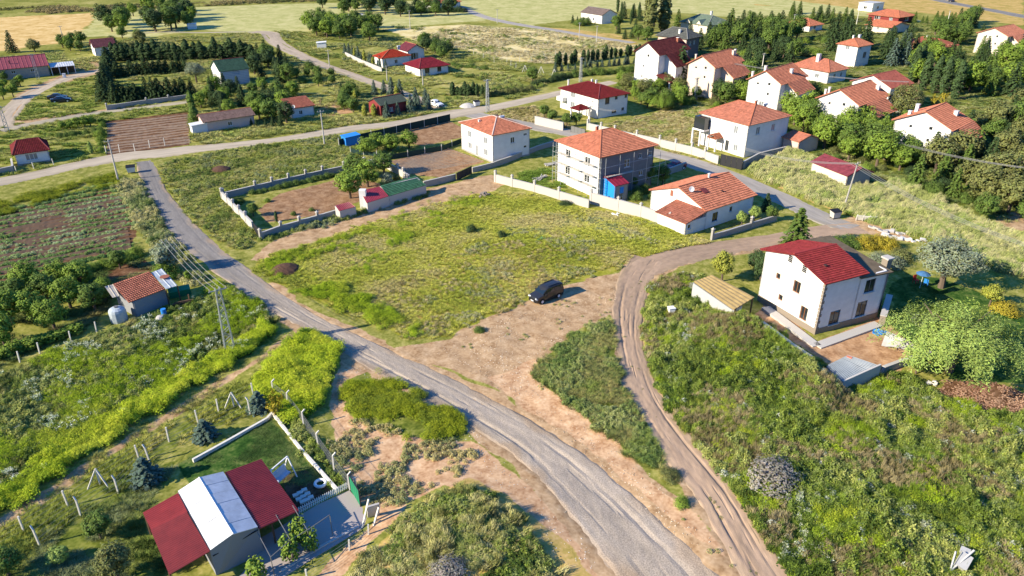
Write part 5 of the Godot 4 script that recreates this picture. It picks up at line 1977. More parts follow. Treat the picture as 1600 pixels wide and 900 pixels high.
func _ready() -> void:
	rng.seed = 4
	bumps.seed = 12
	bumps.frequency = 0.01
	bumps.fractal_octaves = 2
	var cam := Camera3D.new()
	cam.name = "camera"
	cam.position = Vector3(0, 41.0, 0)
	cam.rotation_degrees = Vector3(-27.2, 0, 0)
	cam.fov = 42.741
	cam.far = 6000.0
	cam.near = 0.5
	add_child(cam)
	cam.current = true
	var we := WorldEnvironment.new()
	we.name = "surroundings"
	var env := Environment.new()
	var sky := ProceduralSkyMaterial.new()
	sky.sky_top_color = Color(0.23, 0.52, 0.90)
	sky.sky_horizon_color = Color(0.55, 0.77, 0.94)
	sky.sky_curve = 0.14
	sky.ground_bottom_color = Color(0.40, 0.37, 0.28)
	sky.ground_horizon_color = Color(0.74, 0.80, 0.86)
	sky.sky_energy_multiplier = 0.72
	var sk := Sky.new()
	sk.sky_material = sky
	env.background_mode = Environment.BG_SKY
	env.sky = sk
	env.tonemap_mode = Environment.TONE_MAPPER_LINEAR
	env.tonemap_exposure = 1.98
	env.sdfgi_enabled = true
	env.ssao_enabled = true
	env.ssil_enabled = true
	we.environment = env
	add_child(we)
	var sun := DirectionalLight3D.new()
	sun.name = "sun"
	sun.light_energy = 1.55
	sun.light_color = Color(1.0, 0.95, 0.85)
	sun.light_angular_distance = 0.5
	sun.shadow_enabled = true
	sun.sky_mode = DirectionalLight3D.SKY_MODE_LIGHT_ONLY
	add_child(sun)
	sun.look_at_from_position(Vector3.ZERO, Vector3(cos(0.384) * cos(0.4712), -sin(0.4712), -sin(0.384) * cos(0.4712)), Vector3.UP)
	materials()
	mat("tank_paint", [0.48, 0.55, 0.60], 0.6, "rough", 0.06)
	mat("earth_dark", [0.13, 0.07, 0.045], 0.95, "rough", 0.4)
	mat("parasol_blue", [0.06, 0.16, 0.34], 0.8)
	mat("cushion", [0.50, 0.56, 0.64], 0.8, "soft", 0.5)
	mat("paving_brick", [0.46, 0.40, 0.37], 0.9, "rough", 0.22)
	roads()
	print("roads ", Time.get_ticks_msec())
	ground()
	print("ground ", Time.get_ticks_msec())
	pieces()
	print("pieces ", Time.get_ticks_msec())
	plants()
	print("trees ", Time.get_ticks_msec())
	for c in COVER:
		cover(c)
	print("cover ", Time.get_ticks_msec(), " copies ", total)
const TONES := [["leaf_mid","green"],["leaf_light","light green"],["leaf_dark","dark green"],["leaf_silver","silvery"],["leaf_yellow","yellow-green"],["leaf_blue","blue-green"],["leaf_bright","bright green"],["leaf_olive","olive green"],["leaf_gold","golden"],["leaf_grey","dead grey"]]
const RELATIONS := ["left of","right of","behind","in front of"]
const LANDMARKS := ["the house with pale-ridged pyramid roof","the scaffolded house","the white bungalow","the house with black balcony box","the tall red-roofed house","the dark red hip-roofed house","the tall maroon-roofed gabled house","the peach gabled house","the gabled house with square chimney","the rust-roofed gabled house","the wide-roofed gabled house","the house with two fat chimneys","the pink-roofed gabled house","the dappled tall house","the ochre house","the cream double-gabled house","the small hip-roofed house","the red-walled house","the cream cottage","the grey-roofed house","the green-roofed villa","the taupe-roofed house","the green-roofed clad house","the maroon-roofed cottage","the pink-roofed barn","the brick-gabled house","the mauve-roofed shed","the tile-roofed shed","the crimson hip-roofed house","the scarlet cottage","the maroon pavilion","the red clad cabin","the low white garden house","the orange house at top edge","the shed in tall grass","the small pink shed","the blue site cabin","the near red and white shed","the old tiled shed","the lattice mast","the vegetable plot","the parked van","the walled bare plot","the far top-left wheat field"]
const ORDINALS := ["first","second","third","fourth","fifth","sixth","seventh","eighth","ninth","tenth","eleventh","twelfth","thirteenth","fourteenth","fifteenth","sixteenth","seventeenth","eighteenth","nineteenth","twentieth","twenty-first","twenty-second","twenty-third","twenty-fourth","twenty-fifth","twenty-sixth","twenty-seventh","twenty-eighth","twenty-ninth","thirtieth","thirty-first","thirty-second"]
const MOUNDS := [[-2.83,-40,6,5,1.1],[-21.76,-60.46,4,3.5,.6],[6.62,-60.46,3.5,5,.45],[27.83,-44.35,16,12,1],[-10.62,-55.24,4,2.5,.4],[8.76,-92.24,13,7,.9]]
const BANKS := [{"pts":[[24.18,-74.55],[25.21,-70.34],[26.39,-67.29],[27.66,-63.94],[28.87,-61.3],[29.98,-57.32],[31.69,-55.67]],"h":1.6,"back":.7,"fall":13,"way":1,"box":[10.18,45.69,-88.55,-41.67]}]
const FURROWS := [["ploughed_rows","straw-brown furrows of the ploughed plot beside pale-ridged house",[-17.86,-123.24],[-5.04,-130.58],[-12.39,-139.14],[-22.05,-130.58],13,[.38,.28,.19],.1],["ploughed_rows","dark brown furrows of the plot below the conifer hedge",[-76.26,-134.95],[-63.52,-142.22],[-73.26,-165.76],[-87.76,-157.91],12,[.27,.19,.13],.14],["ploughed_rows","brown furrows of the vegetable plot beside asphalt lane",[-64.58,-83.31],[-51.85,-91.6],[-63.05,-112.56],[-76.99,-103.36],16,[.17,.11,.07],.22]]
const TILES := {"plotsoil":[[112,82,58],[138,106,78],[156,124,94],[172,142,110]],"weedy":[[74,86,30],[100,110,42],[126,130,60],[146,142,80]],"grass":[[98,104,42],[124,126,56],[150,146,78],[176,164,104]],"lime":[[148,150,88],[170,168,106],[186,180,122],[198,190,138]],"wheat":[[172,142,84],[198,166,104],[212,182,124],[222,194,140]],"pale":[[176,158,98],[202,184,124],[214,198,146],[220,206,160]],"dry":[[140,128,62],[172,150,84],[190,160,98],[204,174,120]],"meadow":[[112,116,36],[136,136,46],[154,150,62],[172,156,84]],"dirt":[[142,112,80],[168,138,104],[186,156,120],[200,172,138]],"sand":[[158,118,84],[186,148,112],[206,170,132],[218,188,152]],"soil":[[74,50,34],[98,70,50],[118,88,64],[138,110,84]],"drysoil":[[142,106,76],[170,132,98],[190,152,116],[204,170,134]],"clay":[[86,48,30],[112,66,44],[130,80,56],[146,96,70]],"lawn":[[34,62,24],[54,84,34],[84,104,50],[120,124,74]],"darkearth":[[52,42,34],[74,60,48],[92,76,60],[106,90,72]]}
const ROADLOOK := [
	["lane","gravel_road","road_gravel",[.35,.32,.29],[.6,.5,.395],[.58,.43,.29],.09,0,"grey lane, asphalt above and loose gravel below, running to the bottom edge","road"],
	["upper","dirt_track","road_dirt",[.47,.33,.225],[.52,.37,.26],[.47,.34,.22],.08,-.012,"brown dirt track climbing past the parked van","track"],
	["track","farm_track","road_dirt",[.47,.33,.225],[.4,.3,.2],[.47,.34,.22],.1,-.004,"rutted dirt track curving down beside the green hillside","track"],
	["far","village_road","road_dirt",[.56,.47,.35],[.5,.4,.3],[.46,.38,.25],.03,0,"pale dirt road crossing from left edge behind the plots","road"],
	["street","street","road_dirt",[.42,.38,.33],[.4,.4,.4],[.46,.4,.3],.02,-.006,"grey village street between the garden walls","street"],
	["farlane","field_lane","road_dirt",[.52,.42,.31],[.5,.4,.3],[.44,.37,.24],.03,-.01,"pale field lane winding down from the far meadow","lane"],
	["paved","far_road","road_dirt",[.44,.4,.36],[.4,.4,.4],[.44,.4,.28],.02,0,"paved far road among the yellow fields","road"],
	["highway","highway","road_gravel",[.34,.32,.3],[.3,.3,.3],[.46,.42,.34],.01,0,"asphalt highway at the top right corner","highway"],
	["leftlane","farm_lane","road_dirt",[.56,.46,.34],[.5,.4,.3],[.46,.38,.25],.03,-.014,"pale lane curving up to the pink-roofed barn","lane"],
	["plotlane","plot_path","road_dirt",[.5,.43,.31],[.5,.4,.3],[.42,.36,.22],.03,-.018,"pale path along the low wall below the conifer hedge","path"],
	["wheatlane","meadow_path","road_dirt",[.48,.42,.28],[.5,.4,.3],[.42,.37,.22],.02,-.02,"straw-coloured path behind the conifer hedge","path"]]
const ROADS := {
	"lane":[[-67.44,-130.58,1.33,0],[-63.7,-123.94,1.46,0],[-57.96,-114.08,1.46,0],[-52.21,-105.47,1.66,0],[-46.97,-97.89,1.89,0],[-41.71,-91.17,1.9,.05],[-36.32,-85.17,1.81,.15],[-31.24,-79.78,1.6,.35],[-26.43,-74.91,1.33,.7],[-21.42,-70.48,1.37,.9],[-16.69,-66.45,1.68,1],[-12.25,-62.76,1.84,1],[-7.96,-59.36,1.99,1],[-3.19,-55.24,2.15,1],[.62,-51.53,2.22,1],[3.43,-48.15,2.32,1],[5.4,-45.08,2.57,1],[7.15,-42.27,2.78,1],[8.98,-39.07,2.93,1],[10.54,-36.18,3.14,1],[12.14,-33.06,3.31,1],[14.25,-29.4,3.55,1]],
	"track":[[17.93,-87.49,2.14,0],[15.86,-83.31,2.13,0],[14.46,-78.93,1.87,0],[13.22,-73.38,1.58,0],[12.54,-67.75,1.4,0],[12.32,-62.76,1.43,0],[12.4,-58.29,1.47,0],[12.94,-54.28,1.49,0],[13.81,-50.65,1.66,0],[14.74,-47.36,1.7,0],[15.89,-43.64,1.68,0],[16.5,-40.31,1.66,0],[17.02,-37.31,1.64,0],[17.76,-34.07,1.72,0],[18.76,-30.27,1.82,0]],
	"upper":[[16.32,-84.42,2.1],[20.08,-87.1,2.25],[24.89,-89.92,2.1],[32.67,-93.11,2],[39.69,-95.57,2],[46,-97.89,2],[50.55,-98.85,2]],
	"far":[[-93.62,-110.5,2.3],[-86.77,-119.17,2.3],[-82.59,-123.24,2.4],[-77.79,-129.06,2.5],[-71.84,-133.74,3],[-65.68,-136.19,3],[-58.4,-139.58,2.3],[-48.39,-143.57,2.1],[-39.62,-149.7,2.1],[-32.54,-154.22,2.2],[-24.84,-157.37,2.3],[-17.07,-162.88,3.25],[-11.63,-166.94,3.5],[-3,-173.06,2.5],[6.27,-181.65,2.2],[16.4,-191.03,2.1],[27.42,-200.49,2]],
	"street":[[-9.39,-165.76,2.5],[-1.4,-159.53,2.5],[6.76,-153.71,2.6],[13.17,-149.21,2.6],[20.32,-143.12,2.5],[26.76,-136.19,2.5],[32.26,-130.58,2.5],[36.92,-123.59,2.5],[40.45,-116.57,2.5],[43.56,-109.92,2.3],[46.48,-102.84,2.2],[49.06,-98.61,2.2]],
	"farlane":[[-97.74,-290.96,3.5],[-90.75,-287.72,3.5],[-81.94,-266.84,3],[-70.28,-246.19,2.5],[-57.38,-226.23,2.25],[-47,-212.65,2.1],[-35.46,-197.24,2],[-25.34,-183.74,2],[-16.41,-171.81,2]],
	"paved":[[-25.03,-373.6,2.5],[-17.18,-349.09,2.5],[-8.09,-327.45,2.5],[3.84,-310.02,2.5],[15.94,-295.94,2.5],[30.11,-278.41,2.2],[42.1,-265.46,2]],
	"highway":[[213.86,-455.68,4],[217,-413.93,4],[218,-381.6,4],[220.31,-353.75,4],[221.24,-319.48,4]],
	"leftlane":[[-108.14,-153.71,2.5],[-114.29,-166.94,2.5],[-119.56,-182.34,2.25],[-121.52,-195.65,2],[-121.02,-209.04,2],[-116.63,-220.22,2]],
	"plotlane":[[-106.89,-151.68,1.8],[-102.43,-157.91,1.8],[-97.34,-164.02,1.6],[-91.02,-168.74,1.5],[-84.08,-173.06,1.5],[-77.08,-178.26,1.5]],
	"wheatlane":[[-139.71,-287.72,1.5],[-130.31,-290.96,1.5],[-117.63,-289.33,1.5],[-106.18,-290.96,1.5],[-95.32,-290.96,1.5]]}
const ZONES := [
	["weedy",.8,[[-50.8,-55.2],[-50.4,-60.5],[-47.2,-66.1],[-42.8,-71.2],[-37.7,-76.5],[-35.9,-81],[-30.1,-76.2],[-26.6,-71.9],[-25.8,-67.8],[-31.1,-59.4],[-34.7,-53.8],[-37.3,-47.8],[-39.2,-42.3],[-40.4,-39.7]]],
	["weedy",.6,[[-24.7,-57.8],[-24.5,-62.2],[-22.7,-68],[-21,-69.4],[-18.5,-67.5],[-17.4,-64],[-17.9,-59.1],[-18,-55],[-19.4,-52.9]]],
	["weedy",.8,[[18.2,-81.5],[22.6,-83.3],[24.2,-79.8],[25.6,-73.4],[27.8,-71.2],[30.3,-64.2],[31.1,-59.4],[33.1,-58.1],[38.1,-61],[40.3,-56.7],[42.8,-54.8],[47.2,-53.3],[52.6,-49.8],[40.2,-33.1],[19.3,-33.1],[18.8,-36.2],[17.1,-42.3],[15.6,-49.8],[14.5,-55.2],[13.9,-62.8],[14.6,-70.5],[16.4,-78.1]]],
	["dry",.8,[[41.1,-124.7],[53.8,-137],[56,-126.8],[57.8,-114.7],[64.9,-118.8],[67.3,-106.8],[69.6,-97.4],[73.6,-92.2],[66.6,-81.5],[61.9,-84.2],[60.2,-90.1],[57.5,-95.1],[52.2,-101.6],[48,-108.2],[43.3,-118.8]]],
	["weedy",1,[[26.2,-191],[45.9,-261.4],[76.4,-308.2],[111.1,-337.9],[161.7,-327.4],[187.7,-248.6],[84.5,-100.3],[72.1,-101.6],[67.3,-108.8],[58.8,-117.2],[53.9,-137.4],[57.6,-156.3],[45.2,-173.7]]],
	["wheat",1.5,[[-247.4,-315.6],[-219.5,-333.7],[-195.1,-344.6],[-187.5,-349.1],[-169.2,-311.9],[-158.6,-281.5],[-154.4,-264.1],[-159.5,-261.4],[-166.9,-248.6],[-187.9,-234.7]]],
	["lime",1.5,[[-187.2,-351.4],[-151.6,-371],[-118.3,-381.6],[-51.6,-395.7],[68.3,-420.4],[60.3,-368.4],[17.6,-358.5],[-15.8,-319.5],[-49.8,-301.1],[-90.8,-287.7],[-120.8,-297.6],[-133,-275.4],[-149.7,-281.5],[-156.3,-278.4],[-168.7,-311.9]]],
	["lime",1.5,[[-20,-410.8],[173.3,-427],[192.8,-368.4],[102.4,-327.4],[53.5,-363.4],[31.4,-331.6],[7.6,-308.2],[-8.2,-331.6]]],
	["pale",1.5,[[-49.6,-299.3],[-18,-311.9],[14.5,-291],[41.2,-266.8],[42.1,-251.1],[32.5,-241.5],[15.5,-229.3],[-2,-231.5],[-18.4,-258.7],[-31.2,-266.8]]],
	["dry",1.2,[[7.6,-308.2],[38.2,-287.7],[44.8,-261.4],[39.7,-256.1],[23.2,-278.4]]],
	["dry",1,[[117.5,-378.9],[183.2,-349.1],[203.7,-308.2],[281.5,-433.8],[140.7,-433.8]]],
	["lime",1,[[71.7,-420.4],[119.1,-384.3],[150.8,-340.1],[168.6,-319.5],[173.2,-340.1],[145,-395.7],[131.7,-427]]],
	["dirt",.6,[[-109.7,-156.3],[-119,-173.7],[-124.7,-191],[-125.5,-209],[-118.5,-222.2],[-113.9,-212.6],[-117.4,-205.5],[-120.2,-194.9],[-115.6,-175.6],[-108.9,-161.8],[-105.7,-161.2],[-93.4,-170.6],[-91.6,-166.9],[-104.6,-156.8],[-106.3,-150.7]]],
	["dirt",.6,[[-132.6,-222.2],[-131.1,-228.3],[-125.5,-232.5],[-117.6,-222.2],[-122,-210.8]]],
	["soil",.25,[[-88.4,-159],[-74,-167.5],[-63.2,-141.3],[-75.9,-134.1]]],
	["drysoil",.25,[[-47.8,-178.3],[-42.5,-182.3],[-36.1,-166.9],[-41.8,-162.3]]],
	["soil",.8,[[-77.5,-104.1],[-74.3,-108.8],[-66.5,-115.3],[-59.2,-107.7],[-55,-99.8],[-51.5,-90.8],[-56.7,-86.7],[-63.5,-81.5]]],
	["soil",.5,[[-50.9,-88.7],[-48.5,-88.1],[-45.2,-84.2],[-50,-81.5],[-52.5,-83.3]]],
	["plotsoil",.3,[[-39.1,-106],[-37.5,-113.5],[-30.5,-119.8],[-26,-122.2],[-21.4,-117.2],[-24.2,-109.3],[-29,-103.9],[-36,-100.8]]],
	["plotsoil",.3,[[-22.1,-130.6],[-12.4,-139.1],[-5,-130.6],[-12.1,-121.2],[-17.9,-123.2]]],
	["plotsoil",.5,[[-23.1,-152.7],[-14,-160.1],[-10.1,-153.7],[-9.7,-146.8],[-17.5,-140.4],[-21.3,-143.1]]],
	["clay",.5,[[-59.8,-131.4],[-56,-132.9],[-49,-126.8],[-49.3,-123.2],[-55.2,-124.7]]],
	["clay",.4,[[-30.9,-85.6],[-29.2,-87.5],[-27.4,-85.6],[-27.8,-82.9],[-29.8,-82.9]]],
	["meadow",.8,[[-33.1,-88.7],[-27.2,-93.8],[-18.8,-102.8],[-8.8,-110.5],[-3.7,-114.1],[3.1,-112.6],[10,-108.2],[19.4,-104.1],[26.4,-96.7],[27.4,-93.3],[21.3,-89.1],[12.9,-83.3],[6.3,-80.5],[2.3,-76.8],[-6.9,-68.3],[-11,-67.8],[-17.4,-72.6],[-24.5,-78.1],[-29.4,-81.5],[-33.3,-85.2]]],
	["dry",1.4,[[-8.5,-89.1],[5.3,-93.3],[8.2,-85.2],[0,-76.5],[-11.3,-70.5],[-13.6,-76.5]]],
	["dirt",.5,[[-34.2,-88.1],[-33.1,-94.4],[-23.5,-105.5],[-12.8,-116.6],[-3.3,-123.2],[-1.1,-119.2],[-3.1,-113.5],[-8.7,-109.3],[-18.6,-101.8],[-27,-92.9],[-32,-87.9]]],
	["dirt",.8,[[-13.4,-65.4],[-10.2,-67],[-6.9,-68.3],[-2.9,-72.5],[1.3,-75.8],[3.9,-78.8],[7.1,-80.8],[13,-84],[17.7,-87.9],[25.9,-90.8],[35.9,-95.1],[46,-97.9],[50.3,-98.4],[49,-95.1],[35.6,-91.2],[26.2,-88.1],[19.5,-84.2],[15.8,-76.5],[13.7,-74.9],[10.9,-73.1],[5.5,-67.8],[2.3,-62.8],[3.1,-59.4],[8.9,-50.7],[13.7,-42.3],[15.5,-36.2],[19.5,-36.2],[16.5,-43.6],[14.6,-51.5],[13.6,-60.5],[14.4,-70.5],[15.8,-76.5],[14.3,-76.5],[12.2,-71.9],[11,-64],[11.5,-59.4],[12.4,-51.5],[13.3,-45.1],[14.7,-38.5],[14.6,-36.2],[13.3,-36.2],[5.5,-49.8],[-2.5,-59.4]]],
	["sand",.5,[[-2.5,-60.5],[2.3,-63.7],[3.4,-58.1],[8.9,-50.7],[11.6,-44.4],[13.7,-42.3],[15.4,-35.9],[12.6,-35.9],[8.1,-44.4],[3.4,-51.5]]],
	["sand",.6,[[-17.8,-64],[-15.6,-62.8],[-9.7,-57.2],[-4.4,-49.8],[0,-44.4],[4.6,-38.5],[5.7,-35.9],[3.5,-35.9],[-1,-42.3],[-5.1,-45.1],[-7.9,-42.9],[-9.8,-42.3],[-12,-43.6],[-14.8,-49.8],[-16.5,-55.2]]],
	["sand",.6,[[-6.1,-50.7],[-3.6,-50.7],[0,-47],[3,-42.9],[7.2,-35.5],[3.5,-35.5],[0,-41.5],[-3.1,-45.2],[-5.2,-46.2]]],
	["sand",.6,[[-14.1,-35.9],[-11.3,-39.7],[-9.8,-42.3],[-8.2,-45.1],[-5.8,-47.4],[-7.8,-42.3],[-10.1,-38.5],[-12.3,-35.9]]],
	["dirt",.4,[[-39.8,-38.8],[-38.7,-41.5],[-36.3,-46],[-33.7,-51.5],[-30.3,-57.2],[-26.2,-63.7],[-24.2,-68.4],[-22.7,-67.8],[-25,-64],[-29.4,-56.4],[-32.7,-50.7],[-35.7,-44.9],[-37.9,-40.2],[-38.8,-37.3]]],
	["dirt",.4,[[-30.9,-81.5],[-24.5,-74.9],[-19.5,-69.1],[-17.6,-66.4],[-12.6,-60.5],[-15.2,-61],[-20.3,-66.4],[-26.6,-71.9],[-30.7,-78.1]]],
	["soil",.4,[[42.3,-59.4],[45.9,-60.2],[48.8,-57.8],[46.7,-54.5],[43.1,-55.2],[40.3,-56.7]]],
	["drysoil",.2,[[27.7,-73.1],[30.3,-76.8],[32.7,-67.1],[41.5,-72.6],[42.6,-66.4],[38.7,-61.6],[33,-59.4],[32.2,-62.2]]],
	["lawn",.3,[[-27.7,-47.8],[-22,-53.8],[-14,-44.7],[-16.7,-42.3],[-18.2,-44.4],[-20.4,-46.6],[-25.6,-45.1]]],
	["darkearth",.3,[[-18.8,-46.6],[-16.8,-47],[-14.1,-44.5],[-16.3,-42.3],[-17.2,-42.9]]],
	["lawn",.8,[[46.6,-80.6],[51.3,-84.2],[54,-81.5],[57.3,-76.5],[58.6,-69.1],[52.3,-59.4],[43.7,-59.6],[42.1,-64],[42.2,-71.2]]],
	["dry",.6,[[-11.9,-34.1],[-10.4,-37.3],[-9.3,-39.1],[-7.7,-41.3],[-5.5,-44],[-3.1,-45.7],[-.5,-44],[2.4,-40.6],[5.7,-35.9],[6.7,-33.1]]],
	["weedy",.6,[[10.5,-72.3],[11,-69.8],[10.8,-64],[10.9,-59.4],[11.3,-55.2],[11.9,-50.7],[12.6,-46.2],[11.1,-47],[8.9,-50.7],[4.8,-56.7],[2.2,-60.2],[1.9,-61.8],[4.7,-65.8],[7.7,-69.4]]],
	["weedy",.5,[[-16.2,-59.4],[-14.4,-61.6],[-11.3,-60.2],[-7.3,-57.2],[-4.5,-54.3],[-4.2,-51.5],[-5.5,-50.7],[-8.4,-51.5],[-11.3,-52.2],[-14.7,-54.3]]],
	["weedy",.6,[[-36.4,-37.8],[-33.8,-41.3],[-31.1,-46],[-27.6,-48.3],[-28.2,-42.3],[-23.6,-35.5],[-33.5,-33.1]]],
	["weedy",.6,[[-37.5,-39.6],[-35.2,-44],[-32.6,-49.1],[-29.2,-54.5],[-25.2,-60.2],[-23.3,-59.4],[-23.6,-55.2],[-27.2,-52.2],[-31.3,-46.4],[-34.4,-39.1],[-36.1,-37.3]]],
	["dirt",.6,[[73.1,-103.4],[78.3,-105.5],[76.7,-99.8],[73.3,-97.4],[69.9,-100.3]]],
	["dirt",.6,[[51,-103.4],[56.8,-97.4],[55.7,-93.3],[49.5,-97.4],[44,-95.1],[44.2,-97.9]]],
	["dirt",.7,[[-33,-78],[-28,-73.3],[-22.9,-68.8],[-18.4,-64.5],[-14,-60.6],[-9.8,-57.1],[-5.2,-53],[-1.7,-49.4],[.8,-46.2],[2.5,-43.2],[4,-40.4],[5.6,-37.2],[7,-34.3],[8.4,-31],[10.4,-27.2],[18.1,-31.6],[15.8,-35.1],[14.1,-38.1],[12.3,-40.9],[10.3,-44.2],[8.3,-46.9],[6,-50.1],[2.9,-53.7],[-1.1,-57.5],[-6.1,-61.6],[-10.5,-64.9],[-15,-68.4],[-19.9,-72.2],[-24.9,-76.5],[-29.5,-81.5]]],
	["dirt",.6,[[15.6,-88.7],[13.4,-84.3],[12.2,-79.5],[11.2,-73.7],[10.6,-67.9],[10.4,-62.8],[10.4,-58.1],[11,-53.9],[11.7,-50.1],[12.6,-46.7],[13.8,-43.1],[14.4,-39.9],[14.9,-36.9],[15.6,-33.5],[16.5,-29.7],[21,-30.9],[19.9,-34.6],[19.1,-37.7],[18.6,-40.7],[18,-44.2],[16.8,-48],[15.9,-51.2],[14.9,-54.6],[14.4,-58.4],[14.2,-62.7],[14.4,-67.6],[15.3,-73],[16.8,-78.3],[18.3,-82.3],[20.3,-86.3]]]]
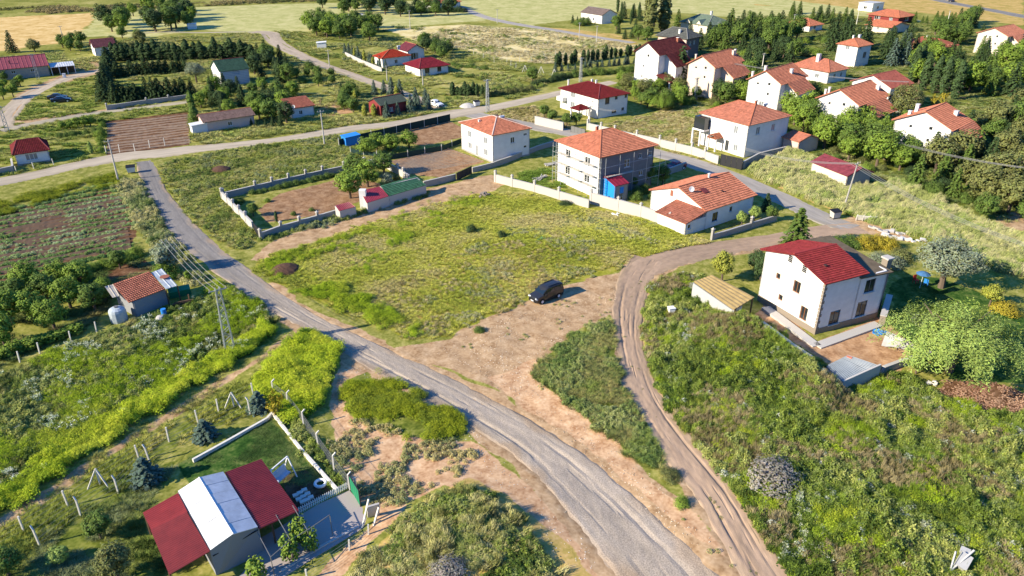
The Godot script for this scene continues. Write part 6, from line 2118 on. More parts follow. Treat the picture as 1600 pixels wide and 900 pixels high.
const HOUSES := [
	{"name":"white_house","label":"white two-storey house with orange pyramid roof and pale hips, beside ploughed plot","x":-3.45,"z":-129.47,"turn":.618,"w":8.23,"d":10.74,"e":5.27,"roof":"hip","rax":"z","rl":1.3,"rh":1.6,"oh":.35,"rc":[.62,.235,.14],"capm":"cap_white","wl":"plaster_white","wr":"plaster_white","win":[["L",.22,3,1.3,1.25,"pale"],["L",.22,.8,1.3,1.25,"pale"],["L",.72,3,1.3,1.25,"pale"],["L",.72,.8,1.3,1.25,"pale"],["L",.45,3.6,.5,.4,"pale"],["L",.5,.15,.85,1.95,"pale"],["R",.53,3,.9,1.1,"dark"],["R",.88,3.9,.8,.5,"dark"],["R",.88,1.6,.7,.5,"dark"]],"chim":[[.18,.62,.95,.3]],"tank":[[.62,.42,1.55]],"vent":[[.7,.5,1.5]],"plinth":.3,"plinth_mat":"concrete"},
	{"name":"scaffolded_house","label":"white and bare grey house under scaffolding, orange hip roof","x":13.7,"z":-110.86,"turn":.599,"w":11.54,"d":10.8,"e":7,"roof":"hip","rax":"x","rl":2.2,"rh":2.2,"oh":.45,"rc":[.62,.235,.14],"wl":"plaster_white","wr":"render_grey","win":[["L",.28,4.6,1.3,1.5,"dark"],["L",.28,1.9,1.3,1.5,"dark"],["L",.74,4.6,1.3,1.5,"dark"],["L",.74,1.9,1.3,1.5,"dark"],["R",.5,4.2,1.2,1.3,"dark"],["R",.74,5.2,.8,.8,"dark"],["R",.93,5.2,.8,.8,"dark"],["R",.78,2.2,.8,.8,"dark"]],"chim":[[.42,.62,2.5,.4]],"chm":"brick_red","vent":[[.6,.35,1.5],[.86,.3,.9]]},
	{"name":"bungalow","label":"white single-storey house with orange gable roof and lean-to beside dirt track","x":27.62,"z":-98.08,"turn":.635,"w":10.8,"d":10.69,"e":2.98,"roof":"gx","oh":.3,"rc":[.62,.235,.14],"pitch":.42,"wl":"plaster_white","wr":"plaster_white","win":[["R",.2,.75,1.2,1.4,"grey"],["R",.52,1.5,.6,.75,"grey"]],"vent":[[.55,.2,.9]],"chim":[[.6,.5,2.6,.28]],"dish":[[.8,4.9,-3.7]],"rh":1.99},
	{"name":"hip_roofed_house","label":"white two-storey house with orange hip roof and black balcony box, facing street","x":43.13,"z":-132.83,"turn":.616,"w":11.98,"d":11.21,"e":6.17,"roof":"hip","rax":"z","rl":4,"rh":2.2,"oh":.35,"rc":[.6,.24,.155],"wl":"plaster_white","wr":"plaster_white","win":[["L",.82,3.7,.75,1.4,"pale"],["L",.24,3.9,.95,1.5,"pale"],["L",.8,1.2,.5,.9,"dark"],["L",.38,.3,.8,2,"grey"],["L",.2,.7,.95,1.3,"pale"],["R",.25,3.9,1.1,1.4,"pale"],["R",.62,3.9,1,1.3,"pale"]],"chim":[[.5,.32,2.9,.4]],"chm":"brick_red","tank":[[.72,.3,1.9]],"vent":[[.6,.3,1.4]]},
	{"name":"red_roofed_house","label":"tall white house with red tiled gable roof and stone plinth in walled yard","x":32.76,"z":-68.58,"turn":.436,"w":5.31,"d":8.93,"e":6.51,"roof":"gx","oh":.45,"rc":[.27,.04,.042],"pitch":.3,"wl":"plaster_white","wr":"plaster_white","win":[["L",.4,3.5,1,1.4,"brown"],["L",.22,.9,1,1.6,"brown"],["L",.72,3.9,.6,.7,"brown"],["L",.62,1.6,.6,.7,"brown"],["R",.47,.75,1.5,1.7,"grey"]],"plinth":.75,"caps":true,"capm":"cap_red","vent":[[.3,.2,.7]],"rh":1.35},
	{"name":"dark_red_house","label":"white house with dark red hip roof behind street corner, small gate porch","x":18.82,"z":-161.19,"turn":.628,"w":8.84,"d":13,"e":4.54,"roof":"hip","rax":"z","rl":4.2,"rh":1.7,"oh":.4,"rc":[.2,.028,.03],"pitch":.3,"capm":"cap_dark","wl":"plaster_white","wr":"plaster_white","win":[["L",.66,3.1,1.5,1.3,"pale"],["L",.66,.9,1.5,1.3,"pale"],["R",.3,2.9,1.3,1.6,"grey"],["R",.6,3.6,.8,.7,"grey"],["R",.93,3.6,.7,.7,"grey"],["R",.55,.6,1.4,.7,"grey"],["R",.85,.8,.8,.7,"grey"],["L",.14,3.2,.45,.6,"dark"],["L",.27,3.2,.35,.5,"dark"],["L",.39,3.2,.35,.5,"dark"]],"chim":[[.5,.45,2.3,.35],[.2,.95,1.6,.3],[.75,.75,1.6,.35]]},
	{"name":"tall_gabled_house","label":"tall white gabled house with dark maroon roof and low entrance canopy","x":36.61,"z":-189.11,"turn":.789,"w":13,"d":7.2,"e":9,"roof":"gx","rh":2.6,"oh":.45,"rc":[.17,.045,.042],"wl":"plaster_white","win":[["L",.45,8,.7,.7,"dark"],["L",.62,5.4,.5,.6,"dark"],["L",.66,2.8,.5,.6,"dark"],["L",.8,7.9,.4,.4,"dark"]],"wing":[2.8,9.6,3.4,6.4],"capm":"cap_dark","chim":[[.85,.3,2.6,.7]],"chm":"brick_red","plinth":1.2,"plinth_mat":"plaster_cream"},
	{"name":"peach_gabled_house","label":"peach gabled house with orange roof and paired chimneys among trees","x":48.48,"z":-180.03,"turn":.808,"w":13,"d":7.4,"e":7.6,"roof":"gx","rh":2.3,"oh":.45,"rc":[.62,.235,.14],"wl":"plaster_peach","win":[["L",.35,6.8,.7,.7,"dark"],["L",.35,4.6,.6,.7,"dark"],["L",.7,6.6,.6,.6,"dark"],["L",.5,.9,1.2,1.2,"pale"]],"wing":[3,11,3.4,5.4],"chim":[[.88,.25,2.2,.6],[.95,.25,2.4,.5],[.15,.9,1.9,.4]],"chm":"plaster_peach"},
	{"name":"gabled_house_orange_roof","label":"white gabled house with bright orange roof and square white chimney","x":59.77,"z":-166.13,"turn":.8,"w":12.62,"d":7.8,"e":6.6,"roof":"gx","rh":2.4,"oh":.45,"rc":[.62,.235,.14],"wl":"plaster_white","win":[["L",.35,5.8,.7,.7,"dark"],["L",.35,3.6,.6,.7,"dark"],["L",.7,5.6,.6,.6,"dark"],["L",.5,.9,1.2,1.2,"pale"]],"wing":[2.6,10.4,3,4.6],"chim":[[.62,.2,1.9,.7],[.28,.75,2.6,.6],[.06,.95,1.5,.5]]},
	{"name":"gabled_house_fir","label":"white gabled house with rust orange roof half hidden by a big conifer","x":69.19,"z":-147.22,"turn":.735,"w":13,"d":8.6,"e":6.4,"roof":"gx","rh":2.4,"oh":.45,"rc":[.62,.235,.14],"wl":"plaster_white","win":[["L",.35,5.6,.7,.7,"dark"],["L",.35,3.4,.6,.7,"dark"],["L",.7,5.4,.6,.6,"dark"],["L",.5,.9,1.2,1.2,"pale"]],"wing":[2.6,10.4,3,4.4],"chim":[[.9,.2,1.8,.8],[.08,.9,1.6,.45],[.2,.9,1.8,.45]]},
	{"name":"gabled_house_edge","label":"white gabled house with wide orange roof and twin square chimneys near dark trees","x":77.82,"z":-128.64,"turn":.755,"w":9.29,"d":9.8,"e":6.4,"roof":"gx","rh":2.4,"oh":.45,"rc":[.62,.235,.14],"wl":"plaster_white","win":[["L",.35,5.6,.7,.7,"dark"],["L",.35,3.4,.6,.7,"dark"],["L",.7,5.4,.6,.6,"dark"],["L",.5,.9,1.2,1.2,"pale"]],"wing":[2.2,9.4,2.6,4.6],"chim":[[.75,.2,1.7,.8],[.1,.8,1.7,.6],[.45,.8,2.4,.7]]},
	{"name":"two_chimney_house","label":"low white house with orange hip roof and two fat white chimneys","x":83.31,"z":-197.94,"turn":.63,"w":8.38,"d":11.14,"e":3.2,"roof":"hip","rax":"z","rl":4.5,"rh":2.2,"oh":.5,"rc":[.6,.24,.155],"capm":"cap_clay","chim":[[.35,.5,3.3,1],[.6,.62,2.9,.8]],"win":[["R",.35,1.2,1,1.1,"dark"],["R",.72,1.2,.8,1.1,"dark"],["L",.3,1,1.2,1.2,"pale"]]},
	{"name":"pink_roofed_house","label":"white gabled house with faded pink-orange roof and plum rear hip","x":84.83,"z":-166.88,"turn":.628,"w":8.6,"d":9.4,"e":5.6,"roof":"gx","rh":2.1,"oh":.45,"rc":[.42,.13,.1],"wl":"plaster_white","win":[["L",.35,4.8,.7,.7,"dark"],["L",.35,2.6,.6,.7,"dark"],["L",.7,4.6,.6,.6,"dark"],["L",.5,.9,1.2,1.2,"pale"]],"wing":[2.4,7,2.2,4.2]},
	{"name":"blue_shaded_house","label":"tall white house with orange roof, wall dappled by tree shade","x":99.96,"z":-220.78,"turn":.628,"w":7,"d":6.5,"e":5.93,"roof":"hip","rax":"x","rl":2,"rh":1.6,"oh":.4,"rc":[.62,.235,.14],"win":[["R",.62,2.2,1.6,1.8,"dark"],["R",.2,5,.8,.8,"dark"],["L",.5,4.6,1.2,1.2,"pale"]],"chim":[[.75,.5,2.3,.7],[.45,.6,2.2,.5]]},
	{"name":"ochre_house","label":"ochre house with broad pinkish hip roof and dark balcony corner","x":133.85,"z":-237.77,"turn":.628,"w":9.04,"d":12.82,"e":2.88,"roof":"hip","rax":"z","rl":5,"rh":1.8,"oh":.6,"rc":[.4,.13,.09],"wl":"plaster_ochre","win":[["R",.5,2.2,2.2,1.3,"dark"],["L",.3,2.4,1.2,1.2,"dark"],["L",.7,2.4,1.2,1.2,"pale"]],"chim":[[.5,.6,2.2,.5]]},
	{"name":"cream_gabled_house","label":"cream double-gabled house with orange roof at far right","x":153.63,"z":-238.22,"turn":.628,"w":12.45,"d":9,"e":6.2,"roof":"gx","rh":2,"oh":.45,"rc":[.6,.24,.155],"wl":"plaster_cream","win":[["L",.35,5.4,.7,.7,"dark"],["L",.35,3.2,.6,.7,"dark"],["L",.7,5.2,.6,.6,"dark"],["L",.5,.9,1.2,1.2,"pale"]],"wing":[2.4,8,2.6,4.4]},
	{"name":"small_hip_house","label":"small white house with orange hip roof before the far meadow","x":111.91,"z":-290.84,"turn":.628,"w":8.09,"d":9.94,"e":2.3,"roof":"hip","rax":"z","rl":2.5,"rh":1.9,"oh":.5,"rc":[.62,.235,.14],"win":[["R",.4,.9,1.2,1.1,"dark"],["L",.8,.8,2,1.5,"dark"],["L",.3,1,1,1.1,"pale"]]},
	{"name":"red_walled_house","label":"red-walled house with orange gable roof and porch by far field","x":155.56,"z":-312.71,"turn":.628,"w":12.17,"d":13,"e":2.56,"roof":"hip","rax":"z","rl":5,"rh":1.9,"oh":.6,"rc":[.62,.235,.14],"wl":"plaster_red","win":[["R",.5,.8,3.2,1.5,"dark"],["L",.7,.8,2.4,1.6,"dark"],["L",.25,.8,1.4,1.6,"pale"]]},
	{"name":"cream_cottage","label":"small cream cottage with plain orange roof below red-walled house","x":139.65,"z":-285.12,"turn":.628,"w":13,"d":9.74,"e":2.3,"roof":"gz","rh":1.5,"oh":.4,"rc":[.62,.235,.14],"wl":"plaster_cream","win":[["L",.5,1,1,1,"pale"]]},
	{"name":"grey_roofed_house","label":"pink-walled house with grey hip roof behind maroon-roofed house","x":52.99,"z":-232.67,"turn":.826,"w":7.56,"d":10.27,"e":6.4,"roof":"hip","rax":"z","rl":5,"rh":2.2,"oh":.6,"rc":[.16,.165,.15],"capm":"cap_grey","wl":"plaster_pink","wr":"render_dark","win":[["L",.75,3.9,1.6,1.3,"pale"],["L",.45,3.9,1,1.6,"brown"],["R",.3,4.2,1,1,"pale"],["R",.6,4.2,1,1,"pale"]],"chim":[[.2,.35,2,.7]]},
	{"name":"green_roofed_villa","label":"cream villa with pale green roof, dormer gables and turret","x":71.86,"z":-284.47,"turn":.628,"w":13,"d":13,"e":3.25,"roof":"hip","rax":"z","rl":6,"rh":2.6,"oh":.5,"rc":[.22,.29,.22],"capm":"cap_grey","wl":"plaster_cream","win":[["L",.65,2.2,1,1.2,"pale"],["L",.3,2.2,1,1.2,"pale"],["R",.5,2.6,1.6,1.2,"pale"]],"chim":[[.7,.5,3.6,.7]]},
	{"name":"taupe_roofed_house","label":"plain white house with taupe gable roof beside far meadow trees","x":36.18,"z":-312.29,"turn":.628,"w":8.18,"d":13,"e":3.4,"roof":"gz","rh":1.9,"oh":.3,"rc":[.26,.2,.18],"capm":"cap_grey","win":[["R",.4,3,1,1.1,"dark"],["L",.4,.8,1,1.2,"dark"]]},
	{"name":"green_roofed_house","label":"blue-grey clad house with dark green gable roof inside conifer hedge","x":-75.07,"z":-193.66,"turn":.647,"w":7.37,"d":7.5,"e":4.05,"roof":"gx","rh":2.2,"oh":.25,"rc":[.06,.13,.09],"capm":"cap_dark","wl":"plaster_white","wr":"cladding_blue","win":[["R",.55,2.9,1.6,1.2,"pale"],["L",.5,.5,1,1.9,"dark"]]},
	{"name":"maroon_cottage","label":"low white cottage with maroon hip roof at left edge by road","x":-88.76,"z":-127.67,"turn":.587,"w":5.19,"d":6.5,"e":2.3,"roof":"hip","rax":"x","rl":3.4,"rh":1.5,"oh":.35,"rc":[.2,.028,.03],"capm":"cap_dark","win":[["R",.47,.75,1.9,1.2,"pale"]],"plinth":.3,"plinth_mat":"concrete"},
	{"name":"farm_barn","label":"long grey barn with faded pink metal roof at far left","x":-139,"z":-201.73,"turn":.599,"w":13,"d":11,"e":2.85,"roof":"gx","rh":2.2,"oh":.3,"rc":[.33,.09,.11],"rk":"ribs","pitch":1,"wl":"concrete","cat":"barn","capm":"cap_pink","win":[["R",.35,1.4,1,.8,"dark"],["R",.7,1.4,1,.8,"dark"]],"vent":[[.33,.2,1.6]]},
	{"name":"brick_gable_house","label":"small white house with brick gable and mauve roof by wheat field","x":-130.75,"z":-239.2,"turn":.628,"w":6,"d":6,"e":2.8,"roof":"gx","rh":1.9,"oh":.4,"rc":[.22,.08,.09],"rk":"tile","win":[["L",.5,.8,1,1.1,"pale"]]},
	{"name":"low_shed","label":"low shed with weathered mauve roof and pale side, among garden trees","x":-63.2,"z":-149.85,"turn":.628,"w":10.27,"d":5,"e":2.3,"roof":"gx","rh":1,"oh":.3,"rc":[.3,.2,.17],"rk":"tile","cat":"shed","wl":"plaster_pink","win":[["R",.5,.7,.9,.9,"dark"]]},
	{"name":"tile_roofed_shed","label":"small white shed with single-slope orange tiles beside bare plot","x":-48.45,"z":-161.61,"turn":.628,"w":5.15,"d":4.8,"e":2.3,"roof":"mono","rh":1.1,"oh":.3,"rc":[.44,.16,.11],"cat":"shed","win":[["R",.4,.6,.8,.9,"dark"]],"dish":[[.4,2.6,.3]]},
	{"name":"crimson_hip_house","label":"small white house with crimson hip roof in the open meadow","x":-25.32,"z":-207.54,"turn":.628,"w":9.06,"d":8.5,"e":2.3,"roof":"hip","rax":"x","rl":3.2,"rh":1.7,"oh":.5,"rc":[.27,.03,.045],"capm":"cap_dark","win":[["R",.25,.7,1.5,1.3,"grey"],["R",.68,.7,1.3,1.3,"grey"]]},
	{"name":"scarlet_cottage","label":"cottage with scarlet tiled roof behind garden wall and spruces","x":-37.67,"z":-220.27,"turn":.628,"w":8.98,"d":5,"e":2.8,"roof":"hip","rax":"x","rl":1.5,"rh":1.6,"oh":.4,"rc":[.48,.06,.03],"win":[["R",.5,.8,1,1.1,"dark"]],"tank":[[.8,.6,2.2]]},
	{"name":"maroon_pavilion","label":"open-fronted house with maroon gable roof and white verandah posts","x":-31.59,"z":-231.11,"turn":.628,"w":5.72,"d":6,"e":3,"roof":"gz","rh":1.6,"oh":.5,"rc":[.23,.06,.08],"win":[["R",.4,.3,2.6,1.9,"dark"]]},
	{"name":"red_clad_cabin","label":"red clad cabin with dark green roof behind round spruces","x":-29.04,"z":-163.04,"turn":.729,"w":6.83,"d":5,"e":2.6,"roof":"gx","rh":1.1,"oh":.25,"rc":[.09,.11,.09],"rk":"ribs","pitch":.5,"wl":"plaster_red","cat":"cabin","win":[["L",.5,.9,.8,.8,"pale"],["R",.4,.8,.9,.9,"pale"]]},
	{"name":"white_garden_house","label":"low white house with pink porch roof below far trees","x":-65.08,"z":-314.92,"turn":.628,"w":6.5,"d":5,"e":2.6,"roof":"flat","rh":.3,"oh":.3,"rc":[.62,.58,.58],"win":[["R",.5,.7,1.6,1.2,"dark"]]},
	{"name":"far_orange_house","label":"orange roofed house behind clipped hedge at the top edge","x":-33.65,"z":-357.6,"turn":.628,"w":11.94,"d":11.67,"e":3.2,"roof":"hip","rax":"x","rl":4,"rh":2,"oh":.5,"rc":[.62,.235,.14],"win":[["R",.5,.9,1.6,1.2,"dark"]]},
	{"name":"far_white_house","label":"white flat-roofed house at top edge beside far road","x":162.51,"z":-352.75,"turn":.628,"w":9,"d":7,"e":3.4,"roof":"flat","rh":.4,"oh":.2,"rc":[.6,.6,.6],"win":[["R",.5,.9,1.6,1.2,"dark"],["L",.5,.9,1.6,1.2,"dark"]]},
	{"name":"pink_roofed_shed","label":"grey rendered shed with dusty crimson roof in tall pale grass","x":54.96,"z":-115.48,"turn":.385,"w":5.11,"d":8.2,"e":2.3,"roof":"gz","rh":1,"oh":.25,"rc":[.3,.07,.09],"pitch":.5,"capm":"cap_dark","wl":"plaster_cream","wr":"concrete","cat":"shed"},
	{"name":"garden_shed","label":"small pink shed with orange gable roof behind boundary wall","x":53.91,"z":-135.35,"turn":.494,"w":5.24,"d":3.93,"e":2.3,"roof":"gz","rh":.9,"oh":.25,"rc":[.6,.24,.155],"wl":"plaster_pink","cat":"shed"},
	{"name":"blue_site_cabin","label":"site cabin with crimson roof and bright blue gable beside scaffolding","x":16.07,"z":-108.94,"turn":.58,"w":2.68,"d":4.98,"e":2.85,"roof":"gx","rh":.75,"oh":.12,"rc":[.3,.03,.06],"rk":"ribs","pitch":.7,"wl":"paint_blue","wr":"concrete","cat":"cabin","capm":"cap_dark","win":[["R",.5,.2,.8,1.9,"blue"]]}]
const WALLS := [
	{"name":"garden_wall","label":"pale concrete wall between middle meadow and scaffolded house","pts":[[-2.82,-119.17],[0,-116.89],[3.66,-114.08],[7.44,-110.79],[11.87,-106.83]],"h":1.25,"mat":"concrete_pale","pillar":1.75,"bay":6},
	{"name":"garden_wall","label":"high beige wall between the blue site cabin and middle meadow","pts":[[12.35,-108.78],[16.15,-105.47],[19.17,-102.84],[22.72,-98.85],[24.86,-96.25]],"h":1.8,"mat":"concrete_pale","pillar":2.1,"bay":7,"t":.25},
	{"name":"garden_wall","label":"low wall with balls on pillars before the bungalow garden","pts":[[27.82,-94.21],[34.53,-98.61],[39.08,-101.56]],"h":.75,"mat":"concrete","pillar":1.5,"bay":9,"rail":1},
	{"name":"garden_wall","label":"stepped grey wall beside the pale-ridged house","pts":[[-6.95,-123.94],[-3.43,-126.82],[0,-130.97],[4.65,-137.02],[9.6,-142.22]],"h":.9,"mat":"concrete","bay":3.4,"t":.2},
	{"name":"garden_wall","label":"low grey wall between green shed roof and black gate","pts":[[-14.66,-116.26],[-9.61,-120.16]],"h":1,"mat":"concrete","bay":4},
	{"name":"garden_wall","label":"sunlit end wall of the walled bare plot with ball-capped pillars","pts":[[-45.99,-110.5],[-42.47,-105.47],[-37.17,-97.89]],"h":1.3,"mat":"concrete_pale","pillar":1.7,"bay":3.2},
	{"name":"garden_wall","label":"front wall of the walled bare plot along dirt verge","pts":[[-35.09,-94.66],[-32.99,-97.42],[-28.68,-101.31],[-26.09,-103.88]],"h":.9,"mat":"concrete","pillar":1.35,"bay":3.4},
	{"name":"garden_wall","label":"back wall of the walled bare plot with pillars","pts":[[-45.99,-111.08],[-42,-114.69],[-37.57,-118.51],[-32.77,-122.54],[-26.44,-127.56],[-23.57,-129.82]],"h":.9,"mat":"concrete","pillar":1.45,"bay":3.6},
	{"name":"garden_wall","label":"short cream wall with pillars behind the green tiled roof","pts":[[-22.99,-127.56],[-19.87,-123.24],[-17.35,-119.17]],"h":1.1,"mat":"concrete_pale","pillar":1.6,"bay":2.6},
	{"name":"garden_wall","label":"long beige street wall with pale pillars before the mown plot","pts":[[15.81,-152.18],[20.83,-147.29],[28.65,-140.01],[33.79,-134.95],[37.39,-129.06]],"h":1.4,"mat":"concrete_pale","pillar":2,"bay":4.6,"rail":0},
	{"name":"garden_wall","label":"beige wall left of the dark red hip-roofed house","pts":[[4.95,-156.84],[8.38,-153.71],[10.69,-151.68]],"h":1.7,"mat":"concrete_pale","bay":5,"t":.3},
	{"name":"garden_wall","label":"grey wall right of the big black gate","pts":[[40.97,-126.09],[45.39,-131.36],[51.54,-135.36]],"h":1.3,"mat":"concrete","bay":4},
	{"name":"garden_wall","label":"low grey wall before the red car in shade","pts":[[26.09,-121.86],[30.92,-126.45]],"h":1.1,"mat":"concrete","pillar":1.6,"bay":6},
	{"name":"garden_wall","label":"pale low yard wall below the carport","pts":[[26.97,-68.8],[28.547,-64.617],[29.765,-61.963]],"h":1.45,"mat":"concrete_pale","bay":3.5,"t":.35},
	{"name":"garden_wall","label":"yard wall running under the drooping tree","pts":[[36.75,-61.14],[39,-62.29],[42.87,-63.95]],"h":.7,"mat":"concrete_pale","bay":3.5,"t":.3},
	{"name":"garden_wall","label":"stone wall standing right of the tall red-roofed house","pts":[[40.79,-70.48],[43.78,-75.53]],"h":1.3,"mat":"stone_plinth","bay":9,"t":.6,"copmat":"concrete_pale"},
	{"name":"garden_wall","label":"low grey wall below the conifer hedge","pts":[[-93.07,-169.34],[-86.43,-174.98],[-78.44,-180.96]],"h":1,"mat":"concrete","pillar":1.3,"bay":6},
	{"name":"garden_wall","label":"cream wall below the scarlet cottage garden","pts":[[-52.33,-239.18],[-44.95,-226.23],[-36.84,-213.57]],"h":1.2,"mat":"concrete_pale","bay":5},
	{"name":"garden_wall","label":"blue-grey walled pen beside maroon-roofed cottage","pts":[[-91.09,-120.84],[-87.68,-124.65],[-90.57,-129.06]],"h":1,"mat":"concrete","bay":4},
	{"name":"concrete_kerb","label":"white concrete kerb round the dark lawn","pts":[[-26.6,-47.99],[-24.41,-50.65],[-22.07,-53.62],[-21.85,-54.47],[-18,-49.46],[-13.84,-44.5]],"h":.32,"mat":"concrete_white","bay":3.6,"t":.22,"coping":false,"cat":"kerb"},
	{"name":"garden_wall","label":"low pale wall beyond red roof at patio edge","pts":[[-16.02,-36.46],[-13.84,-38.59],[-11.44,-40.57]],"h":.25,"mat":"concrete_pale","bay":4,"t":.2,"coping":false}]
const FENCES := [
	{"name":"post_fence","label":"wire fence of straight white posts along the left track","pts":[[-37.69,-38.35,"s"],[-36.1,-40.19,"s"],[-34.36,-42.95,"s"],[-33.01,-45.3,"t"],[-31.32,-48.4,"s"],[-29.73,-50.65,"s"],[-28.13,-53.15,"s"],[-26.83,-54.66,"s"],[-25.75,-55.64,"t"],[-24.35,-57.04,"s"]],"h":1.55,"lean":[-.6,.6]},
	{"name":"post_fence","label":"second fence of bent-topped posts left of the near shed","pts":[[-34.26,-38.95,"b"],[-32.81,-41.87,"b"],[-31.08,-44.28,"b"],[-30.23,-47.99,"b"],[-23.9,-54.47,"b"]],"h":1.6,"lean":[-.7,-.5]},
	{"name":"chain_link_fence","label":"chain-link fence with bent white posts right of the dark lawn","pts":[[-22.53,-57.25,"b"],[-20.76,-55.64,"b"],[-18.54,-52.69,"b"],[-16.57,-49.88,"b"],[-14.61,-46.89,"b"],[-12.84,-44.57,"b"]],"h":1.5,"lean":[.8,-.5],"mesh":true},
	{"name":"post_fence","label":"short posts along the lower patio edge","pts":[[-14.1,-35.91,"s"],[-11.67,-38.35,"s"],[-10.55,-39.81,"s"]],"h":1,"lean":[.5,.5]},
	{"name":"post_fence","label":"white posts before the ploughed brown plot","pts":[[-76.7,-135.36,"s"],[-74.56,-136.19,"s"],[-72.02,-137.02,"s"],[-70.13,-139.14,"s"],[-67.71,-140.45,"s"]],"h":1.5,"lean":[.5,.5]},
	{"name":"post_fence","label":"white posts before the maroon-roofed cottage","pts":[[-87.02,-124.3,"s"],[-85.23,-126.45,"s"],[-82.93,-128.68,"s"]],"h":1.1,"lean":[.5,.5]},
	{"name":"post_fence","label":"white fence posts across the far scrub field","pts":[[-12.18,-241.48,"s"],[-8.9,-234.72,"s"],[-5.4,-228.3,"s"],[-1.54,-228.3,"s"],[2.32,-229.34,"s"],[5.83,-230.4,"s"],[9.89,-234.72,"s"],[13.69,-239.18,"s"]],"h":1.6,"lean":[.5,.5]},
	{"name":"post_fence","label":"leaning white posts beside the hedge rows","pts":[[-.38,-222.19,"s"],[1.11,-218.28,"s"],[3.64,-214.5,"t"],[8.13,-212.65,"t"],[11.75,-209.04,"t"]],"h":1.8,"lean":[.5,.5]}]
const SCREENS := [
	{"name":"screen_fence","label":"dark green netting fence on white posts along village road","pts":[[-33.55,-139.58],[-30.48,-143.12],[-23.77,-149.7],[-13.41,-159.53]],"h":1.5,"mat":"net_green"},
	{"name":"screen_fence","label":"dark fence behind the ploughed strips","pts":[[-30.49,-135.36],[-22.4,-131.36],[-13.45,-137.02],[-9.85,-142.22]],"h":1,"mat":"net_green"}]
const GATES := [
	{"a":[-9.35,-119.5],"b":[-7.03,-123.24],"h":1.3,"mat":"iron_dark","label":"black gate in the wall of the ploughed strips"},
	{"a":[37.55,-128.3],"b":[40.55,-125.37],"h":1.9,"mat":"iron_dark","label":"big black sliding gate on the village street"},
	{"a":[12.22,-150.69],"b":[14.89,-147.77],"h":1.2,"mat":"frame_grey","label":"grey gate beside the porch with dark red roof"},
	{"a":[-36.84,-97.42],"b":[-35.31,-95.11],"h":1.2,"mat":"iron_dark","label":"dark gate at the corner of walled bare plot"}]
const MASTS := [
	{"x":-29.39,"z":-65.31,"turn":.6,"h":7.44,"w":.95,"label":"tall steel lattice mast in the left meadow"},
	{"x":-5.53,"z":-166.94,"turn":.6,"h":7.42,"w":.75,"label":"lattice mast on the village road behind pale-ridged house"},
	{"x":18.33,"z":-200.49,"turn":.6,"h":6.31,"w":.75,"label":"lattice mast beside the hedge rows"},
	{"x":44.39,"z":-179.6,"turn":.6,"h":5.32,"w":.75,"label":"lattice mast before the peach gabled house"},
	{"x":-128.72,"z":-203.83,"turn":.6,"h":6.72,"w":.75,"label":"lattice mast before the pink-roofed barn"},
	{"x":-104.68,"z":-150.69,"turn":.6,"h":5.3,"w":.75,"label":"lattice mast at the left edge lane"}]
const POLES := [
	{"x":-36.8,"z":-141.33,"turn":.6,"h":6.78,"label":"concrete pole between tile-roofed shed and village road"},
	{"x":-67.02,"z":-119.83,"turn":.6,"h":7.1,"label":"concrete pole at the junction of asphalt lane"},
	{"x":51.13,"z":-106.55,"turn":.6,"h":7.25,"label":"grey pole in the pale right-hand slope","lx":1.2,"mat":"concrete"},
	{"x":-53.4,"z":-221.2,"turn":.6,"h":4.88,"label":"thin pole beside the far field lane"},
	{"x":-39.19,"z":-297.63,"turn":.6,"h":6.96,"label":"thin pole beside the far clipped hedge"},
	{"x":-23.3,"z":-195.65,"turn":.6,"h":4.25,"label":"thin pole at the lower field lane"},
	{"x":-33.66,"z":-202.15,"turn":.6,"h":4.03,"label":"thin pole beside the crimson hip-roofed house"},
	{"x":71.34,"z":-215.43,"turn":.6,"h":4.95,"label":"pale leaning pole behind the square-chimney gabled house","mat":"concrete_white"},
	{"x":64.96,"z":-142.67,"turn":.6,"h":3.83,"label":"street lamp pole among trees before the rust-roofed house","lamp":true},
	{"x":16.55,"z":-155.78,"turn":.6,"h":4.23,"label":"pole at the gate of dark red hip-roofed house"},
	{"x":165.11,"z":-294.26,"turn":.6,"h":7.12,"label":"pale pole behind the ochre house","mat":"concrete_white"},
	{"x":138.54,"z":-311.87,"turn":.6,"h":5.82,"label":"pale pole behind the cream cottage","mat":"concrete_white"},
	{"x":29.39,"z":-266.84,"turn":.6,"h":5.5,"label":"pole in the far pale field"},
	{"x":24.32,"z":-278.41,"turn":.6,"h":5.05,"label":"thin pole beside the paved far road"},
	{"x":-5.99,"z":-315.63,"turn":.6,"h":5.39,"label":"pole at the bend of paved far road"},
	{"x":-155.87,"z":-266.84,"turn":.6,"h":5.5,"label":"bare pole in the wheat field"},
	{"x":106.82,"z":-294.26,"turn":.6,"h":5.98,"label":"pole left of the small hip-roofed house"}]
const WIRES := [
	["wires from the slope pole towards the black gate",[51.13,7.2,-106.55],[38.39,5,-123.32],.8,3],
	["wires from the slope pole into the right-hand trees",[51.13,7.2,-106.55],[59.91,7,-74.74],1,3],
	["wires from the left lattice mast across the asphalt lane",[-29.39,7.39,-65.31],[-40.68,6.5,-80.03],.5,4],
	["wires between lamp pole and right-hand trees",[64.96,3.78,-142.67],[75.88,7,-105.17],1,3],
	["wires crossing before the dappled tall house",[48.18,8,-190.7],[85.51,8,-161.37],1,3],
	["wires from porch gate pole to the dark red hip-roofed house",[16.55,4.18,-155.78],[21.46,4,-152.27],.3,3]]
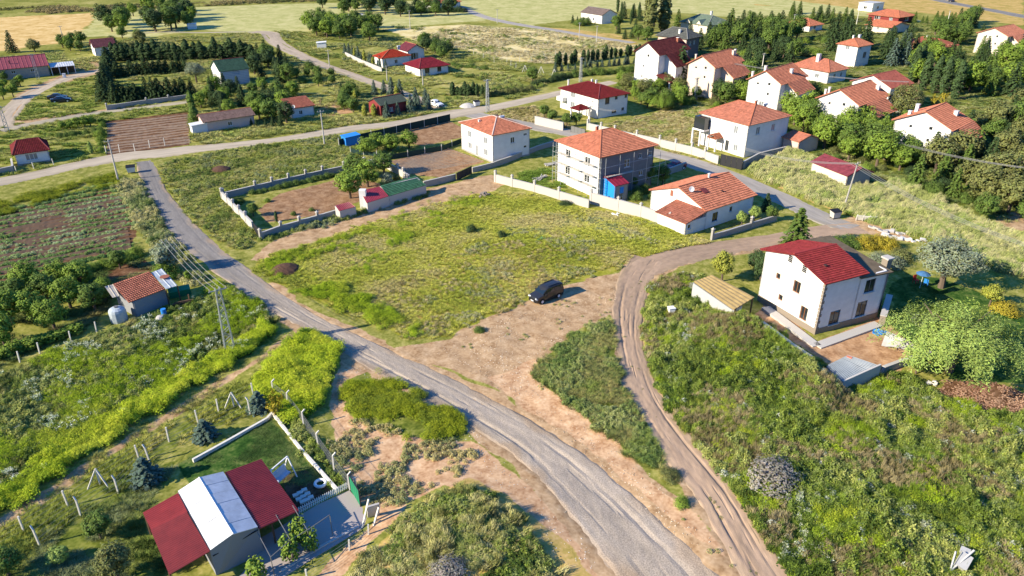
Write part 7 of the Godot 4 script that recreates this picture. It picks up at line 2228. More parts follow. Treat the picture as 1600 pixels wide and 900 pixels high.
const CARS := [
	{"name":"parked_van","label":"black compact van parked on the dirt clearing","cat":"van","x":2.4,"z":-75.84,"turn":-2.489,"van":true,"mat":"car_black"},
	{"name":"parked_car","label":"dark saloon car parked on grass below the barn","cat":"car","x":-106.06,"z":-178.26,"turn":.446,"van":false,"mat":"car_navy"},
	{"name":"parked_car","label":"dark car standing behind the saloon on grass","cat":"car","x":-108.44,"z":-180.96,"turn":.334,"van":false,"mat":"car_black"},
	{"name":"parked_car","label":"red car in the shade beside the scaffolded house","cat":"car","x":27.05,"z":-124.65,"turn":-2.571,"van":false,"mat":"car_red"},
	{"name":"moving_car","label":"dark car driving on the far highway","cat":"car","x":220.14,"z":-395.68,"turn":1.485,"van":false,"mat":"car_navy"},
	{"name":"parked_car","label":"white car half hidden by round spruces at the village road","cat":"car","x":-16.41,"z":-171.81,"turn":-.826,"van":false,"mat":"car_white"}]
const BINS := [
	["grey rubbish container at the corner of asphalt lane",[-66.62,-123.94],.4,"metal_pale"],
	["grey rubbish container beside the village road mast",[-8.26,-173.06],.5,"metal_pale"],
	["rusty rubbish container below the slope pole",[48.2,-102.58],.3,"concrete_pale"]]
const NEAR := {"o":[-20.75,0,-37.88],"white":[[[-24.88,2.5,-41.85],[-20.37,2.5,-36.13],[-18.95,3.25,-36.86],[-23.41,3.25,-42.5]],[[-17.79,2.6,-38.17],[-22.21,2.6,-43.87],[-23.41,3.25,-42.5],[-18.95,3.25,-36.86]]],"red_right":[[-15.55,2,-40.33],[-20.03,2,-46.03],[-22.11,2.5,-43.89],[-17.68,2.5,-38.09]],"red_left_a":[[-26.79,2.1,-40.04],[-25.46,2.1,-38.37],[-23.35,2.45,-39.74],[-24.83,2.45,-41.7]],"red_left_b":[[-25.53,2.05,-38.42],[-22.57,2.05,-34.48],[-20.44,2.4,-36.16],[-23.43,2.4,-39.79]],"gable":[[-20.38,2.44,-36.24],[-17.86,2.52,-38.25],[-19,3.17,-36.95]],"legs":[[-26.66,2,-40.01],[-22.74,1.95,-34.78],[-15.84,1.9,-40.5],[-19.94,1.9,-45.85],[-17.16,2.2,-39.06]],"walls":[[[-20.38,-36.24],[-24.88,-41.85],2.35,"stone_grey"],[[-17.86,-38.25],[-22.21,-43.87],2.35,"stone_grey"],[[-24.88,-41.85],[-22.21,-43.87],2.35,"stone_grey"]]}
const OLD := {"o":[-42.68,0,-74.91],"tile":[[-42.75,2,-72.29],[-40.13,2,-75.56],[-42.66,2.9,-78.1],[-45.64,2.9,-75.1]],"left":[[-44.8,2.3,-72.95],[-44.2,2.3,-73.41],[-45.64,2.85,-75.19],[-46.39,2.85,-74.63]],"right":[[-39.9,2.1,-75.45],[-38.94,2.1,-76.34],[-41.91,2.8,-79.44],[-42.72,2.8,-78.31]],"rust":[-40.89,2.62,-77.64],"tank":[-44.01,-71.77],"drum":[-39.48,-72.94],"pile":[-38.26,-75.37],"sack":[-39.48,-71.91],"net":[-39.6,-77.77],"legs":[[-39,2,-76.38],[-39.94,2,-75.4],[-37.67,1.2,-75.81]],"walls":[[[-42.45,-72.59],[-40.33,-75.86],1.95,1.95],[[-40.33,-75.86],[-42.86,-77.9],1.95,2.8],[[-42.45,-72.59],[-45.44,-74.9],1.95,2.8],[[-45.44,-74.9],[-42.86,-77.9],2.8,2.8]],"posts":[[[-45.33,-69.23],"concrete post nearest the weathered tank"],[[-47.05,-67.23],"concrete post second from the weathered tank"],[[-50.14,-63.23],"concrete post among vines at far left of orchard"],[[-49.09,-64.93],"strutted concrete post between orchard vines"]]}
const CARPORT := {"o":[25.65,0,-76.48],"roof":[[21.38,2.1,-77.34],[23.75,2.5,-78.32],[27.09,2.5,-72.65],[24.28,2.1,-70.49]],"legs":[[26.89,2.4,-72.65],[24.48,2,-70.69],[21.58,2,-77.34],[23.75,2.4,-78.12]],"walls":[[[24.28,-70.69],[25.404,-71.554],1.95,2.1],[[24.28,-70.69],[21.38,-77.34],1.9,1.9]]}
const PLOT := {"o":[-20.44,0,-111.08],"green":[[-19.06,1.6,-107.74],[-13.89,1.6,-112.79],[-15.29,2.5,-114.27],[-20.66,2.5,-109.92]],"red":[[-21.9,1.7,-104.54],[-19.06,1.7,-107.47],[-20.67,2.4,-109.9],[-23.48,2.4,-107.98]],"red2":[[-25.48,1.5,-101.74],[-23.45,1.5,-103.45],[-24.56,1.9,-104.42],[-26.26,1.9,-102.93]],"chim":[-22.85,-106.83],"walls":[[[-19.06,-107.89],[-13.89,-112.94],1.55,1.55],[[-20.66,-109.77],[-15.29,-114.12],2.45,2.45],[[-18.96,-107.89],[-20.56,-109.77],1.55,2.45],[[-13.99,-112.94],[-15.39,-114.12],1.55,2.45],[[-21.9,-104.69],[-19.06,-107.62],1.65,1.65],[[-23.48,-107.83],[-20.67,-109.75],2.35,2.35],[[-21.8,-104.69],[-23.38,-107.83],1.65,2.35],[[-19.16,-107.62],[-20.77,-109.75],1.65,2.35],[[-25.48,-101.89],[-23.45,-103.6],1.45,1.45],[[-26.26,-102.78],[-24.56,-104.27],1.85,1.85],[[-25.38,-101.89],[-26.16,-102.78],1.45,1.85],[[-23.55,-103.6],[-24.66,-104.27],1.45,1.85]]}
const YARD := {"o":[33.74,0,-60.46],"roof":[[31.05,1.45,-57.47],[35.4,1.7,-59.82],[33.23,1.7,-61.65],[30.75,1.45,-60.31]],"walls":[[[31.05,-57.47],[35.6,-59.82],1.5,1.85],[[35.4,-59.82],[33.23,-61.65],1.6,1.6],[[30.75,-60.31],[31.05,-57.47],1.35,1.35]],"bricks":[[[33.2,1.78,-61.29],"orange tile near the back corner of grey sheet roof"],[[33.87,1.72,-60.92],"orange tile at the middle of grey sheet roof"],[[34.49,1.7,-60.15],"orange tile at the right end of grey sheet roof"]],"walk":[[[29.3,-74.6],[32.08,-66.07]],[[32.08,-66.07],[40.63,-70.76]]],"tarp":[[38.87,.2,-66.13],[41.97,.3,-64.95],[41.06,1.3,-65.22],[39.61,1.5,-67.1]],"blue":[39.89,-69.1],"parasol":[49.68,-79.78],"chairs":[[[49.81,-81.16],.4,"red plastic garden chair beside the blue parasol","plastic_red"],[[50.73,-80.46],2.4,"blue plastic garden chair beside the blue parasol","tarp_blue"]]}
const PATIO := {"floor":[[-18.51,-39.38],[-16.64,-41.27],[-15,-42.95],[-12.88,-44.5],[-11.59,-42.95],[-10.72,-41.08],[-11.37,-40.19],[-13.71,-38],[-15.87,-35.91],[-18.08,-34.58],[-18.86,-35.91],[-18.29,-37.31]],"slabs":[[[-16.99,-43.93],"pale paving slab beside the shed, first of nine from the red roof"],[[-16.71,-44.21],"pale paving slab beside the shed, second of nine from the red roof"],[[-16.44,-44.53],"pale paving slab beside the shed, third of nine from the red roof"],[[-16.63,-43.5],"pale paving slab beside the shed, fourth of nine from the red roof"],[[-16.35,-43.78],"pale paving slab beside the shed, fifth of nine from the red roof"],[[-16.08,-44.1],"pale paving slab beside the shed, sixth of nine from the red roof"],[[-16.26,-43.22],"pale paving slab beside the shed, seventh of nine from the red roof"],[[-15.96,-43.43],"pale paving slab beside the shed, eighth of nine from the red roof"],[[-15.73,-43.71],"pale paving slab beside the shed, ninth of nine from the red roof"]],"turn":.5,"picket":[[-16.21,-42.07],[-13,-44.86]],"tyre":[-15.35,-45.3],"swing":[-18.53,-45.67,1.1],"pergola":[[-16.31,-35.91],[-15.38,-37.42],[-14.43,-38.35],[-13.18,-39.81]],"pgback":[-1.6,-2.2],"gate":[[-12.73,-44.5],[-11.65,-42.74]],"lean":[[[-11.15,-40.57],[.5,1.9,-.9],"white post leaning beside the patio gate"],[[-10.32,-40.69],[.4,1.2,-.6],"shorter white post leaning at patio entrance"],[[-12.3,-44.35],[0,1.5,0],"upright white post of patio gate"]],"slab":[-10.4,-41.47]}
const ODD := [
	["rock_pile","heap of broken stone at the top of middle meadow","rock pile",[-4.64,-112.26],"stone_plinth",.3],
	["timber_heap","heap of boards in the green before scaffolded house","timber",[5.04,-120.5],"board",.9],
	["timber_heap","grey planks beside the scaffolded house yard","timber",[7.16,-128.3],"concrete_pale",.3],
	["litter","scattered white litter on the upper middle meadow","litter",[15.66,-103.88],"paint_white",0],
	["litter","small green litter in the middle meadow","litter",[3.97,-92.89],"plastic_green",0],
	["box_cabinet","white box standing in hillside weeds beside the dirt track","box",[18.03,-72.94],"paint_white",.2],
	["box_cabinet","white cabinet before the open bay of barn","box",[-122.98,-206.41],"paint_white",.2],
	["hut","small white hut beside the far field lane","hut",[-63.38,-254.85],"paint_white",.2],
	["hut","blue-white van-like hut near brick-gabled house","hut",[-130.22,-246.19],"paint_white",.3],
	["hut","white hut at the right end of top-left grove","hut",[-123.66,-299.34],"paint_white",.2],
	["hut","pale blue tank hut left of the mauve-roofed shed","hut",[-64.64,-150.19],"metal_pale",.6],
	["hut","blue kiosk container beside the netting fence","container",[-31.53,-141.33],"tarp_blue",.6],
	["pallet_frame","pale broken timber frame below the slope pole","timber frame",[52.25,-101.31],"concrete_white",-.25],
	["broken_kerb","rubble of broken pale slabs beside the street end","rubble",[54.07,-97.42],"concrete_pale",-.4],
	["broken_kerb","fallen pale slab wall behind the yellow blossom bushes","rubble",[54.78,-94.66],"concrete_white",-.4],
	["earth_heap","heap of pale sand beside the village road mast","sand heap",[-10.36,-173.06],"concrete_pale",0],
	["earth_heap","dark brown earth heap in the field right of lane","earth heap",[-51.53,-125.37],"earth_dark",0],
	["earth_heap","brown earth heap at the left tip of middle meadow","earth heap",[-28.98,-84.79],"earth_dark",0],
	["cart","white broken cart half hidden in weeds at bottom right","cart",[30.67,-36.24],"tarp_grey",.5],
	["rock_pile","pale stone heap in weeds beside the lattice mast","rock pile",[-33.06,-71.05],"concrete_pale",0],
	["litter","pale litter strewn below the yard wall","litter",[39.24,-58.82],"concrete_white",0],
	["litter","white litter beside the dug strip","litter",[40.93,-59.36],"concrete_white",.5]]
const TREES := [
	[6,1,43.4,-61.4,8.4,12.5,"wide drooping light green tree beside the yard of the tall red-roofed house"],
	[0,3,52.3,-79.8,7.2,11.5,"large silvery round tree behind the tall red-roofed house"],
	[2,4,55.5,-75.2,3.2,3.4,"small yellow-green tree at the track beside the silvery tree"],
	[3,0,38.7,-92,6.2,7.5,"green conifer standing between the bungalow and the red-roofed house"],
	[2,4,26,-81.5,4.6,4.2,"yellow-green tree over the yellow corrugated carport"],
	[1,2,30.9,-81.9,4.2,4,"dark tree against the sunlit wall of the tall red-roofed house"],
	[1,2,30.8,-84.2,3.4,3.4,"dark bushy tree behind the carport beside yellow-green tree"],
	[7,0,40,-90.8,2.2,3.4,"clipped dark hedge bush behind red roof, first from the conifer"],
	[7,0,42.1,-91.2,2.2,3.4,"clipped dark hedge bush behind red roof, second from the conifer"],
	[7,0,44.6,-92,2.2,3.4,"clipped dark hedge bush behind red roof, third from the conifer"],
	[7,0,46.5,-92.5,2.2,3.4,"clipped dark hedge bush behind red roof, fourth from the conifer"],
	[7,8,47.9,-91.6,2.6,2.8,"bush with yellow blossom behind red roof, first from the hedge"],
	[7,8,49.7,-92,2.6,2.8,"bush with yellow blossom behind red roof, second from the hedge"],
	[7,8,51.2,-91.6,2.6,2.8,"bush with yellow blossom behind red roof, third from the hedge"],
	[7,3,47.9,-86.7,2,3.2,"low silvery shrub beside brown annex roof, left of two"],
	[7,3,49.1,-85.9,2,3.2,"low silvery shrub beside brown annex roof, right of two"],
	[7,7,51.3,-88.1,2.2,3.2,"olive shrub left of the large silvery tree"],
	[7,3,46.2,-71.2,1.5,3,"low silvery shrub in the shade behind the drooping tree"],
	[7,8,56.3,-73.4,2,3.2,"golden shrub behind the drooping tree at right edge"],
	[2,0,40,-61,2.4,2.6,"small green tree at yard corner under the drooping tree"],
	[2,0,19.9,-115.6,2.8,2.6,"dark little tree beside the blue site cabin"],
	[1,0,22.8,-117.9,4.2,4,"round garden tree behind the blue site cabin"],
	[1,0,25.3,-117.9,3.6,3.8,"round garden tree left of the bungalow roof"],
	[7,0,19.8,-110.5,2,2.2,"small bush between site cabin and bungalow"],
	[2,1,33.5,-99.8,2.4,2.6,"light green sapling below the grey-framed bungalow window"],
	[2,1,35.9,-101.6,2.6,2.8,"light green sapling at right end of the bungalow"],
	[4,2,38.8,-105.5,3.2,3.6,"small dark conifer right of the bungalow"],
	[2,0,38.4,-101.6,2.6,2.8,"dark round sapling in bungalow garden corner"],
	[7,2,-5.8,-97,1.7,1.7,"larger of two lone dark bushes in the open meadow"],
	[7,2,-1.5,-94.7,1.3,1.4,"smaller of two lone dark bushes in the open meadow"],
	[7,2,8.3,-108.2,1,2.2,"low dark bush at the meadow wall"],
	[1,3,-43.6,-84.2,4.6,5.2,"silvery tree beside the asphalt lane and old tiled shed"],
	[7,6,-43.6,-82.9,2.6,3.6,"bright green bush behind the old tiled shed"],
	[2,6,-40,-81.5,1.8,1.6,"small bright sapling right of the old tiled shed"],
	[2,0,-50.3,-85.2,3,3.2,"slim fruit tree with pale trunk behind the old tiled shed"],
	[9,8,-21.2,-54.1,2.6,2.6,"golden upright shrub at the corner of near yard"],
	[4,5,-29.5,-45.7,2.6,5,"spreading blue-green shrub conifer along the near fence"],
	[4,5,-26.7,-51.1,2.2,4.4,"blue-green shrub conifer beside the concrete kerb"],
	[4,5,-23.3,-55.2,2.2,4.2,"blue-green shrub conifer beside the golden upright shrub"],
	[2,0,-30.1,-39.6,2.6,3,"fruit tree left of the near red and white shed"],
	[1,7,-27.1,-35.9,3.4,3.6,"olive tree with reddish leaves at bottom left"],
	[2,1,-31.8,-37.3,1.6,2.2,"low light green bush in bottom left garden"],
	[1,0,-34.8,-36.2,2.8,3.4,"green bush at the bottom left corner"],
	[8,6,-15.7,-37.6,2.3,1.7,"vine leaves on the patio pergola nearest the shed"],
	[8,6,-15.4,-39.1,2.4,1.6,"vine leaves on the pergola beside red roof corner"],
	[8,6,-14.4,-38.4,2,1.5,"vine leaves on the pergola end over the patio"],
	[8,6,-17.5,-35.9,1.9,1.6,"vine leaves at the bottom edge of patio"],
	[7,9,20.3,-44.8,2.5,4.2,"dead grey thorn bush beside the dirt track"],
	[7,9,-4.4,-35.9,1.5,2.6,"dead grey brush at the bottom edge of picture"],
	[7,6,13,-42.6,1.1,1.3,"small bright bush between gravel road and track"],
	[7,7,12.6,-45.7,1,1.9,"olive clump beside the dirt track"],
	[7,0,-3.6,-69.4,.9,1.3,"small green bush at lower edge of meadow"],
	[1,6,-25.8,-111.1,5.2,7,"large bright fruit tree in the walled bare plot"],
	[1,6,-24,-116.6,5,6.8,"second bright fruit tree in the walled bare plot"],
	[1,0,-26.8,-121.2,4.6,6.2,"green fruit tree by back wall of bare plot"],
	[1,0,-22.3,-123.2,4.4,5.9,"green fruit tree at right back of bare plot"],
	[2,3,-20.8,-116.6,2.8,3,"silvery small tree behind the green tiled roof"],
	[2,7,-19.3,-117.9,2,2,"olive sapling behind the green tiled roof"],
	[2,0,-38.9,-103.4,2.4,2.6,"round fruit tree in left corner of walled bare plot"],
	[7,0,-42.7,-108.8,1.4,2.2,"bush along back wall of bare plot"],
	[7,6,-38.6,-109.6,.9,1.1,"tiny bright bush in walled bare plot"],
	[5,2,-34.8,-101.3,1.7,2.6,"small dark cypress in walled bare plot"],
	[7,0,-32.9,-103.9,.9,1,"first dark seedling bush in bare plot"],
	[7,0,-30.6,-105.5,.9,1,"second dark seedling bush in bare plot"],
	[7,0,-42.1,-113.3,1.2,1.3,0,42,1],
	[7,0,-41.2,-113.9,.8,1.6,0,42,2],
	[7,0,-40.5,-114.5,.8,1.3,0,42,3],
	[7,0,-39.5,-115.1,.8,1.4,0,42,4],
	[7,0,-38.6,-115.7,1.1,1.5,0,42,5],
	[7,0,-37.6,-116.6,1.3,1.5,2,42,1],
	[7,0,-37,-117.3,1,1.8,2,42,2],
	[7,0,-36.2,-117.8,1.2,1.5,2,42,3],
	[7,0,-35.2,-118.6,.8,1.4,2,42,4],
	[7,0,-34.3,-119.2,1,1.7,2,42,5],
	[7,0,-33.5,-119.9,1.2,1.7,2,42,6],
	[7,0,-32.7,-120.5,1.1,1.8,2,42,7],
	[7,0,-31.7,-121.3,1.4,1.4,2,42,8],
	[7,0,-31,-121.8,.9,1.6,2,42,9],
	[1,6,-19.8,-138.7,3.8,5.6,0,0,4],
	[1,6,-22.9,-136.2,3.8,5.6,0,0,3],
	[1,6,-25.7,-137,3.8,5.6,0,0,2],
	[1,6,-27,-134.1,3.8,5.6,0,0,1],
	[1,6,-55.7,-71.2,4.4,5.3,0,38,2],
	[1,6,-53.6,-71.9,4.1,4.9,0,38,4],
	[1,6,-50.2,-69.8,4.1,4.9,0,38,5],
	[1,0,-57.6,-75.7,3.6,4.3,0,38,1],
	[1,0,-54.7,-76.5,3.9,4.7,0,38,2],
	[1,6,-51.2,-74.9,4.2,5,0,38,7],
	[1,6,-51.8,-78.9,4.2,5,0,38,8],
	[1,0,-47.9,-74.1,3.8,4.6,0,38,3],
	[1,6,-47.9,-76.5,3.3,4,0,38,9],
	[1,6,-53.5,-66.4,4,4.8,0,38,1],
	[1,6,-55,-79.8,3.9,4.7,0,38,6],
	[1,6,-58.4,-78.9,4.2,5,0,38,3],
	[7,6,-61.3,-77.8,1.7,1.8,0,38,1],
	[7,6,-60.6,-78.5,1.2,1.8,0,38,2],
	[7,6,-59.8,-79.1,1.3,2.1,0,38,3],
	[7,6,-59.1,-79.7,1.5,2.2,0,38,4],
	[7,6,-58.5,-79.9,1.9,2,0,38,5],
	[7,6,-58.2,-80.7,1.9,2.6,0,38,6],
	[7,6,-57.7,-81.4,1.3,2,0,38,7],
	[7,6,-56.9,-81.7,1.4,1.8,0,38,8],
	[7,6,-56.4,-82.4,1.6,2.6,0,38,9],
	[7,6,-55.6,-82.9,1.7,2.4,0,38,10],
	[7,6,-55.4,-83.3,1.8,2.5,0,38,11],
	[7,6,-54.3,-84.2,1.5,1.9,0,38,12],
	[7,6,-53.8,-84.9,1.2,1.9,0,38,13],
	[7,6,-53.5,-85.3,1.2,1.8,2,38,1],
	[7,6,-52.9,-86.1,1.4,1.8,2,38,2],
	[7,6,-51.9,-86.3,1.2,2,2,38,3],
	[7,6,-51.6,-87,1.2,2.5,2,38,4],
	[7,6,-50.6,-87.6,1.6,1.8,2,38,5],
	[7,6,-50.5,-88.2,1.4,2.5,2,38,6],
	[7,6,-49.9,-89,2,2.2,2,38,7],
	[8,6,-52.7,-63.9,.9,1.8,0,38,1],
	[8,6,-51.9,-64.3,1.3,1.6,0,38,2],
	[8,6,-51.6,-65.1,1.4,1.8,0,38,3],
	[8,6,-50.9,-65.6,1,2,0,38,4],
	[8,6,-50.3,-65.9,1.4,2,0,38,5],
	[8,6,-49.9,-66.6,1.2,1.7,0,38,6],
	[8,6,-49.7,-67.2,1,1.6,0,38,7],
	[8,6,-48.9,-67.4,1.1,2.1,0,38,8],
	[8,6,-48.3,-67.9,1.1,1.6,0,38,9],
	[8,6,-48,-68.7,1,1.9,0,38,10],
	[8,6,-47.3,-69,1.2,1.9,3,38,0],
	[7,3,-62.2,-117.2,1,1.1,2,40,0],
	[7,3,-59.3,-112.6,1,1.1,1,40,1],
	[7,0,-56.5,-107.7,1.4,1.5,1,40,1],
	[7,7,-52.8,-101.6,1.2,1.3,1,40,2],
	[7,7,-50.6,-98.4,1.2,1.3,1,40,3],
	[7,3,-48.3,-95.1,1.1,1.2,1,40,2],
	[7,3,-46,-91.6,1.2,1.3,2,38,0],
	[7,0,-49.7,-93.3,1.4,1.5,1,40,2],
	[7,7,-52.7,-97.4,1.4,1.5,1,40,1],
	[7,0,-96.7,-156.1,1.2,1.4,2,23,2],
	[7,0,-94.9,-156.1,1.2,1.4,2,23,4],
	[7,0,-93.8,-156.5,1.7,1.9,2,23,5],
	[7,0,-93,-157.3,1.2,1.4,2,23,6],
	[7,0,-92.1,-157.5,1.7,1.9,2,23,7],
	[7,0,-90.6,-158.1,1.5,1.7,1,23,4],
	[7,0,-89.1,-158.7,1.3,1.4,1,23,6],
	[7,6,-88.7,-158,1.5,1.7,1,23,6],
	[7,6,-86.9,-154.6,1.7,1.8,1,23,7],
	[7,6,-85.4,-150.7,1.6,1.8,1,23,1],
	[7,6,-83.6,-147.4,2.2,2.4,1,23,5],
	[7,6,-81.9,-143.7,1.8,1.9,1,23,2],
	[7,6,-80.2,-140.5,1.3,1.4,1,23,3],
	[7,6,-78.5,-137.2,1.3,1.4,1,23,4],
	[7,0,-91.6,-146.7,1.4,1.6,2,23,1],
	[7,0,-90.5,-147,1.3,1.5,2,23,3],
	[7,0,-89.5,-147.6,1.7,1.9,1,23,1],
	[7,0,-88.7,-148.3,1.3,1.4,1,23,2],
	[7,0,-87.3,-148.8,1.5,1.6,1,23,3],
	[7,0,-85.8,-149.4,1.8,2,1,23,5],
	[2,6,-93.9,-152.1,2.1,2.5,2,23,1],
	[2,6,-92.7,-152.7,2.1,2.4,2,23,2],
	[2,6,-91.5,-153.6,2.7,3.1,2,23,3],
	[2,6,-90.3,-154,2.7,3.1,1,23,1],
	[2,6,-89.6,-155,2.7,3.1,1,23,2],
	[2,6,-87.9,-156.1,1.7,1.9,1,23,3],
	[5,1,-79.5,-135.4,2.4,4,1,23,0],
	[3,2,-161.2,-246.2,7.5,7,"dark conifer behind the pink-roofed barn"],
	[1,7,-154,-246.2,4.6,6.5,"olive tree behind the pink-roofed barn"],
	[1,0,-151.3,-264,4.1,4.9,0,25,3],
	[1,0,-150,-255.5,4.8,5.8,0,25,1],
	[1,0,-146.8,-261.4,5,6,0,25,5],
	[1,0,-144,-249,3.7,4.4,0,25,2],
	[1,6,-150.3,-259.4,3.6,4.3,0,25,1],
	[1,6,-147.2,-254.3,4.2,5,0,25,2],
	[1,0,-140.4,-248.2,3.7,4.4,0,25,4],
	[1,0,-129.8,-269.7,3.6,4.3,1,25,3],
	[1,7,-131.5,-251.5,4.9,5.9,1,25,1],
	[1,7,-122.1,-245.5,3.8,4.6,1,25,2],
	[1,7,-124.4,-257.6,3.7,4.4,1,25,4],
	[1,0,-139.6,-275.6,4.6,5.5,2,25,0],
	[1,0,-133.9,-275.2,3.6,4.3,1,25,2],
	[1,7,-127,-261.7,5.2,6.2,1,25,3],
	[1,0,-125.9,-246.4,3.6,4.3,1,25,1],
	[1,0,-127,-190.9,2.9,3.5,3,24,0],
	[2,6,-131.3,-193.2,2.7,3.1,3,24,3],
	[2,6,-128.2,-194.9,3.3,3.8,3,24,5],
	[2,6,-128.8,-187.2,3.1,3.6,3,24,1],
	[1,0,-136.7,-201.9,2.9,3.5,0,24,0],
	[2,6,-122.6,-182.5,3.6,4.1,3,24,4],
	[2,6,-123.4,-179.8,3.6,4.1,3,24,2],
	[1,2,-151.6,-354.1,8.3,10,1,43,8],
	[1,0,-137.5,-297.4,8.5,10.2,1,43,3],
	[1,2,-134.6,-291.8,8.9,10.7,1,43,4],
	[1,0,-161.2,-359.6,6.4,7.7,1,43,4],
	[1,2,-135.6,-316.7,6.1,7.3,1,43,9],
	[1,6,-159.2,-343.9,6,7.2,1,43,5],
	[1,2,-131.1,-302.1,8.7,10.4,1,43,7],
	[1,0,-141.9,-323.6,8.5,10.2,1,43,5],
	[1,0,-151.5,-301.5,8.2,9.8,1,43,2],
	[1,6,-132.3,-321.9,6.2,7.4,1,43,7],
	[1,0,-141.9,-340,7.9,9.5,1,43,8],
	[1,2,-148.1,-338.4,6.4,7.7,1,43,6],
	[1,2,-151.8,-322.6,6.3,7.6,1,43,3],
	[1,2,-162,-322.3,7.5,9,1,43,2],
	[1,0,-151.1,-291.7,6.9,8.3,1,43,1],
	[1,6,-149.6,-342.3,6.4,7.7,1,43,6],
	[1,0,-137.8,-320.7,8.1,9.7,1,43,7],
	[1,6,-146.9,-291.4,7.2,8.6,1,43,1],
	[1,2,-146.9,-329.4,6.4,7.7,1,43,5],
	[1,6,-163.9,-337.3,6,7.2,1,43,3],
	[1,0,-130.2,-295.5,8.8,10.6,1,43,6],
	[1,0,-126.2,-301.5,6.8,8.2,1,43,9],
	[1,2,-161.7,-308.6,8.8,10.6,1,43,1],
	[1,6,-162.3,-349.2,8.4,10.1,1,43,4],
	[1,2,-136.7,-329,8.3,10,1,43,10],
	[1,6,-154.1,-309,7.4,8.9,1,43,2],
	[1,3,-139.4,-327.4,7,6.5,"silvery tree at right end of top-left grove"],
	[5,2,-120.9,-230.6,5.7,10.8,3,25,0],
	[5,2,-119.5,-230.4,5.4,12.8,1,25,1],
	[5,2,-118,-230.6,5,13.2,1,25,2],
	[5,2,-116.6,-231.1,5.4,12.1,1,25,3],
	[5,2,-115,-230.9,4.4,10.5,1,25,4],
	[5,2,-113.2,-231.3,6,11.5,1,25,5],
	[5,2,-112,-231.2,5.3,13.4,1,25,6],
	[5,2,-110.5,-231.4,5.3,14.5,1,25,7],
	[5,2,-108.7,-231.9,6.4,12.4,1,25,8],
	[5,2,-107.3,-231.9,4.7,14.6,1,25,9],
	[5,2,-105.6,-232.2,5,14.4,1,25,10],
	[5,2,-104.1,-231.9,5.2,10.8,1,25,11],
	[5,2,-102.6,-232.1,5.3,12.8,1,25,12],
	[5,2,-101.3,-232.3,4.4,11.2,1,25,13],
	[5,2,-99.5,-232.9,6.2,14,1,25,14],
	[5,2,-98.1,-232.6,4,14.4,1,25,15],
	[5,2,-97.1,-233.2,5.5,10.6,1,25,16],
	[5,2,-95.1,-232.8,5.6,13.1,1,25,17],
	[5,2,-93.8,-233.1,4.1,12,1,25,18],
	[5,2,-92,-233.6,4.5,14.5,2,22,1],
	[5,2,-91,-233.6,6.7,11.8,2,22,2],
	[5,2,-89.3,-233.6,4.5,13.1,2,22,3],
	[5,2,-87.7,-234.2,5,13.8,2,22,4],
	[5,2,-86.4,-234.3,6.4,13.8,2,22,5],
	[5,2,-84.9,-234.4,5,12.3,2,22,6],
	[5,2,-83.2,-234.3,5.9,12.3,2,22,7],
	[5,2,-81.7,-234.9,4.7,14.8,2,22,8],
	[5,2,-80.4,-234.7,4.4,14.4,2,22,9],
	[3,2,-120.4,-226.3,5.2,8.7,3,25,0],
	[3,2,-118,-220.8,6.4,8.7,1,24,2],
	[3,2,-115.2,-215.2,4.5,7.8,1,24,3],
	[3,2,-112.4,-210.6,4.4,7.8,1,24,5],
	[3,2,-110.3,-204.7,5,7.3,1,24,1],
	[3,2,-107.6,-199.7,4.7,6.2,1,24,4],
	[3,2,-105.6,-194.5,6.6,7.6,0,22,2],
	[3,2,-102.9,-189.1,6.8,8.5,0,22,3],
	[3,2,-100,-183.6,4.7,6.2,0,22,4],
	[3,2,-98.2,-178.3,7.4,7.7,0,22,1],
	[3,2,-95,-177.1,5.4,6,0,22,5],
	[3,2,-93.8,-177.8,5.2,5.7,0,22,6],
	[3,2,-92.9,-178,4.2,7.1,0,22,7],
	[3,2,-91.8,-178.3,4,6.8,0,22,8],
	[3,2,-90.8,-179,4.6,7.3,0,22,9],
	[3,2,-90,-179.7,3.5,6.8,0,22,11],
	[3,2,-88.5,-180,5.9,5.3,0,22,13],
	[3,2,-87,-180.1,5.8,6,0,22,15],
	[3,2,-85.9,-180.7,5.5,7.7,0,22,17],
	[3,2,-85.4,-181,3.6,7.1,0,22,19],
	[3,2,-83.8,-181.5,5.5,7.6,0,22,21],
	[3,2,-82.3,-182.6,4.7,5.2,0,22,23],
	[3,2,-81.1,-183,5.2,5.6,0,22,25],
	[3,2,-80.6,-182.9,4.6,7.2,0,22,26],
	[3,2,-79.1,-183.7,4.4,5.6,0,22,28],
	[3,2,-108.7,-207.1,4.6,6.6,1,24,6],
	[3,2,-107.6,-208,3.6,5.4,1,24,7],
	[3,2,-105.6,-208.9,4.5,7.8,1,24,8],
	[3,2,-103.8,-209.6,3.7,6.4,0,22,10],
	[3,2,-102.4,-210.2,4.8,7.2,0,22,12],
	[3,2,-101.2,-210.2,4.1,5.9,0,22,14],
	[3,2,-100.3,-211.5,4,6.3,0,22,16],
	[3,2,-99,-212.2,4.1,7.6,0,22,18],
	[3,2,-97.6,-213.1,4,5.8,0,22,20],
	[3,2,-95.7,-213,3.6,6.4,0,22,22],
	[3,2,-94.9,-214.4,5.7,5.8,0,22,24],
	[3,2,-93,-214.6,5.7,5.8,0,22,27],
	[0,3,-83.7,-198.9,6.2,7.6,"silvery round tree beside the green-roofed clad house"],
	[1,2,-72.1,-210.8,5.5,6.6,1,22,1],
	[3,2,-72.8,-214,6.1,5.8,1,22,1],
	[3,2,-68,-204.6,5.3,5,1,22,2],
	[3,2,-66,-210.1,5.1,4.8,1,22,4],
	[1,0,-75.5,-232.8,5.1,6.1,2,22,0],
	[3,2,-61.7,-200,7,6.6,1,22,6],
	[1,2,-70.7,-219.4,5.8,7,1,22,3],
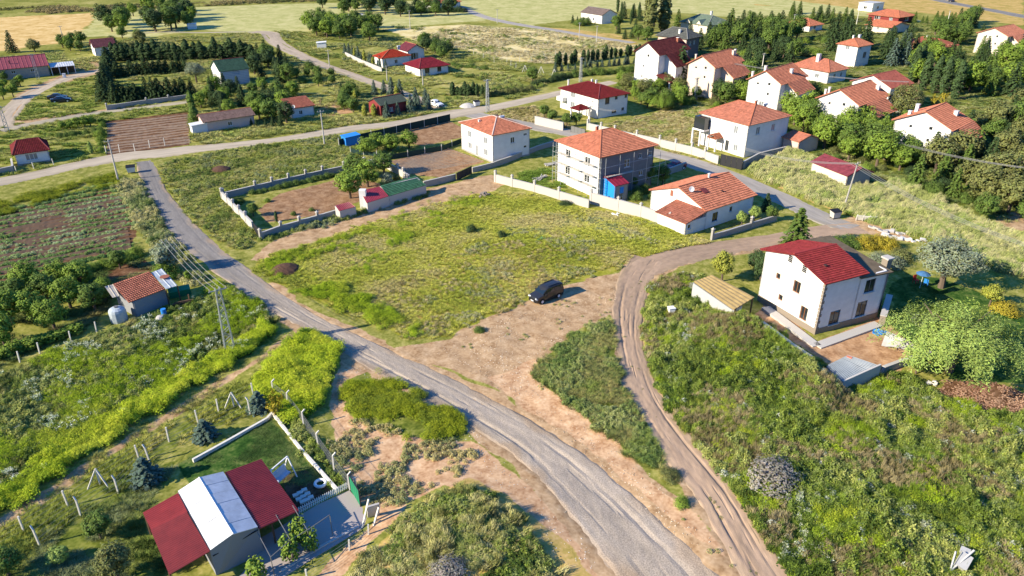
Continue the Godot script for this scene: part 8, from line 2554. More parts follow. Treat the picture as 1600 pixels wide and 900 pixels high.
	[1,2,-73.9,-218.5,5.4,6.5,1,22,2],
	[1,0,-72,-223.3,6.7,8,1,22,2],
	[1,2,-62.4,-203.8,5.5,6.6,1,22,4],
	[3,2,-69.1,-226.1,6.1,5.8,1,22,5],
	[3,2,-76.8,-229.8,6,5.7,2,22,0],
	[3,2,-64.5,-216,5.3,5,1,22,7],
	[3,2,-73.9,-227.8,7.3,6.9,1,22,3],
	[1,0,-59,-198,5.8,7,1,22,3],
	[1,0,-57.8,-167.2,5.4,6.5,0,27,2],
	[1,6,-55.6,-161.1,4.9,5.9,1,26,0],
	[1,6,-51.7,-167.7,5.3,6.4,0,27,0],
	[3,2,-73.7,-182.2,5.5,5.2,3,22,1],
	[1,6,-72.5,-176.9,4.1,4.9,3,22,1],
	[1,0,-52.4,-158.9,5.4,6.5,0,27,3],
	[3,2,-59.5,-178.2,4.8,4.6,0,27,3],
	[1,6,-67.8,-174.6,4.5,5.4,2,26,2],
	[3,2,-58.4,-173.7,4,3.8,0,27,2],
	[3,2,-63.4,-173.7,5.3,5,0,27,1],
	[1,0,-55,-175.4,3.9,4.7,0,27,5],
	[3,2,-68.8,-187.2,4.6,4.4,3,22,3],
	[1,6,-63.2,-189.3,3.8,4.6,1,22,0],
	[1,0,-53.3,-162.6,3.7,4.4,0,27,4],
	[1,6,-54.7,-184.3,3.7,4.4,2,27,1],
	[1,6,-62.8,-163.3,4.2,5,2,26,3],
	[3,2,-66,-180.8,4,3.8,3,22,4],
	[1,2,-67.8,-171.6,4.3,5.2,2,26,0],
	[1,0,-56.9,-180.4,4.9,5.9,2,27,0],
	[1,0,-59.6,-169.1,4.1,4.9,0,27,1],
	[1,2,-48.7,-157.9,5.1,6.1,3,27,0],
	[3,2,-65.7,-167.5,4.6,4.4,2,26,2],
	[1,2,-69,-182,4.8,5.8,3,22,0],
	[1,6,-53.3,-181.2,4.5,5.4,2,27,2],
	[3,2,-70.7,-174.9,5.2,4.9,2,26,1],
	[3,2,-72.9,-189,5,4.8,3,22,2],
	[1,6,-74.2,-186.7,4.9,5.9,3,22,2],
	[1,6,-72.3,-171.5,4.1,4.9,2,26,1],
	[1,2,-55.5,-169.4,5.2,6.2,0,27,0],
	[1,0,-64.1,-184,3.7,4.4,1,22,1],
	[5,0,-75.5,-173.5,3.7,6.9,0,26,1],
	[5,0,-72.6,-167.2,4.5,8.4,0,26,2],
	[5,0,-69.4,-160.3,3.1,8.3,0,26,3],
	[5,0,-66.6,-153.6,4.8,9.3,0,26,4],
	[4,2,-62.6,-155.5,2.9,2.9,0,26,0],
	[4,2,-60.2,-156,1.9,1.9,1,26,1],
	[4,2,-59.2,-155.9,2.8,2.8,1,26,2],
	[4,2,-57,-155.3,2.8,2.8,1,26,3],
	[4,2,-55.5,-155.4,1.8,1.8,1,26,4],
	[4,2,-54.3,-154.9,1.9,1.9,1,26,5],
	[4,2,-52.4,-155.1,1.7,1.7,1,26,6],
	[4,2,-50.8,-155,2.6,2.6,1,26,7],
	[4,2,-49.1,-154.9,3,3,3,27,0],
	[1,0,-50.5,-195,3.3,4,1,22,7],
	[1,0,-59.1,-206,3,3.6,1,22,4],
	[1,0,-53.1,-205.4,3.6,4.3,1,22,6],
	[1,0,-52.2,-202.8,2.6,3.1,1,22,8],
	[7,0,-55.7,-199.3,2.4,2.6,1,22,0],
	[7,0,-58.6,-218,3.4,3.7,0,29,0],
	[1,0,-49.8,-207.5,2.7,3.2,0,29,0],
	[1,0,-56.4,-207.3,2.7,3.2,1,22,5],
	[1,0,-47.5,-197.8,2.7,3.2,1,22,9],
	[4,5,-34.3,-185.2,3.9,3.9,2,31,1],
	[4,5,-32.2,-187.3,3.6,3.6,2,31,2],
	[4,5,-30,-185.2,4.7,4.7,2,31,3],
	[4,5,-27.7,-183.7,4.5,4.5,2,31,4],
	[4,5,-23,-166.9,4.6,4.6,1,31,2],
	[4,5,-21.4,-169.3,3.7,3.7,1,31,4],
	[4,5,-19.1,-169.3,4.1,4.1,1,31,6],
	[4,5,-22.7,-174.3,4.6,4.6,1,31,3],
	[4,5,-20.4,-174.3,4.3,4.3,1,31,5],
	[4,5,-25.4,-163.4,3.6,3.6,1,31,1],
	[4,5,-27.7,-162.3,4.1,4.1,3,31,0],
	[5,4,-37.4,-176.9,2.9,6.5,0,31,1],
	[5,4,-32.8,-163.4,2.9,6.5,0,31,2],
	[5,4,-28.3,-182.3,2.9,6.5,2,31,0],
	[5,4,-30.7,-163.4,2.9,6.5,0,31,3],
	[1,0,-38,-180.6,3,3.6,0,31,3],
	[1,0,-36,-167.1,3.8,4.6,0,31,2],
	[3,2,-41.9,-182.8,3.8,3.6,1,27,0],
	[1,0,-39.8,-183.8,4,4.8,0,31,1],
	[1,0,-38.6,-169,3.8,4.6,1,27,2],
	[1,0,-40.2,-180.8,3.7,4.4,1,27,4],
	[1,0,-38.8,-171.4,4,4.8,1,27,3],
	[1,0,-40.2,-176.7,3,3.6,1,27,1],
	[4,5,-53.4,-243.9,3.5,3.5,0,30,1],
	[4,5,-51.4,-240.3,4.1,4.1,0,30,2],
	[4,5,-49.7,-237.2,3.8,3.8,0,29,1],
	[4,5,-47.4,-234.3,4.2,4.2,0,29,2],
	[4,5,-45.9,-231,2.7,2.7,0,29,3],
	[4,5,-42.7,-227.1,3.4,3.4,0,29,4],
	[4,5,-41.7,-224.5,3.4,3.4,0,29,5],
	[4,5,-38.7,-221.5,3.6,3.6,0,29,6],
	[4,5,-36.5,-218.2,3.1,3.1,3,29,0],
	[5,4,-48.6,-235,3.2,5.7,0,29,1],
	[5,4,-44.5,-228.8,3.7,5.7,0,29,2],
	[5,4,-40.9,-222.4,2.8,4.8,0,29,3],
	[1,6,-66.3,-290,7,8.4,0,32,4],
	[1,6,-77.4,-295.8,7.8,9.4,0,32,1],
	[1,6,-64.9,-300.1,6.7,8,0,32,5],
	[1,0,-70.9,-279.5,7.5,9,0,32,2],
	[1,6,-50.4,-272.7,6.7,8,0,30,0],
	[1,0,-68.8,-283.9,7.4,8.9,0,32,6],
	[1,0,-61.2,-273.2,6.2,7.4,3,32,1],
	[1,6,-69.4,-298.3,7.2,8.6,0,32,3],
	[1,6,-54.9,-293,6.3,7.6,3,32,0],
	[1,0,-62.2,-280.4,7.1,8.5,3,32,2],
	[1,0,-49.7,-268,6.8,8.2,0,30,0],
	[1,0,-60.8,-300.6,7.1,8.5,3,32,5],
	[1,0,-75.3,-306.3,7.6,9.1,0,32,4],
	[1,0,-73.2,-288.4,6,7.2,0,32,1],
	[1,0,-57.9,-277.5,7.2,8.6,3,32,4],
	[1,0,-55.1,-301.2,6.8,8.2,1,32,1],
	[1,0,-56,-289.1,6.9,8.3,3,32,6],
	[1,0,-73.2,-299.3,6.7,8,0,32,5],
	[1,0,-61.3,-286.9,7.3,8.8,3,32,3],
	[1,0,-74.7,-302.9,5.9,7.1,0,32,3],
	[1,6,-66.5,-277.1,7.2,8.6,0,32,2],
	[1,0,-51,-294.4,6.8,8.2,1,32,2],
	[1,2,-25.3,-253.4,4.5,5.4,1,30,2],
	[1,0,-22.5,-245.4,4.4,5.3,1,30,4],
	[1,0,-29.6,-256.7,5.2,6.2,2,30,1],
	[1,2,-27.8,-247.3,5.3,6.4,1,30,1],
	[1,0,-29.4,-262.4,4.3,5.2,2,30,2],
	[1,0,-20.5,-243.5,5.2,6.2,1,30,5],
	[1,0,-24.5,-242.9,4.3,5.2,1,30,1],
	[1,0,-24.4,-248.9,4.2,5,1,30,2],
	[1,0,-21.6,-233.2,4.6,5.5,1,30,3],
	[1,2,-21.3,-237.4,5.3,6.4,1,30,3],
	[1,2,-48.1,-335.9,7.2,8.6,1,32,2],
	[1,2,-34.7,-354.2,6.8,8.2,0,33,10],
	[1,0,-39.6,-339,6.4,7.7,0,33,4],
	[1,2,-52.6,-358.6,8.2,9.8,0,33,8],
	[1,2,-42.9,-351.8,6.4,7.7,0,33,9],
	[1,2,-88.7,-366.4,6.9,8.3,0,32,0],
	[1,2,-55.7,-343,8.3,10,1,32,1],
	[1,2,-75.9,-385.8,8.1,9.7,0,33,3],
	[1,2,-75.3,-365.2,7.3,8.8,0,33,2],
	[1,2,-27.9,-341.5,7.6,9.1,3,33,0],
	[1,0,-71.4,-372.5,7.3,8.8,0,33,1],
	[1,0,-33.1,-338.3,6.3,7.6,3,33,0],
	[1,2,-71.6,-384.2,7.9,9.5,0,33,4],
	[1,0,-74.3,-344.5,6.4,7.7,0,32,7],
	[1,2,-64.1,-356.2,7.8,9.4,0,33,6],
	[1,2,-74,-354,8.2,9.8,2,32,1],
	[1,2,-81.7,-378,6.6,7.9,0,33,1],
	[1,0,-52.9,-364.3,6.2,7.4,0,33,2],
	[1,0,-27.4,-358.9,6.6,7.9,1,33,0],
	[1,0,-70.5,-352.4,5.6,6.7,2,32,0],
	[1,2,-56.9,-354.7,8.3,10,0,33,7],
	[1,2,-63.5,-347,8.3,10,2,32,2],
	[1,2,-43.8,-333.8,6,7.2,1,32,3],
	[1,0,-38.6,-359.5,5.9,7.1,0,33,5],
	[1,0,-48.3,-344.1,6.9,8.3,0,33,3],
	[1,2,-66.5,-365,6.9,8.3,0,33,5],
	[7,2,-46,-349.2,2.6,4.8,0,33,1],
	[7,2,-43.9,-349.2,2.7,3.7,0,33,2],
	[7,2,-41.2,-349.7,4.1,5.2,0,33,3],
	[7,2,-39.1,-349.9,3.2,3.8,0,33,4],
	[7,2,-36.9,-349.7,3.6,4.4,0,33,5],
	[7,2,-35,-349.9,3.3,4.7,0,33,6],
	[7,2,-33,-350.5,2.5,4.9,3,33,1],
	[7,2,-30.6,-350.8,4,4.1,3,33,2],
	[7,2,-28.5,-351,2.9,5.1,3,33,3],
	[7,2,-26.3,-351.2,3.3,4.2,1,33,1],
	[7,2,-23.8,-351.4,4.2,3.7,1,33,2],
	[7,2,-21.7,-351.3,2.8,4.5,1,33,3],
	[7,0,-19.1,-224.3,1.3,2.3,1,28,1],
	[7,0,-17.2,-223.2,1.9,2,1,28,2],
	[7,0,-16.2,-222.5,1.2,2.6,1,28,3],
	[7,0,-14.8,-221.7,1.1,2.7,1,28,4],
	[7,0,-13.3,-221.5,1.1,2.7,1,28,5],
	[7,0,-11.7,-220.7,1.5,2.8,1,28,6],
	[7,0,-10.5,-219.7,1.2,2.1,1,28,7],
	[7,0,-8.7,-218.9,1.3,2,1,28,9],
	[7,0,-7.7,-218.2,1.6,2.2,1,28,11],
	[5,2,-14.7,-183.7,3.5,7.9,1,31,1],
	[5,2,-13.5,-183.7,2.4,7.7,1,31,2],
	[5,2,-12.6,-183.3,2.3,7.9,1,31,3],
	[5,2,-11.6,-183,3.8,7,1,31,4],
	[5,2,-10.7,-182.8,3.1,8,1,31,5],
	[5,2,-9.5,-183.1,3.7,6.6,1,31,6],
	[5,2,-8.6,-182.8,3.3,5.6,1,31,7],
	[5,2,-7.3,-182.5,3.1,5.9,1,31,8],
	[5,2,-6.2,-182.2,3.8,6.5,1,31,9],
	[7,0,-12.7,-187.4,2,2.2,1,31,1],
	[7,0,-11.8,-187.4,2.2,2.4,1,31,2],
	[7,0,-10,-188.1,1.8,2,1,31,3],
	[7,0,-8.6,-188.9,2.2,2.4,1,28,8],
	[7,0,-7.4,-189.2,1.4,1.5,1,28,10],
	[7,0,-5.9,-189.1,1.3,1.4,1,28,12],
	[7,0,-4.6,-189.6,1.4,1.6,1,28,13],
	[7,0,-3.3,-190.1,1.8,2,0,5,1],
	[7,0,-1.4,-190.5,1.4,1.5,0,5,2],
	[7,0,.3,-190.9,1.3,1.4,0,5,3],
	[7,7,-6.7,-182.3,1.8,1.9,1,31,0],
	[7,7,-5.1,-183.6,1.7,1.8,0,5,1],
	[7,7,-3.9,-184,2.1,2.3,0,5,2],
	[7,7,-2.5,-185,2,2.2,0,5,3],
	[7,7,-1,-185.6,2.2,2.4,0,5,4],
	[7,7,.6,-186.9,2.1,2.3,0,5,5],
	[7,7,2.1,-187.8,2.2,2.4,0,5,6],
	[7,7,3.8,-188.8,1.5,1.7,0,5,7],
	[7,7,4.7,-189.6,2.2,2.5,0,5,8],
	[5,2,13.1,-221.8,3.9,8,0,6,1],
	[5,2,14,-223.4,4.2,8.2,0,6,2],
	[5,2,15.9,-224.8,3.6,6.6,0,6,3],
	[5,2,17.8,-226.4,3.2,7,0,19,1],
	[5,2,18.9,-227.6,4.2,7.8,0,19,2],
	[5,2,21.5,-228.4,3.9,8.1,0,19,3],
	[5,2,23.1,-230.3,3.6,6.3,0,19,4],
	[5,2,24.6,-231.3,3.4,8.2,0,19,5],
	[5,2,26.2,-232.6,3.4,6.8,0,19,6],
	[5,2,28.2,-233.8,3,7.4,0,19,7],
	[5,2,29,-234.8,4.2,7,0,19,8],
	[5,2,30.8,-236.2,3.4,6,0,19,9],
	[5,2,32.3,-237.8,2.9,6.7,0,19,10],
	[5,2,34.1,-239,2.5,7.1,0,19,11],
	[5,2,36.3,-239.9,3.5,7.4,0,19,12],
	[5,2,37.4,-241.1,3.2,7.1,0,19,13],
	[5,2,39.4,-242.6,3,6.3,0,19,14],
	[5,2,40.7,-243.8,3.1,7.2,0,19,15],
	[4,5,12.3,-214.6,3,3,0,6,1],
	[4,5,14.2,-215.4,2.5,2.5,0,6,2],
	[4,5,16,-215.8,2.2,2.2,0,6,3],
	[4,5,18.2,-217.6,1.9,1.9,0,6,4],
	[4,5,20,-218.2,1.9,1.9,0,6,5],
	[4,5,21.2,-219.2,2.9,2.9,0,6,6],
	[4,5,22.7,-220.3,3.2,3.2,0,6,7],
	[4,5,25,-221.3,2.3,2.3,0,6,8],
	[4,5,26.4,-221.7,2.7,2.7,0,6,9],
	[4,5,28.6,-222.5,2.6,2.6,0,6,10],
	[4,5,30.2,-223.5,2.9,2.9,0,19,1],
	[4,5,31.7,-224.3,2.8,2.8,0,19,2],
	[4,5,33.8,-225.9,3.1,3.1,0,19,3],
	[4,5,34.6,-226.2,2.7,2.7,0,19,4],
	[4,5,36.8,-226.9,2.6,2.6,0,19,5],
	[4,5,38.5,-228,3.1,3.1,0,19,6],
	[7,0,12,-205.7,2.3,2.5,0,6,1],
	[7,0,13.8,-206,2.1,2.3,0,6,2],
	[7,0,15.6,-206.9,2.2,2.4,0,6,3],
	[7,0,17.4,-207.3,2.8,3.1,0,6,4],
	[7,0,19.5,-208.4,1.9,2.1,0,6,5],
	[7,0,21.1,-209.4,2.4,2.7,0,6,6],
	[7,0,23.3,-210.2,2.9,3.2,0,6,7],
	[7,0,24.9,-210,2.8,3.1,0,6,8],
	[7,0,27.6,-211.4,2.2,2.5,0,6,9],
	[7,0,29.4,-212.3,1.7,1.9,0,6,10],
	[7,0,30.9,-212.4,2.9,3.2,0,6,11],
	[7,0,33,-213.1,3,3.3,0,6,12],
	[7,0,34.6,-213.8,2.6,2.8,0,6,13],
	[7,0,36.3,-214.7,2.5,2.7,2,6,0],
	[7,2,5.8,-196.1,2,2.2,0,5,1],
	[7,2,7.3,-198.1,1.7,1.9,0,5,2],
	[7,2,8.5,-199.1,1.9,2.1,0,6,1],
	[7,2,10.3,-200.1,1.8,2,0,6,2],
	[7,2,11.3,-201.8,2.4,2.6,0,6,3],
	[7,2,12.6,-203.2,2.2,2.4,0,6,4],
	[7,2,13.8,-204.7,2.4,2.6,0,6,5],
	[7,2,15.7,-205.9,1.4,1.6,0,6,6],
	[7,2,17.1,-207.1,2.2,2.4,0,6,7],
	[1,0,5.5,-200.5,4.4,5.4,"round tree at left end of the dark hedge rows"],
	[2,0,8.6,-157.9,3.4,3.6,0,5,2],
	[2,0,7.1,-161.8,3.4,3.6,0,5,1],
	[2,0,11.6,-154.7,3.4,3.6,0,5,3],
	[2,0,13.7,-155.8,3.4,3.6,3,5,0],
	[1,7,32.2,-182.7,4.8,5.8,3,6,1],
	[1,7,37.5,-179.3,3.1,3.7,0,7,1],
	[1,0,33.4,-174.9,4.4,5.3,1,5,3],
	[1,0,35.7,-171.5,4.7,5.6,1,5,4],
	[1,7,39.2,-190.1,4.8,5.8,3,6,2],
	[1,6,29.8,-180.1,3.3,4,1,5,0],
	[1,7,29.6,-193.2,4,4.8,0,6,2],
	[1,6,36.4,-185.1,4.3,5.2,3,6,0],
	[1,6,40.2,-180.7,4.4,5.3,0,7,1],
	[1,0,44.8,-180.6,3.4,4.1,0,7,0],
	[1,6,31.2,-186.1,3.9,4.7,0,6,2],
	[1,6,44.6,-190.9,3.3,4,0,7,5],
	[1,0,34.6,-188,3.7,4.4,3,6,0],
	[1,6,41,-177.9,4.1,4.9,0,7,4],
	[1,0,30.6,-175.4,3.1,3.7,1,5,1],
	[1,6,39.3,-175.2,3.6,4.3,0,7,3],
	[1,7,38.8,-187.2,4.5,5.4,3,6,3],
	[1,7,28.8,-189.4,3.8,4.6,0,6,1],
	[1,6,38.6,-172,4.3,5.2,0,7,2],
	[1,6,28.8,-197.5,3.9,4.7,0,6,1],
	[1,0,31.5,-171.6,4.4,5.3,1,5,2],
	[1,7,41.4,-185.2,4.7,5.6,0,7,2],
	[6,6,34.2,-169.3,4.6,6.2,"round bright green tree beside the mown plot"],
	[3,2,43.3,-192.5,11.5,11,"large dark cedar hiding the wing of tall maroon-roofed house"],
	[3,2,63.8,-260.4,6.1,5.8,1,19,2],
	[3,2,61.3,-251.4,6.3,6,1,19,1],
	[3,2,58.1,-252.1,7.1,6.7,2,19,0],
	[3,2,63.2,-273.5,6.7,6.4,0,20,3],
	[3,2,43.2,-277.8,4,3.8,0,20,1],
	[3,2,46.4,-290.7,5.1,4.8,0,20,2],
	[1,0,44.6,-272,5.7,6.8,0,19,1],
	[3,2,39.6,-286.9,4.3,4.1,1,21,1],
	[3,2,40.2,-274,4,3.8,0,19,0],
	[1,0,47.4,-269.8,5.3,6.4,0,19,2],
	[1,0,40.3,-298.2,5.8,7,1,21,0],
	[5,7,51.3,-287.7,15,26,"tall loose poplar left of two behind the grey-roofed house"],
	[5,7,57,-291,15,26,"tall loose poplar right of two behind the grey-roofed house"],
	[3,0,63.6,-297.6,8,7,"green conifer between poplars and the green-roofed villa"],
	[5,2,53.4,-327.7,6.8,6.8,1,21,5],
	[3,2,53.1,-322.5,5.4,5.1,1,21,5],
	[5,2,48.5,-346.1,5.2,5.2,1,21,2],
	[3,2,44.2,-316.9,5.1,4.8,1,21,2],
	[5,2,47.7,-311.9,5.4,5.4,1,21,3],
	[5,2,47.4,-350.6,7.2,7.2,1,21,1],
	[3,2,52,-333.5,6.1,5.8,1,21,4],
	[3,2,47.2,-329.4,7.4,7,1,21,3],
	[5,2,49.8,-322.2,6.4,6.4,1,21,4],
	[7,0,29.2,-318.7,2.9,3.2,0,21,3],
	[7,0,27.2,-307.1,3.8,4.2,0,21,2],
	[7,0,25.9,-310.3,2.7,3,0,21,1],
	[3,2,30.9,-314.4,3,2.8,0,21,3],
	[3,2,26.7,-317,2.7,2.6,0,21,2],
	[3,2,24.6,-314.9,3.6,3.4,0,21,1],
	[7,0,30.1,-311.2,3.8,4.2,0,21,4],
	[3,2,86.3,-256.6,9,8.5,0,13,1],
	[3,2,83.6,-261.4,8.2,7.8,1,20,5],
	[1,0,101,-273,8.9,10.7,3,16,0],
	[3,2,87.9,-295.6,8,7.6,1,20,3],
	[3,0,102.7,-298.1,6.2,5.9,0,16,3],
	[3,2,78.7,-282,8.5,8.1,1,20,1],
	[1,0,69.1,-260.6,6.6,7.9,1,19,1],
	[3,0,97.2,-284,8.4,8,0,16,2],
	[1,0,77.4,-260.1,8.5,10.2,1,19,2],
	[3,2,68.5,-267.7,7.2,6.8,3,20,0],
	[3,2,78,-267.8,9.2,8.7,1,20,2],
	[3,2,96.5,-289.8,8.4,8,0,16,1],
	[1,0,93.4,-302.7,6.6,7.9,0,16,1],
	[3,0,91.4,-287.4,8.3,7.9,1,20,2],
	[1,0,95.3,-268.6,7.9,9.5,0,16,2],
	[3,2,79.5,-252.7,6.3,6,1,19,5],
	[3,0,87.1,-265.4,7.4,7,1,20,3],
	[3,0,70.1,-251.6,8.2,7.8,1,19,2],
	[3,2,90.1,-291.7,7.6,7.2,1,20,4],
	[3,0,81.6,-288.6,9.5,9,1,20,1],
	[3,0,95.6,-297.9,6.1,5.8,0,16,1],
	[3,0,93,-258,8,7.6,0,13,0],
	[3,2,101.1,-291,8.4,8,0,16,2],
	[3,0,93.6,-273.4,6.9,6.6,1,20,4],
	[1,0,84.7,-252.2,7.8,9.4,0,13,1],
	[1,0,93.3,-279.9,8,9.6,1,20,2],
	[1,0,73.3,-269.1,7.2,8.6,1,20,1],
	[3,0,66.9,-256.1,7.2,6.8,1,19,1],
	[1,0,91.3,-265.1,8.1,9.7,1,20,3],
	[3,2,75.2,-249.2,6.1,5.8,1,19,3],
	[3,2,74.4,-226.7,6.7,6.4,0,11,2],
	[1,2,87.1,-245.4,5.8,7,0,13,1],
	[3,2,80,-231.2,6.4,6.1,0,13,3],
	[3,2,67,-214.8,6.8,6.5,0,11,1],
	[1,2,72.2,-221,4.9,5.9,0,11,0],
	[3,2,69.2,-223.4,6.9,6.6,1,19,4],
	[3,2,89.1,-241.7,5.2,4.9,0,13,5],
	[3,2,82,-239.8,5.6,5.3,0,13,2],
	[1,2,84.3,-236.2,5.1,6.1,0,13,2],
	[3,2,83.7,-228.8,6.4,6.1,0,13,4],
	[1,2,75.8,-235.7,6.6,7.9,1,19,1],
	[3,2,75.1,-231.9,6.3,6,1,19,6],
	[1,0,86.4,-233.1,6.9,8.3,0,13,2],
	[1,0,63.4,-200.1,6.7,8,1,7,2],
	[1,2,77.9,-240.1,5.3,6.4,1,19,2],
	[3,0,127.6,-346.6,5.9,5.6,0,17,3],
	[3,0,124.2,-312,5.5,5.2,1,16,1],
	[3,2,120.1,-325.6,5.5,5.2,2,16,0],
	[3,2,132.7,-327.9,6.6,6.3,0,17,2],
	[3,0,122.6,-317.5,6.4,6.1,2,16,2],
	[3,0,139.7,-320.9,5.1,4.8,0,17,6],
	[3,0,133,-336.2,5.2,4.9,0,17,4],
	[3,0,132.3,-304.1,5.8,5.5,0,18,0],
	[3,2,126.5,-320.2,6.5,6.2,1,16,1],
	[3,0,121.4,-339.1,4.9,4.7,0,17,1],
	[3,0,141.8,-325.2,4.9,4.7,0,17,7],
	[3,0,123.3,-343,6.2,5.9,0,17,2],
	[3,2,130.6,-331.9,5.2,4.9,0,17,1],
	[3,0,129.8,-315.3,6.5,6.2,1,16,2],
	[3,0,120.3,-333.9,4.7,4.5,2,16,1],
	[3,0,135.1,-315.5,6.8,6.5,0,17,5],
	[3,2,119.3,-258.9,10.1,9.6,0,14,3],
	[3,2,110.8,-257,9.1,8.6,0,14,1],
	[3,2,108.5,-247.3,10.9,10.4,2,13,2],
	[3,2,111.3,-269.4,8.2,7.8,1,16,2],
	[3,2,103.9,-248.2,10.1,9.6,2,13,1],
	[3,2,117,-278.5,9.5,9,1,16,3],
	[3,2,105.5,-234.6,10.2,9.7,2,13,3],
	[3,2,122.1,-280.2,9.7,9.2,1,16,5],
	[3,2,116.5,-252.7,9.7,9.2,0,14,2],
	[3,2,116.5,-270.3,8.6,8.2,1,16,4],
	[3,2,121.2,-237.2,7.9,7.5,0,14,8],
	[3,5,112.1,-223.5,8.5,8.1,1,13,1],
	[3,2,125,-251.5,7.6,7.2,0,14,7],
	[3,2,118.7,-229.4,8.1,7.7,1,13,3],
	[3,2,120.4,-246.3,8.2,7.8,0,14,4],
	[3,5,125.6,-245.8,7.7,7.3,0,14,1],
	[3,2,130.9,-253.3,9,8.5,0,14,9],
	[3,2,126.7,-256.3,7.6,7.2,0,14,6],
	[3,5,124.5,-240.5,7.5,7.1,0,14,2],
	[3,2,117.9,-239.6,8.3,7.9,0,14,5],
	[3,2,114.1,-228.1,7.3,6.9,1,13,2],
	[3,5,116.2,-224.4,7.4,7,1,13,2],
	[3,2,115.6,-234.7,7.7,7.3,1,13,1],
	[3,2,128.2,-242.8,7,6.6,0,14,10],
	[3,2,117.1,-193,8.2,7.8,1,11,0],
	[3,0,118.4,-184.5,6.4,6.1,1,12,1],
	[3,0,144.6,-225.5,6.2,5.9,1,14,3],
	[3,2,133.4,-213.3,7.1,6.7,1,14,3],
	[3,0,128.3,-202.4,8.8,8.4,1,13,2],
	[1,6,126.6,-189.1,7.7,9.2,1,12,2],
	[3,0,131.9,-197.2,6.1,5.8,1,13,4],
	[3,2,135,-233.6,6.4,6.1,1,14,1],
	[3,2,117.2,-216.5,7.9,7.5,1,13,4],
	[1,6,112.1,-194.9,7.3,8.8,1,11,2],
	[3,0,137,-201.5,7.5,7.1,1,13,5],
	[3,2,147.4,-218.5,7,6.6,3,15,2],
	[1,6,138,-210.2,8.4,10.1,1,14,0],
	[1,6,123.7,-221.6,7.8,9.4,1,13,2],
	[3,2,117.7,-199,6.9,6.6,1,13,7],
	[3,2,153.1,-229.3,8.8,8.4,1,15,0],
	[3,0,129.5,-221.1,6.8,6.5,1,14,1],
	[3,2,123.1,-194.6,6.1,5.8,1,13,10],
	[3,0,119.9,-207.8,8.3,7.9,1,13,1],
	[3,2,134.8,-218.9,6.8,6.5,1,14,2],
	[3,2,152.2,-235.4,6.5,6.2,3,15,1],
	[3,2,124.7,-209.9,7,6.6,1,13,8],
	[1,0,120.5,-188.4,6.6,7.9,1,12,2],
	[3,0,139.4,-226.7,7.2,6.8,1,14,2],
	[1,0,128.7,-194.1,6.5,7.8,1,13,0],
	[1,6,115.9,-188.6,8.2,9.8,1,12,1],
	[3,2,111.6,-204,7.8,7.4,1,13,5],
	[1,6,112.8,-208.9,8.5,10.2,1,13,1],
	[3,2,145.1,-233.5,7.5,7.1,0,15,3],
	[3,0,148.4,-241.3,6.3,6,0,15,0],
	[1,6,147.6,-228.5,6.7,8,3,15,0],
	[1,6,150.2,-224.1,7.8,9.4,1,15,0],
	[3,2,123.3,-183.9,8.9,8.5,1,12,3],
	[3,0,126.5,-198.2,6.6,6.3,1,13,3],
	[3,2,125.9,-214.9,7.7,7.3,1,13,6],
	[1,6,107.6,-198,7,8.4,1,11,1],
	[1,0,111,-188.6,8.5,10.2,1,12,1],
	[1,0,127.1,-233.1,7.8,9.4,3,14,0],
	[1,6,123.5,-226.5,6.3,7.6,3,14,0],
	[3,2,123.1,-202.9,6.8,6.5,1,13,9],
	[5,2,106.1,-198.9,9.5,13,"slim dark cypress beside the pink-roofed house, first of six from the left"],
	[5,2,108.3,-200.5,9.5,13,"slim dark cypress beside the pink-roofed house, second of six from the left"],
	[5,2,104.4,-189.5,9.5,13,"slim dark cypress beside the pink-roofed house, third of six from the left"],
	[5,2,105.7,-186.6,9.5,13,"slim dark cypress beside the pink-roofed house, fourth of six from the left"],
	[5,2,106.4,-183.7,9.5,13,"slim dark cypress beside the pink-roofed house, fifth of six from the left"],
	[5,2,107.1,-179.6,9.5,13,"slim dark cypress beside the pink-roofed house, sixth of six from the left"],
	[9,8,98.2,-171.8,3,3.2,"golden shrub beside the wide-roofed house, left of two"],
	[9,8,101.7,-174.3,3,3.2,"golden shrub beside the wide-roofed house, right of two"],
	[1,0,160.4,-287.3,6,7.2,1,18,2],
	[3,2,169.3,-292.2,5,4.8,1,18,1],
	[3,2,180.3,-303,7.4,7,1,17,2],
	[3,2,182.1,-316.3,6.3,6,1,17,1],
	[1,0,155.6,-283.4,6.6,7.9,1,18,1],
	[3,2,163.2,-276.8,7.8,7.4,1,18,2],
	[1,0,150.8,-258.8,6.9,8.3,0,15,2],
	[3,2,160.5,-263.3,7.1,6.7,0,15,2],
	[3,2,152.7,-265.3,7.3,6.9,0,15,1],
	[1,0,157,-267.6,7.1,8.5,0,15,3],
	[1,0,146.3,-259.3,7.7,9.2,0,15,1],
	[1,0,182.1,-309.4,7.6,9.1,1,17,4],
	[1,0,187.9,-316.1,7.4,8.9,1,17,5],
	[1,0,176,-299.4,7.5,9,1,17,3],
	[1,0,168.8,-300.7,5.4,6.5,1,17,1],
	[1,0,176.6,-304.5,5.9,7.1,1,17,2],
	[0,7,81.8,-153.7,10.5,11.5,"big olive conifer-like tree right of the rust-roofed gabled house"],
	[1,6,58.3,-184.6,6,7.2,1,7,2],
	[1,2,49.7,-178.1,5.7,6.8,3,7,0],
	[1,6,53.2,-180.9,5.1,6.1,1,7,1],
	[1,0,59.6,-188.4,5.2,6.2,1,7,1],
	[1,6,54,-174.7,6,7.2,0,8,1],
	[1,6,61.6,-163.5,5.9,7.1,3,8,0],
	[1,0,61,-181.8,5,6,2,8,1],
	[1,6,56.6,-178.8,4.8,5.8,0,8,2],
	[1,2,62,-185.3,4,4.8,1,7,2],
	[1,2,54.7,-184,6.5,7.8,1,7,1],
	[1,0,50.4,-174.5,5.7,6.8,0,8,0],
